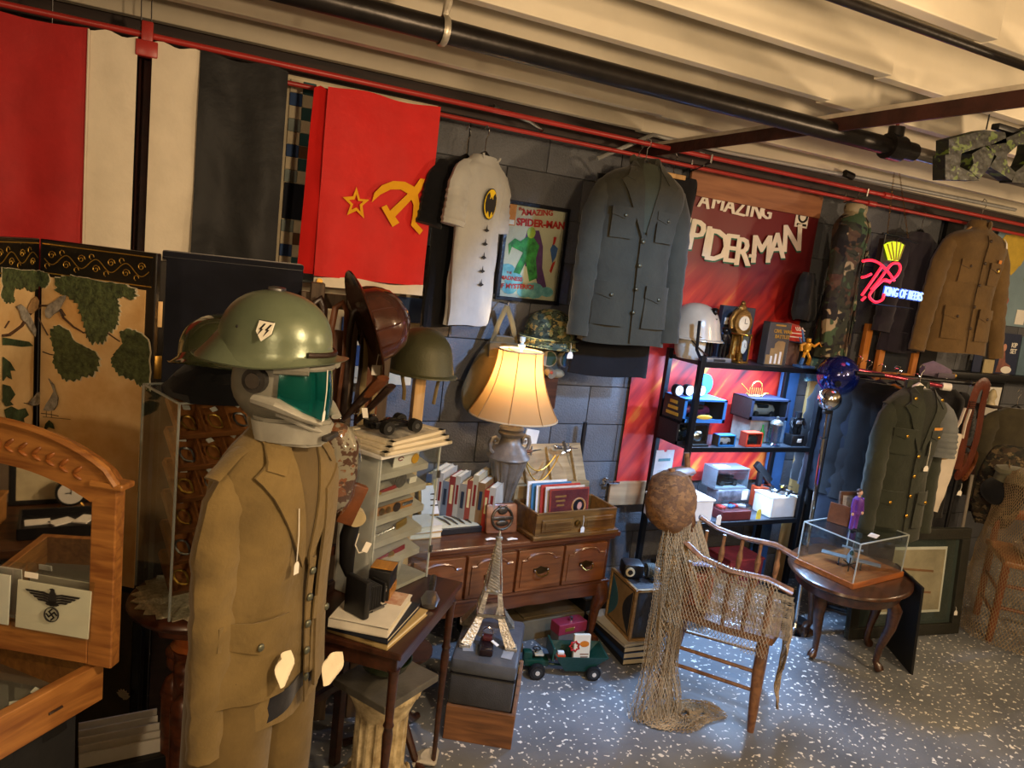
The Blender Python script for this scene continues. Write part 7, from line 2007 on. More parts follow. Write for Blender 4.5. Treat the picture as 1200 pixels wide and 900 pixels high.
for x_ in (-.045,.045): MB().tube([(x_,-.033,.024),(x_,.033,.024)],.014,14).build('car_wheel',TYR,t)
t = item('toy_gun','black toy gun shape propped at the back of the lower shelf','toy',893,560,3.06,zsB)
MB().bbox((0,0,.0),(.16,.03,.04),.005,rot=(0,.7,0)).warp(lambda c: c+V(0,0,.2)).build('gun_body',BLACKP,t)
MB().bbox((-.02,0,.17),(.03,.025,.1),.005).build('gun_grip',BLACKP,t)
MB().tube([(.04,0,.16),(.1,0,.09)],.009,8).build('gun_barrel',STEEL,t)
MB().bbox((.02,0,.06),(.12,.06,.12),.003).build('orange_card',mat('orange_white_card','#c4502c',.5,var=.2),t,False)
for (px_,py_,c_,lb) in ((889,603,mat('yellow_tag','#d8c84c',.7),'yellow price tag hanging at the edge of the lower shelf'),(842,610,PAPER,'white price tag hanging at the edge of the lower shelf')):
    q = at(px_,py_,Y=2.84)
    single('shelf_tag',MB().prism([(-.008,.03),(.008,.03),(.016,.018),(.016,-.025),(-.016,-.025),(-.016,.018)],.002),c_,lb,'tag',q,smooth=False)
# -- bottom shelf
for i,(x_,c_,lb) in enumerate(((2.65,'#5c5c58','grey box on the bottom shelf behind the armchair'),(2.98,'#8c2c28','red box on the bottom shelf behind the armchair'))):
    t = thing('bottom_box',lb,'box',(x_,3.0,zsL+.0005))
    MB().bbox((0,0,.08),(.24,.18,.16),.003).build('box_body',mat('bb_%d' % i,c_,.6,var=.2),t,False)
    MB().bbox((0,0,.165),(.25,.19,.012),.003).build('box_lid',mat('bb_%d' % i,c_,.6),t,False)
# ============================================================ ARMCHAIR WITH NET
CA = .73; CX_,CY_ = 2.25,2.26
t = thing('captains_chair','golden brown wooden armchair with turned spindles draped in fishing net','chair',(CX_,CY_,0),CA)
CHW = wood('chair_oak','#5c381c','#8a5c34',.35,coat=.4)
sz = .42
pts = [(-.21,-.2),(-.1,-.22),(.1,-.22),(.21,-.2),(.22,0),(.19,.2),(-.19,.2),(-.22,0)]
MB().hprism(pts,sz-.03,.03).build('seat',CHW,t,False)
FLg = [(-.17,-.16),(.17,-.16)]; BLg = [(-.15,.17),(.15,.17)]
for (x_,y_) in FLg:
    MB().lathe([(0,0),(.014,0),(.016,.03),(.02,.1),(.024,.25),(.02,.33),(.024,.34),(.02,.36),(.02,.4),(0,.4)],12).warp(lambda c,x_=x_,y_=y_: V(c.x+x_*(1.12-.12*c.z/.4),c.y+y_*(1.12-.12*c.z/.4),c.z)).build('leg',CHW,t)
for (x_,y_) in BLg:
    MB().lathe([(0,0),(.014,0),(.018,.1),(.022,.25),(.02,.4),(0,.4)],12).warp(lambda c,x_=x_,y_=y_: V(c.x+x_*(1.2-.2*c.z/.4),c.y+y_*(1.25-.25*c.z/.4),c.z)).build('leg',CHW,t)
for s in (-1,1):
    for z_ in (.17,.25): MB().tube([(s*.18,-.17,z_),(s*.165,.19,z_)],.008,8).build('stretcher',CHW,t)
MB().tube([(-.165,-.165,.22),(.165,-.165,.22)],.008,8).build('stretcher',CHW,t)
MB().tube([(-.16,.19,.2),(.16,.19,.2)],.008,8).build('stretcher',CHW,t)
az = .655
for s in (-1,1):
    MB().tube([(s*.19,.2,az+.06),(s*.215,.12,az+.02),(s*.225,.0,az),(s*.225,-.14,az+.004),(s*.215,-.235,az-.025)],[.018,.018,.02,.022,.026],10,flat=.55,up=(0,0,1)).build('arm',CHW,t)
    for k in range(5):
        y_ = -.16+.08*k
        MB().lathe([(.008,0),(.009,.04),(.014,.07),(.008,.1),(.012,.12),(.014,.15),(.008,.18),(.009,az-sz-.005)],10).warp(lambda c,y_=y_,s=s: V(c.x+s*(.19+.03*c.z/.23),c.y+y_,c.z+sz)).build('spindle',CHW,t)
    MB().tube([(s*.17,.19,sz-.01),(s*.18,.22,.65),(s*.175,.27,.86),(s*.17,.30,1.0)],[.02,.018,.016,.013],10).build('back_post',CHW,t)
MB().tube([(-.17,.285,.92),(0,.31,.94),(.17,.285,.92)],.02,8,flat=2.2,up=(0,1,0)).build('crest_rail',CHW,t)
for k in range(4):
    x_ = -.105+.07*k
    MB().tube([(x_,.195,sz-.005),(x_,.235,.65),(x_*1.05,.285,.9)],.009,8).build('back_spindle',CHW,t)
Cc = Matrix.Translation((CX_,CY_,0)) @ Matrix.Rotation(CA,4,'Z')
def onch(x_,y_,z_): return Cc @ Vector((x_,y_,z_))
NET = mat('fishing_net_cord','#9a8460',.8,var=.2)
def net_mesh(fn,nu,nv,r=.0013):
    mb = MB()
    me = [[Vector(fn((i+(.5 if j % 2 else 0))/(nu-1),j/(nv-1))) for i in range(nu)] for j in range(nv)]
    for j in range(nv-1):
        for i in range(nu):
            for d in ((0,-1) if j % 2 == 0 else (0,1)):
                k = i+d
                if 0 <= k < nu:
                    a,b_ = me[j][i],me[j+1][k]
                    dd = b_-a
                    if dd.length < 1e-6: continue
                    u = dd.cross(Vector((.3,.8,.5)))
                    if u.length < 1e-6: continue
                    u.normalize(); v_ = dd.normalized().cross(u)
                    q = [mb.bm.verts.new(p_+(u*math.cos(an)+v_*math.sin(an))*r) for p_ in (a,b_) for an in (0,2.094,4.189)]
                    for e in range(3): mb.bm.faces.new((q[e],q[(e+1) % 3],q[3+(e+1) % 3],q[3+e]))
    return mb
N3 = lambda x_,y_,z_: noise.noise(Vector((x_,y_,z_)))
t = thing('fishing_net','tan fishing net draped from the armchair back to the floor','net',(0,0,0))
# hanging curtain from the near back post to a pool on the floor
topP = onch(-.17,.27,.93)
def curtain(u,v):
    zt = topP.z*(1-v)+.012
    spread = .045+.05*v**.7+.06*max(0,v-.85)*4
    cx_ = topP.x-.01-.02*v-(.08*max(0,v-.85)*4); cy_ = topP.y-.0-.06*v-(.08*max(0,v-.85)*4)
    a = -2.6+3.6*u
    z_ = max(.008+.02*abs(N3(u*9,v*9,1)),zt)
    return (cx_+spread*math.cos(a)*(1+.2*N3(u*6,v*4,0))+.02*N3(u*14,v*3,5),cy_+spread*.7*math.sin(a)*(1+.2*N3(u*7,v*4,3)),z_)
net_mesh(curtain,46,70).build('hanging_net',NET,t,False)
def curtain2(u,v):
    p_ = Vector(curtain((u+.13) % 1,min(1,v*1.02))); return (p_.x+.02+.02*N3(u*5,v*5,9),p_.y-.02,p_.z*.99+.004)
net_mesh(curtain2,40,60).build('hanging_net',NET,t,False)
pool = at(800,840,Z=0)
def poolf(u,v):
    a = 2*PI*u; r_ = .02+.11*v
    return (pool.x-.0+r_*1.5*math.cos(a)+.03*N3(u*8,v*8,2),pool.y+.0+r_*.75*math.sin(a)+.03*N3(u*8,v*8,7),.006+.03*(1-v)*abs(N3(u*10,v*10,4))+.012*abs(N3(u*30,v*20,4)))
net_mesh(poolf,60,22,.0018).build('pooled_net',NET,t,False)
def overseat(u,v):
    # from the near arm across the seat and over its front edge
    x_ = -.24+.46*u
    if v < .25: y_,z_ = .2-.1*v/.25,.7-.24*v/.25
    elif v < .6: y_,z_ = .1-.36*(v-.25)/.35,.46-.02*(v-.25)/.35
    else: y_,z_ = -.262-.01*math.sin(v*20)+.01,.43-.34*(v-.6)/.4*(.6+.4*math.sin(u*3+.5))
    q = onch(x_+.015*N3(u*5,v*5,3),y_+.012*N3(u*9,v*9,3),z_+.018*abs(N3(u*8,v*8,6)))
    return q
net_mesh(overseat,44,60).build('seat_net',NET,t,False)
def overarm(u,v):
    y_ = .22-.40*u; z_ = .70-.30*v-.04*u
    q = onch(-.245-.03*v-.01*math.sin(u*9)+.01*N3(u*8,v*8,1),y_,z_); return q
net_mesh(overarm,30,24).build('arm_net',NET,t,False)
# burlap hood on the chair's near post
hpx = onch(-.17,.29,.95)
t = thing('burlap_hood','mottled brown burlap hood hung on the armchair back post','hat',(hpx.x-.0,hpx.y-.01,hpx.z-.04),.3)
mb = MB().lathe([(0,.08),(.05,.075),(.085,.04),(.1,0),(.105,-.05),(.095,-.1),(.075,-.14),(.05,-.165),(.02,-.17),(0,-.17)],28)
mb.warp(lambda c: c*(1+.16*N3(c.x*14,c.y*14,c.z*14)+.06*N3(c.x*40,c.y*40,c.z*40)))
mb.build('hood',camo('burlap_camo',['#5c3e22','#6c4a28','#80592f','#644424','#745029'],24),t)
MB().tube([(.06,0,.05),(.09,.01,.01),(.1,0,-.06)],.012,8,flat=.3).build('hood_strap',PAPER,t)
MB().tube([(.05,.03,.02),(.075,.03,.13)],.018,10).build('post_tip',CHW,t) if 0 else None
q = onch(-.05,.14,sz+.0005)
t = thing('cedar_box','reddish wooden box with a pale lid standing on the armchair seat','box',q+V(0,0,.002),CA+.45)
MB().bbox((0,0,.07),(.13,.1,.14),.004).build('box_body',wood('cedar','#6c3018','#94502c',.35),t,False)
MB().bbox((0,0,0),(.16,.13,.012),.003).warp(lambda c: Matrix.Rotation(.3,4,'Y') @ c+V(0,0,.165)).build('box_lid',mat('lilac_reflection_board','#8c8090',.35,var=.08),t,False)  # lilac reflection put into the lid's colour
# ============================================================ OVAL TABLE AND MODEL CASE
OX,OY,OA = 3.17,2.42,.55
t = thing('oval_table','dark oval side table on cabriole legs','table',(OX,OY,0),OA)
OT = wood('dark_walnut','#2a160c','#4c2c18',.3,coat=.5)
MB().lathe([(0,.425),(.97,.425),(1.0,.433),(.99,.445),(.97,.45),(0,.45)],48,sx=.38,sy=.29).build('tabletop',OT,t)
MB().lathe([(0,.37),(.88,.37),(.9,.425),(0,.425)],48,sx=.37,sy=.28).build('apron',OT,t)
for (lx,ly) in ((948,773),(1033,790),(1020,757),(942,735)):
    g = at(lx,ly,Z=0); l_ = Matrix.Rotation(-OA,4,'Z') @ (g-V(OX,OY,0)); d = V(l_.x,l_.y,0).normalized(); R_ = V(l_.x,l_.y,0).length
    R_ = min(R_,.30)
    MB().tube([d*(R_*.86)+V(0,0,.38),d*(R_*1.0)+V(0,0,.33),d*(R_*.98)+V(0,0,.24),d*(R_*.86)+V(0,0,.12),d*(R_*.84)+V(0,0,.05),d*(R_*.92)+V(0,0,.025),d*(R_*.96)+V(0,0,.012)],[.03,.034,.026,.017,.015,.022,.02],12).build('leg',OT,t)
BX_,BY_,BA = 3.14,2.405,.15
t = thing('plane_case','clear acrylic display case with a wooden base holding a model plane','display case',(BX_,BY_,.4505),BA)
bw3,bd3,bh3 = .44,.32,.19
MB().bbox((0,0,.014),(bw3,bd3,.028),.003).build('wooden_base',wood('orange_base','#7a4018','#a4602c',.35,coat=.3),t,False)
for (x_,y_,sx,sy) in ((0,-bd3/2+.01,bw3-.02,.004),(0,bd3/2-.01,bw3-.02,.004),(-bw3/2+.01,0,.004,bd3-.02),(bw3/2-.01,0,.004,bd3-.02)):
    MB().box((x_,y_,.028+bh3/2),(sx,sy,bh3)).build('acrylic_side',ACRYL,t,False)
    MB().box((x_,y_,.028+bh3),(max(sx,.005),max(sy,.005),.005)).build('acrylic_edge',ACRYL_EDGE,t,False)
for sx in (-1,1):
    for sy in (-1,1): MB().box((sx*(bw3/2-.01),sy*(bd3/2-.01),.028+bh3/2),(.005,.005,bh3)).build('acrylic_edge',ACRYL_EDGE,t,False)
MB().box((0,0,.028+bh3),(bw3-.02,bd3-.02,.003)).build('acrylic_top',ACRYL,t,False)
MB().box((-.02,-.1,.031+bh3),(.07,.04,.001),rot=(0,0,.3)).build('white_label',PAPER,t,False)
t = thing('model_plane','grey model warplane inside the acrylic case on the oval table','model aeroplane',(BX_,BY_,.479),BA+.5)
PG = mat('plane_grey','#8c8c8c',.35,.4,var=.1)
MB().tube([(-.12,0,.04),(-.08,0,.042),(0,0,.045),(.08,0,.045),(.13,0,.05)],[.004,.016,.018,.01,.004],12).build('fuselage',PG,t)
MB().bbox((-.02,0,.038),(.05,.27,.006),.002).build('wing',PG,t); MB().bbox((.115,0,.05),(.03,.1,.004),.001).build('tailplane',PG,t); MB().bbox((.12,0,.068),(.03,.004,.035),.001).build('fin',PG,t)
MB().ell((-.01,0,.062),(.03,.01,.012),12,8).build('canopy',mat('mask_glass','#28403c',.1),t)
for a in range(3): MB().box((-.127,0,.04),(.002,.006,.07),rot=(a*PI/3,0,0)).build('propeller_blade',BLACKP,t,False)
for y_ in (-.05,.05): MB().tube([(-.04,y_,.036),(-.05,y_,.008)],.003,6).tube([(-.05,y_-.004,.01),(-.05,y_+.004,.01)],.0095,12).build('landing_gear',BLACKP,t)
zc_ = .4505+.028+bh3+.0025
q = at(1010,620,Z=zc_)
t = thing('photo_frame','brown wooden picture frame with a grey print standing on the acrylic case','picture frame',(BX_+.05,BY_+.08,zc_),-.1,rx=-.15)
MB().bbox((0,.004,.075),(.15,.008,.13),.001).build('print',mat('grey_print','#a8a49c',.5,var=.35,nscale=12,col2='#4c443c'),t,False)
for (x_,z_,sx,sz_) in ((0,.145,.17,.018),(0,.009,.17,.018),(-.078,.077,.016,.12),(.078,.077,.016,.12)): MB().bbox((x_,-.004,z_),(sx,.014,sz_),.002).build('frame_side',DOAK,t,False)
t = thing('photo_frame','brown frame standing edge on beside the grey print on the acrylic case','picture frame',(BX_-.07,BY_+.06,zc_),-1.1,rx=-.12)
MB().bbox((0,.0,.05),(.1,.012,.1),.003).build('frame',LEATHER,t,False)
t = thing('toy_doll','small plain doll in a plum suit with hands at its sides on the acrylic case','figurine',(BX_-.055,BY_-.02,zc_),.1)
PL = mat('plum_cloth','#5c2c80',.5,var=.12); SKN = mat('doll_skin','#c49c84',.5)
for s in (-1,1):
    MB().tube([(s*.017,0,.008),(s*.016,0,.05),(s*.011,0,.098)],[.009,.010,.014],10).build('trouser_leg',PL,t)
    MB().tube([(s*.027,0,.158),(s*.036,-.002,.125),(s*.038,-.008,.095)],[.011,.009,.008],8).build('sleeve',PL,t)
    MB().ell((s*.038,-.009,.086),(.007,.006,.009),8,6).build('hand',SKN,t)
    MB().bbox((s*.018,-.006,.004),(.014,.03,.008),.003).build('shoe',BLACKP,t)
MB().tube([(0,0,.085),(0,0,.115),(0,0,.15),(0,0,.168)],[.026,.021,.028,.016],12,flat=.7).build('jacket',PL,t)
MB().tube([(0,0,.165),(0,0,.176)],.007,8).build('neck',SKN,t)
MB().ell((0,0,.19),(.012,.014,.016),12,10).build('head',SKN,t)
MB().ell((0,.003,.196),(.0135,.0145,.013),12,8).build('hair',mat('doll_hair','#3c2418',.6),t)
# black board leaning on the table
c1,c2 = at(1070,791,Z=0),at(1047,764,Z=0)
t = thing('black_board','flat black panel leaning against the right side of the oval table','board',(0,0,0))
d = V(c2.x-c1.x,c2.y-c1.y,0).normalized()
c2 = c1+d*.30
tp = at(1075,690,Y=c1.y).z
nrm_ = V(-d.y,d.x,0)*.012
mb = MB(); lean = V(-.06,.0,0)
v = [c1,c2,c2+lean+V(0,0,tp),c1+lean+V(0,0,tp)]
mb._add([p_ for p_ in v]+[p_+nrm_ for p_ in v],[(0,1,2,3),(7,6,5,4),(0,4,5,1),(1,5,6,2),(2,6,7,3),(3,7,4,0)])
mb.build('panel',BLACKP,t,False)
# ============================================================ GLASS BALL, CHROME BALL STAND
q = at(982,440,Y=2.72)
t = thing('blue_sphere','glossy cobalt blue ball with a small round opening on a thin stand','ornament',(q.x,2.72,0),-.5)
COB = mat('cobalt_gloss','#0c1c70',.08,.5,var=.05,bump=0,coat=1)
MB().ell((0,0,q.z),(.105,.105,.105),32,22).build('sphere',COB,t)
MB().tube([(-.03,-.1,q.z-.03),(-.033,-.108,q.z-.034)],.016,16).build('opening',BLACKP,t)
MB().tube([(.02,.02,0.01),(0,0,q.z-.09)],.01,8).build('stand_pole',BLACKP,t)
MB().lathe([(0,0),(.09,0),(.09,.01),(0,.014)],24,c=(.02,.02,0)).build('stand_base',BLACKP,t)
q = at(972,468,Y=2.62)
zb5 = q.z
g = at(962,700,Z=0)
t = thing('chrome_stand','slim chrome floor stand with a mirror ball head','stand',(q.x,2.62,0),0)
MB().ell((0,0,zb5),(.058,.058,.058),28,18).build('ball',CHROME,t)
MB().tube([(.0,0,zb5-.05),(.01,0,zb5-.2)],.005,8).tube([(.01,0,zb5-.2),(.1,.03,.03)],.009,8).build('pole',CHROME,t)
MB().tube([(.01-.02,0,zb5-.2),(.01+.02,0,zb5-.2)],.007,8).build('clamp',CHROME,t)
MB().lathe([(0,0),(.1,0),(.1,.008),(.02,.02),(.01,.04),(0,.04)],28,c=(.1,.03,0)).build('base',CHROME,t)
MB().bbox((0,0,zb5-.065),(.05,.02,.02),.003).build('ball_mount',BLACKP,t)

# ============================================================ RIGHT END: HANGING CLOTHES, NEON, RACK, CHAIR
CAMO = camo('woodland_camo',['#2a3024','#9a8f70','#3a5238','#4c3a2c','#15171a'],6)
hk = at(994,240,Y=3.02)
t = thing('camouflage_jacket','woodland camouflage jacket hanging beside the neon sign','jacket',(hk.x+.04,3.0,hk.z+.03),.45)
hanger(t,BLACKP,.17)
S = jacket(t,CAMO,BLACKF,H=.80,SW=.165,dep=.075,sl=.62,lapel=False,buttons=0,bmat=HORN,seed=8,out=.0,stand=True)
t = thing('camouflage_trousers','blue-green camouflage trousers hanging under the camouflage jacket','trousers',(hk.x+.06,3.07,hk.z),.45)
body_mesh([(-.5,0,.14,.03),(-.8,0,.15,.035),(-.98,0,.15,.04)],.05,3).build('trouser_cloth',camo('teal_camo',['#14222c','#2c5058','#6c7c6c','#1c3444'],8),t)
q = at(938,340,Y=3.05)
t = thing('black_boots','dark blue-black garment hanging left of the camouflage jacket','garment',(q.x+.05,3.06,q.z+.1),.3)
body_mesh([(0,0,.05,.02),(-.05,0,.08,.03),(-.2,.02,.11,.035),(-.26,.03,.09,.03)],.05,3).build('garment_body',cloth('blueblack','#1a222c',.2),t)
hk = at(1137,255,Y=2.9)
t = thing('brown_tunic','old brown wool tunic with a standing collar and small medal','jacket',(hk.x+.04,2.86,hk.z+.02),-.12)
BRW = cloth('brown_wool','#67502e',.12,bscale=40,bump=.3)
hanger(t,PINE,.2,hookh=.09)
S = jacket(t,BRW,BLACKF,H=.73,SW=.225,dep=.075,sl=.62,lapel=False,buttons=5,bmat=mat('brown_button','#3c2c1c',.5),seed=12,out=.09,stand=True,fold=.02,top=-.07)
MB().drape([(.10,-.245),(.125,-.245),(.125,-.285),(.10,-.285)],S,.016,.003).build('medal_ribbon',mat('ribbon_orange','#d8842c',.6),t,False)
MB().ell((.113,S(.113,-.3)-.02,-.305),(.014,.004,.016),12,8).build('medal',BRASS,t)
MB().drape([(.13,-.12),(.145,-.12),(.147,-.175),(.13,-.175)],S,.014,.002).build('paper_label',PAPER,t,False)
hk = at(1082,262,Y=3.0)
t = thing('dark_coat','dark plum coat hanging behind the neon sign and the brown tunic','coat',(hk.x+.02,3.02,hk.z+.0),.1)
hanger(t,BLACKP,.17)
simple_garment(t,cloth('dark_plum','#241f28',.2),H=.7,SW=.17,dep=.05,sl=.5,seed=4,out=.03)
# neon sign
NY = 2.56
np_ = at(1048,330,Y=NY)
t = thing('neon_sign','glowing neon sign with red script, a yellow crown and blue KING OF BEERS','sign',np_)
def npx(pts,dy=0): return [at(x_,y_,Y=NY+dy)-np_ for x_,y_ in pts]
def neon(nm,c_,s_): return mat(nm,'#101010',.4,var=0,bump=0,emit=c_,estr=s_)
NR = neon('neon_red','#ff2038',2.2); NB = neon('neon_halo_blue','#2c6cff',1.0); NW = neon('neon_white','#b4d4ff',1.5); NYL = neon('neon_yellow','#c8d820',1.6)
def curve(pts,n=5):
    P_ = [Vector(p_) for p_ in pts]; out = []
    for i in range(len(P_)-1):
        a,b_,c_,d_ = P_[max(i-1,0)],P_[i],P_[i+1],P_[min(i+2,len(P_)-1)]
        for k in range(n):
            f = k/n; out.append(.5*((2*b_)+(-a+c_)*f+(2*a-5*b_+4*c_-d_)*f*f+(-a+3*b_-3*c_+d_)*f**3))
    return out+[P_[-1]]
for s_ in ([(1011,306),(1021,305),(1031,309),(1041,319),(1048,329)],[(1040,315),(1046,309),(1053,309),(1055,315),(1051,323),(1043,329),(1037,329)],
           [(1033,313),(1022,329),(1010,346)],[(1037,319),(1029,330),(1021,339)],[(1043,331),(1036,328),(1023,340),(1019,348),(1026,354),(1034,351),(1036,344)],[(1010,325),(1015,324),(1021,321)],[(1010,352),(1014,348)]):
    MB().tube(curve(npx(s_)),.0065,8).build('red_tube',NR,t)
cr = npx([(1038,287),(1043,284),(1049,283),(1056,284),(1061,287),(1054,306),(1043,305)])
MB().prism([(p_.x,p_.z) for p_ in cr],.006,y0=.012).build('crown_panel',NYL,t,False)
for a,b_ in (((1040,286),(1045,304)),((1045,284),(1048,305)),((1051,283),(1050,305)),((1056,284),(1052,305)),((1060,287),(1054,304))):
    MB().tube(npx([a,b_]),.0035,6).build('crown_tube',mat('crown_gold','#8c7c20',.4),t)
mb = MB().text('KING OF BEERS',.062,rotM(0,math.atan2(*[-(npx([(1087,346)])[0]-npx([(1029,344)])[0])[i] for i in (2,0)])*0+.02,0,npx([(1059,345)])[0]),ext=.004,bold=.0,sx=.66)
mb.build('blue_lettering',NW,t,False)
mb = MB().text('KING OF BEERS',.062,rotM(0,.02,0,npx([(1059,345)])[0]+V(0,.006,0)),ext=.003,bold=.003,sx=.66)
mb.build('blue_halo',NB,t,False)  # glowing copy behind the letters, stands in for their blue halo
mb = MB().tube([V(-.1,.02,.22),V(-.1,.02,-.12),V(.2,.02,-.12)],.004,6).tube([V(-.12,.02,.22),V(.02,.02,.22)],.004,6).tube([V(.0,.02,.22),V(.14,.02,.2)],.004,6)
mb.build('wire_frame',BLACKP,t)
MB().bbox((-.05,.045,.12),(.07,.04,.16),.004).build('transformer',BLACKP,t)
for x_,x2 in ((-.09,.02),(.06,.06)):
    a = V(x_,.02,.22); b_ = V(x2,.14,2.42-np_.z)
    mb = MB()
    n = 18
    for k in range(n):
        p_ = a+(b_-a)*((k+.5)/n); mb.tube([p_+(b_-a).normalized()*.009*math.cos(q_)+(V(1,0,0) if k % 2 else V(0,1,0))*.004*math.sin(q_) for q_ in [2*PI*j/6 for j in range(6)]],.0012,3,close=True)
    o = mb.build('chain',BRASS,t); o['kind'] = 'stuff'
for (c_,e_,x_) in (((1,.1,.12),1.2,1025),((.15,.4,1),1.2,1060)):
    q = at(x_,335,Y=NY); lamp('neon_light',(q.x,NY-.05,q.z),e_,c_,.08)
# map and posters on the ledge
q0,q1 = at(1165,265,Y=3.16),at(1140,435,Y=3.16)
mx,mz1,mz0 = q1.x-.02,q0.z,q1.z+.0
mm = at(1150,378,Y=3.16).z
t = thing('wall_map','pale blue wall map with yellow and red land shapes, far right','map',(mx,3.17,mm))
MB().box((.62,.01,(mz1-mm)/2),(1.24,.006,mz1-mm)).build('map_sheet',mat('map_blue','#7c94a0',.5,var=.08,nscale=5),t,False)
def blob2(cx_,cz_,r_,sd): return [(cx_+r_*(1+.35*noise.noise(Vector((math.cos(a)*1.7,math.sin(a)*1.7,sd))))*math.cos(a),cz_+r_*.8*(1+.6*noise.noise(Vector((math.cos(a)*2.3,math.sin(a)*2.3,sd+5))))*math.sin(a)) for a in [2*PI*k/30 for k in range(30)]]
for (px_,py_,r_,c_,sd) in ((1186,298,.17,'#c8a83c',1),(1178,318,.05,'#b86048',4),(1176,352,.06,'#a8584c',9),(1210,330,.08,'#88a05c',6),(1230,300,.1,'#b87c4c',3)):
    q = at(px_,py_,Y=3.165)
    MB().prism(blob2(q.x-mx,q.z-mm,r_,sd),.002,y0=.006).build('land_shape',mat('map_'+c_[1:],c_,.6,var=.1),t,False)
q = at(1197,372,Y=3.165)
MB().box((q.x-mx,.004,q.z-mm),(.1,.002,.1)).build('map_legend',PAPER,t,False)
labs = ['cream folded leaflet at the left of the ledge under the map','dark blue poster with a seated figure and pale lettering on the ledge','light blue booklet at the right end of the ledge','navy booklet with a small white spot, leftmost on the ledge']
for i,(x0_,x1_,ya,c_) in enumerate(((1150,1163,418,'#b8a880'),(1163,1190,385,'#28304a'),(1191,1215,388,'#5c7484'),(1139,1150,412,'#2c3450'))):
    a,b_ = at(x0_,434,Y=3.12),at(x1_,434,Y=3.12); hh = at(x0_,ya,Y=3.12).z-a.z-.0
    tt = thing('leaflet',labs[i],'poster',((a.x+b_.x)/2,3.115+.004*i,mz0+.0),0,rx=-.04)
    MB().box((0,0,hh/2),(b_.x-a.x-.01,.006,hh)).build('sheet',mat('leaf_'+c_[1:],c_,.5,var=.12,nscale=9),tt,False)
    if i == 1:
        MB().text('KIP',.045,rotM(0,0,0,(.055,-.005,hh*.72)),bold=.001).text('SET',.045,rotM(0,0,0,(.055,-.005,hh*.57)),bold=.001).build('lettering',PAPER,tt,False)
        MB().prism([(-.1,.01),(.06,.01),(.05,.06),(-.01,.08),(-.03,.15),(-.06,.16),(-.08,.1)],.001,y0=-.0035).build('figure_print',mat('print_rose','#8c5c50',.6,var=.3,nscale=12),tt,False)
        MB().ell((-.045,-.005,.18),(.022,.001,.026),12,6).build('figure_print',mat('portrait_skin','#c48c78',.6),tt)
        MB().ell((.01,-.005,.03),(.06,.001,.025),14,6).build('drum_print',PAPER,tt)
# orange wooden frames behind the rack
q = at(1006,440,Y=3.05)
OR = wood('orange_pine','#9c5a20','#c47c34',.4,'z')
t = thing('upturned_chair','orange wooden chair frame upside down behind the clothes rack','frame',(at(1030,440,Y=3.0).x,3.02,0),0)
fz0,fz1 = at(1030,442,Y=3.0).z,at(1050,385,Y=3.0).z
for x_ in (.0,.3): MB().bbox((x_,0,fz1/2),(.045,.03,fz1),.003).build('stile',OR,t,False)
for z_ in (fz1-.02,fz0+.01,.4): MB().bbox((.15,0,z_),(.27,.026,.045),.003).build('rail',OR,t,False)
MB().box((.15,.01,(fz0+fz1)/2),(.26,.006,fz1-fz0-.06)).build('dark_panel',mat('slate_panel','#1c222c',.3),t,False)
t = thing('loose_plank','single orange wooden upright left of the chair frame','board',(q.x+.02,3.06,0))
MB().bbox((0,0,(fz1+.01)/2),(.05,.03,fz1+.01),.003).build('board',OR,t,False)
# clothes rack
RZ = 1.40
t = thing('clothes_rack','black and chrome clothes rack with crossing arms full of garments','clothes rack',(0,0,0))
a,b_ = V(3.18,2.62,RZ+.01),V(4.14,2.56,RZ)
MB().tube([a,b_],.012,10).build('rail',BLACKP,t); MB().tube([b_-V(.13,0,0),b_+V(.03,0,0)],.0125,10).build('rail_end',CHROME,t)
c1_,c2_ = V(3.1,2.75,RZ+.03),V(3.66,2.46,RZ-.01)
MB().tube([c1_,c2_],.012,10).build('rail',mat('red_chrome','#b04858',.25,.7),t); MB().tube([c2_-V(.02,-.01,0),c2_+V(.02,-.01,0)],.02,14).build('rail_end',PAPER,t)
MB().tube([(3.63,2.60,RZ),(3.63,2.6,.03)],.016,10).build('centre_post',STEEL,t)
for a_ in (0,PI/2,PI,3*PI/2): MB().tube([(3.63,2.6,.05),(3.63+.25*math.cos(a_+.4),2.6+.25*math.sin(a_+.4),.02)],.013,8).build('foot',BLACKP,t)
MB().tube([(4.08,2.565,RZ),(4.08,2.565,.02)],.011,10).build('side_post',BLACKP,t)
# garments
hk = at(1077,452,Y=2.42)
t = thing('dress_uniform','dark green army dress coat with gold buttons and a ribbon bar','jacket',(hk.x,2.42,hk.z+.045),-.1)
hanger(t,PAPER,.19,hookh=.06)
GB = mat('gold_button','#d0a040',.25,.9,var=.05,bump=0)
AG = cloth('army_green','#2e3228',.1,bscale=40,bump=.25)
S = jacket(t,AG,cloth('army_lining','#23261e',.1),H=.78,SW=.175,dep=.075,sl=.62,buttons=4,bmat=GB,seed=15,out=.02,top=-.055)
MB().drape([(.055,-.235),(.125,-.235),(.125,-.248),(.055,-.248)],S,.016,.002).build('ribbon_bar',mat('ribbon_multi','#b06040',.6,var=.4,nscale=80,col2='#d8b040'),t,False)
for x_,z_ in ((-.085,-.10),(.085,-.10)): MB().ell((x_,S(x_,z_)-.02,z_),(.01,.004,.01),10,6).build('collar_disc',GB,t)
price_tag(t,(.06,S(.06,-.3)-.012,-.3),drop=.13,h=.05,w=.03)
t = thing('tan_shirt','tan short-sleeved shirt left of the dress coat on the rack','shirt',(3.47,2.60,RZ-.0),-.95)
hanger(t,STEEL,.18,hookh=.05)
simple_garment(t,cloth('tan_cotton','#7c6844',.1),H=.6,SW=.18,dep=.045,sl=.24,seed=7,r0=.06,r1=.075,out=.05)
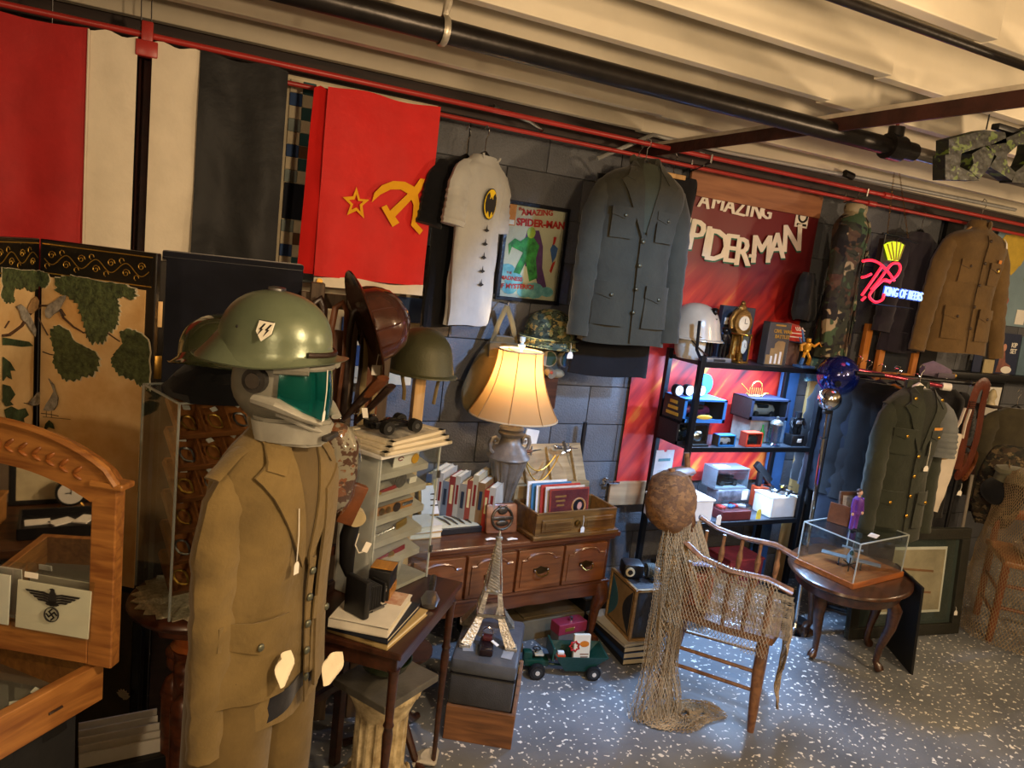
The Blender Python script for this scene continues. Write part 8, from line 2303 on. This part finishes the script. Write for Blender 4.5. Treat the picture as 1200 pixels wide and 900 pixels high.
t = thing('grey_shirt','pale grey shirt squeezed between the tan shirt and the dress coat','shirt',(3.52,2.53,RZ-.01),-1.35)
hanger(t,STEEL,.18,hookh=.05)
simple_garment(t,cloth('pale_grey_cotton','#6c7070',.08),H=.64,SW=.17,dep=.03,sl=.2,seed=17,out=.02)
labs = ['black coat on an orange wooden hanger left of the tan shirt','near-black coat second from the left on the rack','dark navy coat at the left end of the rack','charcoal coat behind the blue ball']
for i,(x_,y_,c_) in enumerate(((3.46,2.60,'#151416'),(3.42,2.66,'#121316'),(3.39,2.72,'#131824'),(3.40,2.79,'#101114'))):
    t = thing('dark_coat',labs[i],'coat',(x_,y_,RZ-.0+.01*i),-.95)
    hanger(t,OR if i == 0 else BLACKP,.19,hookh=.05)
    simple_garment(t,cloth('coat_%d' % i,c_,.2),H=.95+.03*i,SW=.15,dep=.05,sl=.55,seed=20+i,out=.02)
t = thing('dark_tshirt','black T-shirt with a small grey print behind the white vest','t-shirt',(3.98,2.68,RZ),-.1)
hanger(t,BLACKP,.17,hookh=.05)
simple_garment(t,cloth('black_top_cloth','#141214',.2),H=.75,SW=.18,dep=.045,sl=.18,seed=31,out=.04)
MB().bbox((.0,-.055,-.2),(.07,.002,.03),.0008).build('chest_print',mat('print_grey','#8c94a0',.5),t)
t = thing('brown_garment','dark brown garments bunched in the middle of the rack','garment',(3.62,2.72,RZ),-.5)
hanger(t,BLACKP,.17,hookh=.05)
simple_garment(t,cloth('dark_brown_cloth','#241814',.2),H=.9,SW=.18,dep=.06,sl=.5,seed=33,out=.02)
# white vest seen almost edge on
q = at(1128,482,Y=2.5)
t = thing('white_vest','white sleeveless vest hanging slanted at the right of the rack','vest',(q.x,2.5,q.z+.02),-.15,ry=.12)
mb = body_mesh([(-.14,-.03,.07,.03),(-.2,-.04,.085,.035),(-.4,-.045,.095,.035),(-.58,-.06,.10,.03)],.05,6)
mb.build('vest_body',cloth('white_cotton','#cdc2b2',.05),t)
for x_ in (.0,.04): MB().tube([(x_-.0,-.01,.0),(x_-.015,-.02,-.08),(x_-.05+.04*(x_ > 0),-.025,-.16)],.010,8,flat=.5).build('strap',cloth('white_cotton','#cdc2b2',.05),t)
price_tag(t,(.12,-.03,-.4),drop=.04,h=.05,w=.03)
# leather cartridge belt
q = at(1152,450,Y=2.52)
t = thing('leather_belt','wide reddish brown leather belt looped over the end of the rack','belt',(q.x,2.52,q.z+.0))
MB().tube(curve([(-.05,0,-.48),(-.06,0,-.25),(-.05,0,-.06),(-.01,0,.0),(.04,.0,-.02),(.07,.02,-.12),(.085,.02,-.3),(.06,.02,-.46),(0,.02,-.52),(-.04,.01,-.5)],4),.034,10,flat=.16,up=(0,1,0)).build('belt_band',mat('belt_leather','#582818',.4,var=.2,nscale=9,bump=.2),t)
for k in range(9): MB().tube([(-.09,-.008,-.1-.012*k),(-.045,-.012,-.1-.012*k)],.003,5).build('stitching',DLEATHER,t)
# folded lilac cap over the rack
q = at(1096,440,Y=2.62)
t = thing('garrison_cap','folded lilac grey cap with white lettering lying over the rack','cap',(q.x,2.62,RZ+.012),-.05)
mb = MB().tube([(-.11,0,.04),(-.04,0,.05),(.05,0,.035),(.11,0,.028)],[.03,.042,.034,.022],12,flat=.5,up=(0,1,0)).warp(lambda c: V(c.x,c.y,max(.001,c.z)))
mb.build('cap_body',cloth('lilac_cloth','#6c5c74',.1),t)
MB().bbox((.04,-.035,.02),(.13,.004,.026),.001).build('cap_band',mat('cap_band','#4c4450',.6),t); MB().ell((.13,-.01,.02),(.018,.012,.014),10,8).build('badge',GOLD,t)
# framed print on the floor
PA = at(1113,742,Z=0)
t = thing('framed_print','large dark green framed sepia print leaning below the dress coat','picture frame',(PA.x+.05,PA.y,.002),-.12,rx=-.1)
fw,fh = .78,.60
DGF = mat('dark_green_mat','#34403c',.6,var=.1)
MB().bbox((-fw/2,.006,fh/2),(fw,.012,fh),.002).build('mount_board',DGF,t,False)
for (x_,z_,sx,sz_) in ((-fw/2,fh-.03,fw,.06),(-fw/2,.03,fw,.06),(-.03,fh/2,.06,fh-.12),(-fw+.03,fh/2,.06,fh-.12)): MB().bbox((x_,-.008,z_),(sx,.026,sz_),.003).build('frame_side',mat('frame_olive','#2a2a24',.5,var=.15),t,False)
MB().box((-.38,-.002,.31),(.47,.003,.37)).build('print_border',PAPER,t,False)
MB().box((-.38,-.005,.31),(.44,.003,.34)).build('print',mat('sepia_print','#b0a084',.6,var=.25,nscale=5,col2='#8c8068'),t,False)
for z_ in (.37,.25): MB().box((-.38,-.007,z_),(.3,.001,.012),rot=(0,.08,0)).build('wing_print',mat('print_rust','#94643c',.6),t,False)
for z_ in (-.01,.0): pass
MB().ell((-.4,-.0065,.29),(.05,.001,.05),16,6).build('engine_print',mat('print_slate','#5c5c60',.6,var=.3,nscale=30),t)
MB().box((-.38,-.012,.31),(.56,.002,.46)).build('glass_pane',ACRYL,t,False)
price_tag(t,(-.06,-.03,.16),drop=.02,h=.05,w=.024)
# cane
q = at(1135,560,Y=2.62)
t = thing('walking_cane','grey walking cane standing between the print and the corner chair','cane',(4.32,2.6,0),ry=-.06)
MB().tube([(0,0,.02),(0,0,.88)],.01,8).build('shaft',mat('cane_grey','#8c8478',.4),t); MB().tube([(0,0,0),(0,0,.03)],.013,8).build('ferrule',BLACKP,t)
MB().tube([(0,0,.87),(0,0,.92),(-.03,0,.95),(-.07,0,.94)],.013,8).build('handle',DLEATHER,t)
t = thing('leather_holster','curled brown leather straps hanging under the belt','holster',(4.16,2.58,.98))
for k in range(3): MB().tube(curve([(-.03+.02*k,0,.06),(.05,-.01,.03-.02*k),(.06,0,-.06),(.0,0,-.1-.02*k),(-.03,.01,-.05)],4),.012,6,flat=.4).build('strap',LEATHER,t)
MB().bbox((.02,.02,-.06),(.08,.03,.16),.01).build('pouch',LEATHER,t)
# corner chair
RX_,RY_,RA = 4.52,2.29,-.78
t = thing('ladderback_chair','reddish brown ladder-back wooden chair wrapped in netting, far right','chair',(RX_,RY_,0),RA)
RW = wood('chair_red_wood','#5c2c16','#8a4c28',.4,'z')
for s in (-1,1):
    MB().lathe([(0,0),(.017,0),(.02,.1),(.02,.46),(0,.46)],12,c=(s*.2,-.19,0)).build('leg',RW,t)
    MB().tube([(s*.18,.19,0),(s*.18,.19,.46),(s*.18,.24,1.02)],.019,10).build('back_post',RW,t)
    for z_ in (.14,.28): MB().tube([(s*.2,-.19,z_),(s*.18,.19,z_)],.01,8).build('stretcher',RW,t)
for z_ in (.2,.33): MB().tube([(-.2,-.19,z_),(.2,-.19,z_)],.01,8).build('stretcher',RW,t)
MB().bbox((0,0,.455),(.43,.42,.035),.01).build('seat',wood('seat_red_wood','#7a4826','#a06a3c',.4),t,False)
for z_ in (.64,.78,.93): MB().tube([(-.18,.205+(z_-.46)*.09,z_),(0,.24+(z_-.46)*.09,z_),(.18,.205+(z_-.46)*.09,z_)],.03,8,flat=.3,up=(0,1,0)).build('slat',wood('slat_wood','#7a3c1c','#a45c30',.4),t)
Rm = Matrix.Translation((RX_,RY_,0)) @ Matrix.Rotation(RA,4,'Z')
def onr(x_,y_,z_): return Rm @ Vector((x_,y_,z_))
t = thing('fishing_net','pale fishing net hanging over the corner chair to the floor','net')
def rnet(u,v):
    a = -.9+2.9*u; z_ = .98*(1-v)**1.0+.012; r_ = .22+.12*v+.02*N3(u*9,v*7,2)
    c = onr(-.02,.0,0)
    return (c.x+r_*math.cos(PI+a)*1.0,c.y+r_*math.sin(PI+a),max(.008+.02*abs(N3(u*20,v*20,1)),z_*(1-.12*abs(N3(u*4,0,3)))))
net_mesh(rnet,60,62,.0014).build('hanging_net',NET,t,False)
t = thing('draped_camouflage','mottled brown camouflage clothes draped over the corner chair back','clothes',onr(-.17,.24,1.0),RA)
mb = body_mesh([(.04,0,.06,.04),(0,-.01,.1,.06),(-.15,-.02,.13,.07),(-.35,-.03,.12,.06),(-.45,-.03,.08,.05)],.08,8)
mb.build('camouflage_cloth',camo('brown_camo',['#1c1a14','#4c4430','#2c2c20','#6c5c40','#3c3020'],14),t)
q = at(1178,556,Y=2.5)
t = thing('dark_form','dark rounded hat form under the grey-green cap','hat form',(q.x,2.48,q.z-.1),0)
MB().ell((0,0,.0),(.13,.12,.09),20,12).build('form',BLACKF,t)
t = thing('peaked_cap','grey-green wool cap with a short peak resting on the dark form','cap',(q.x-.0,2.46,q.z-.03),.2)
WL = cloth('felt_olive','#6c6a54',.12)
MB().lathe([(0,.09),(.05,.088),(.09,.075),(.098,.055),(.085,.04),(.082,0),(0,0)],24,sy=1.1).warp(lambda c: c+V(0,-.01*(c.z > .03),.012*N3(c.x*12,c.y*12,1))).build('cap_crown',WL,t)
MB().hprism([(-.07,-.07),(.07,-.07),(.055,-.13),(0,-.15),(-.055,-.13)],.0,.008).build('cap_peak',WL,t)
for i,(c_,lb) in enumerate((('#a89878','buff book lying under the red cloth on the corner chair seat'),('#d0ccc0','white booklet on the buff book on the corner chair seat'))):
    q = onr(-.0,-.03,.474+.0225*i); book(lb,c_,.2,.26,.022,q,RA+.1*i)
t = thing('red_cloth','crumpled red cloth on the books of the corner chair','cloth',onr(.0,.0,.522),0)
MB().ell((0,0,.04),(.1,.08,.045),18,12).warp(lambda c: V(c.x,c.y,max(.0,c.z))*(1+.25*N3(c.x*20,c.y*20,c.z*20))).build('red_cloth',cloth('dark_red_cloth','#6c2420',.2),t)
q = at(1192,500,Y=2.75)
t = thing('hanging_coat','olive brown coat hanging on the wall at the right edge of the photo','coat',(q.x+.12,2.85,q.z+.15),-.2)
hanger(t,BLACKP,.18,hookh=.07)
simple_garment(t,cloth('olive_brown','#3c3624',.2),H=.7,SW=.19,dep=.06,sl=.5,seed=41,out=.03)
q = at(1155,462,Y=3.16)
t = thing('small_picture','small black framed picture on the wall under the ledge','picture frame',(q.x+.12,3.19,q.z-.05))
MB().bbox((0,0,0),(.2,.02,.26),.003).build('frame',BLACKP,t,False); MB().box((0,-.012,0),(.15,.002,.2)).build('print',PAPER,t,False)
q = at(1180,478,Y=3.0)
t = thing('wall_ornament','dark bracket ornament with a pale figure under the ledge','ornament',(q.x-.02,3.1,q.z))
MB().bbox((0,0,-.01),(.14,.14,.012),.003).build('bracket',DARKW,t,False); MB().lathe([(0,0),(.03,0),(.02,.03),(.03,.06),(.015,.1),(0,.11)],12).build('pale_figure',mat('old_ivory','#c8b890',.4),t)
# toy gun hung from the joists, top right
GY = 1.70
gp = at(1150,180,Y=GY)
t = thing('camouflage_toy_gun','green and black camouflage toy gun hanging from the ceiling, top right','toy gun',gp)
CG = camo('gun_camo',['#10130a','#4a5a20','#171a0e','#0c0d0a'],18,rough=.5)
def gx(pts): return [((at(x_,y_,Y=GY)-gp).x,(at(x_,y_,Y=GY)-gp).z) for x_,y_ in pts]
for pl in ([(1104,164),(1146,153),(1170,156),(1172,168),(1146,172),(1119,180),(1104,182)],[(1100,182),(1119,180),(1117,196),(1131,203),(1140,212),(1100,211)],[(1131,181),(1146,172),(1158,180),(1152,196),(1140,210),(1128,200),(1133,192)],
           [(1150,172),(1172,162),(1200,150),(1240,140),(1240,162),(1200,170),(1186,170),(1172,182),(1160,184)],[(1160,184),(1172,182),(1173,194),(1182,202),(1178,212),(1166,204),(1152,196)],[(1182,202),(1192,194),(1198,180),(1200,168),(1240,160),(1240,205),(1200,216),(1178,214)]):
    MB().prism(gx(pl),.045,y0=.022).build('gun_body',CG,t,False)
MB().bbox((gx([(1180,158)])[0][0],0,gx([(1180,152)])[0][1]),(.14,.03,.02),.004).build('top_rail',BLACKP,t)
q = at(1163,118,Y=GY)-gp
MB().tube([V(q.x,0,gx([(1170,156)])[0][1]),V(q.x,0,2.62-gp.z)],.0025,6).build('hanging_wire',BLACKP,t)
for k in range(2): MB().tube([(q.x+.01*math.cos(a),0,q.z+.02-.03*k+.022*math.sin(a)) for a in [2*PI*j/12 for j in range(12)]],.0025,5,close=True).build('chain_link',BLACKP,t)
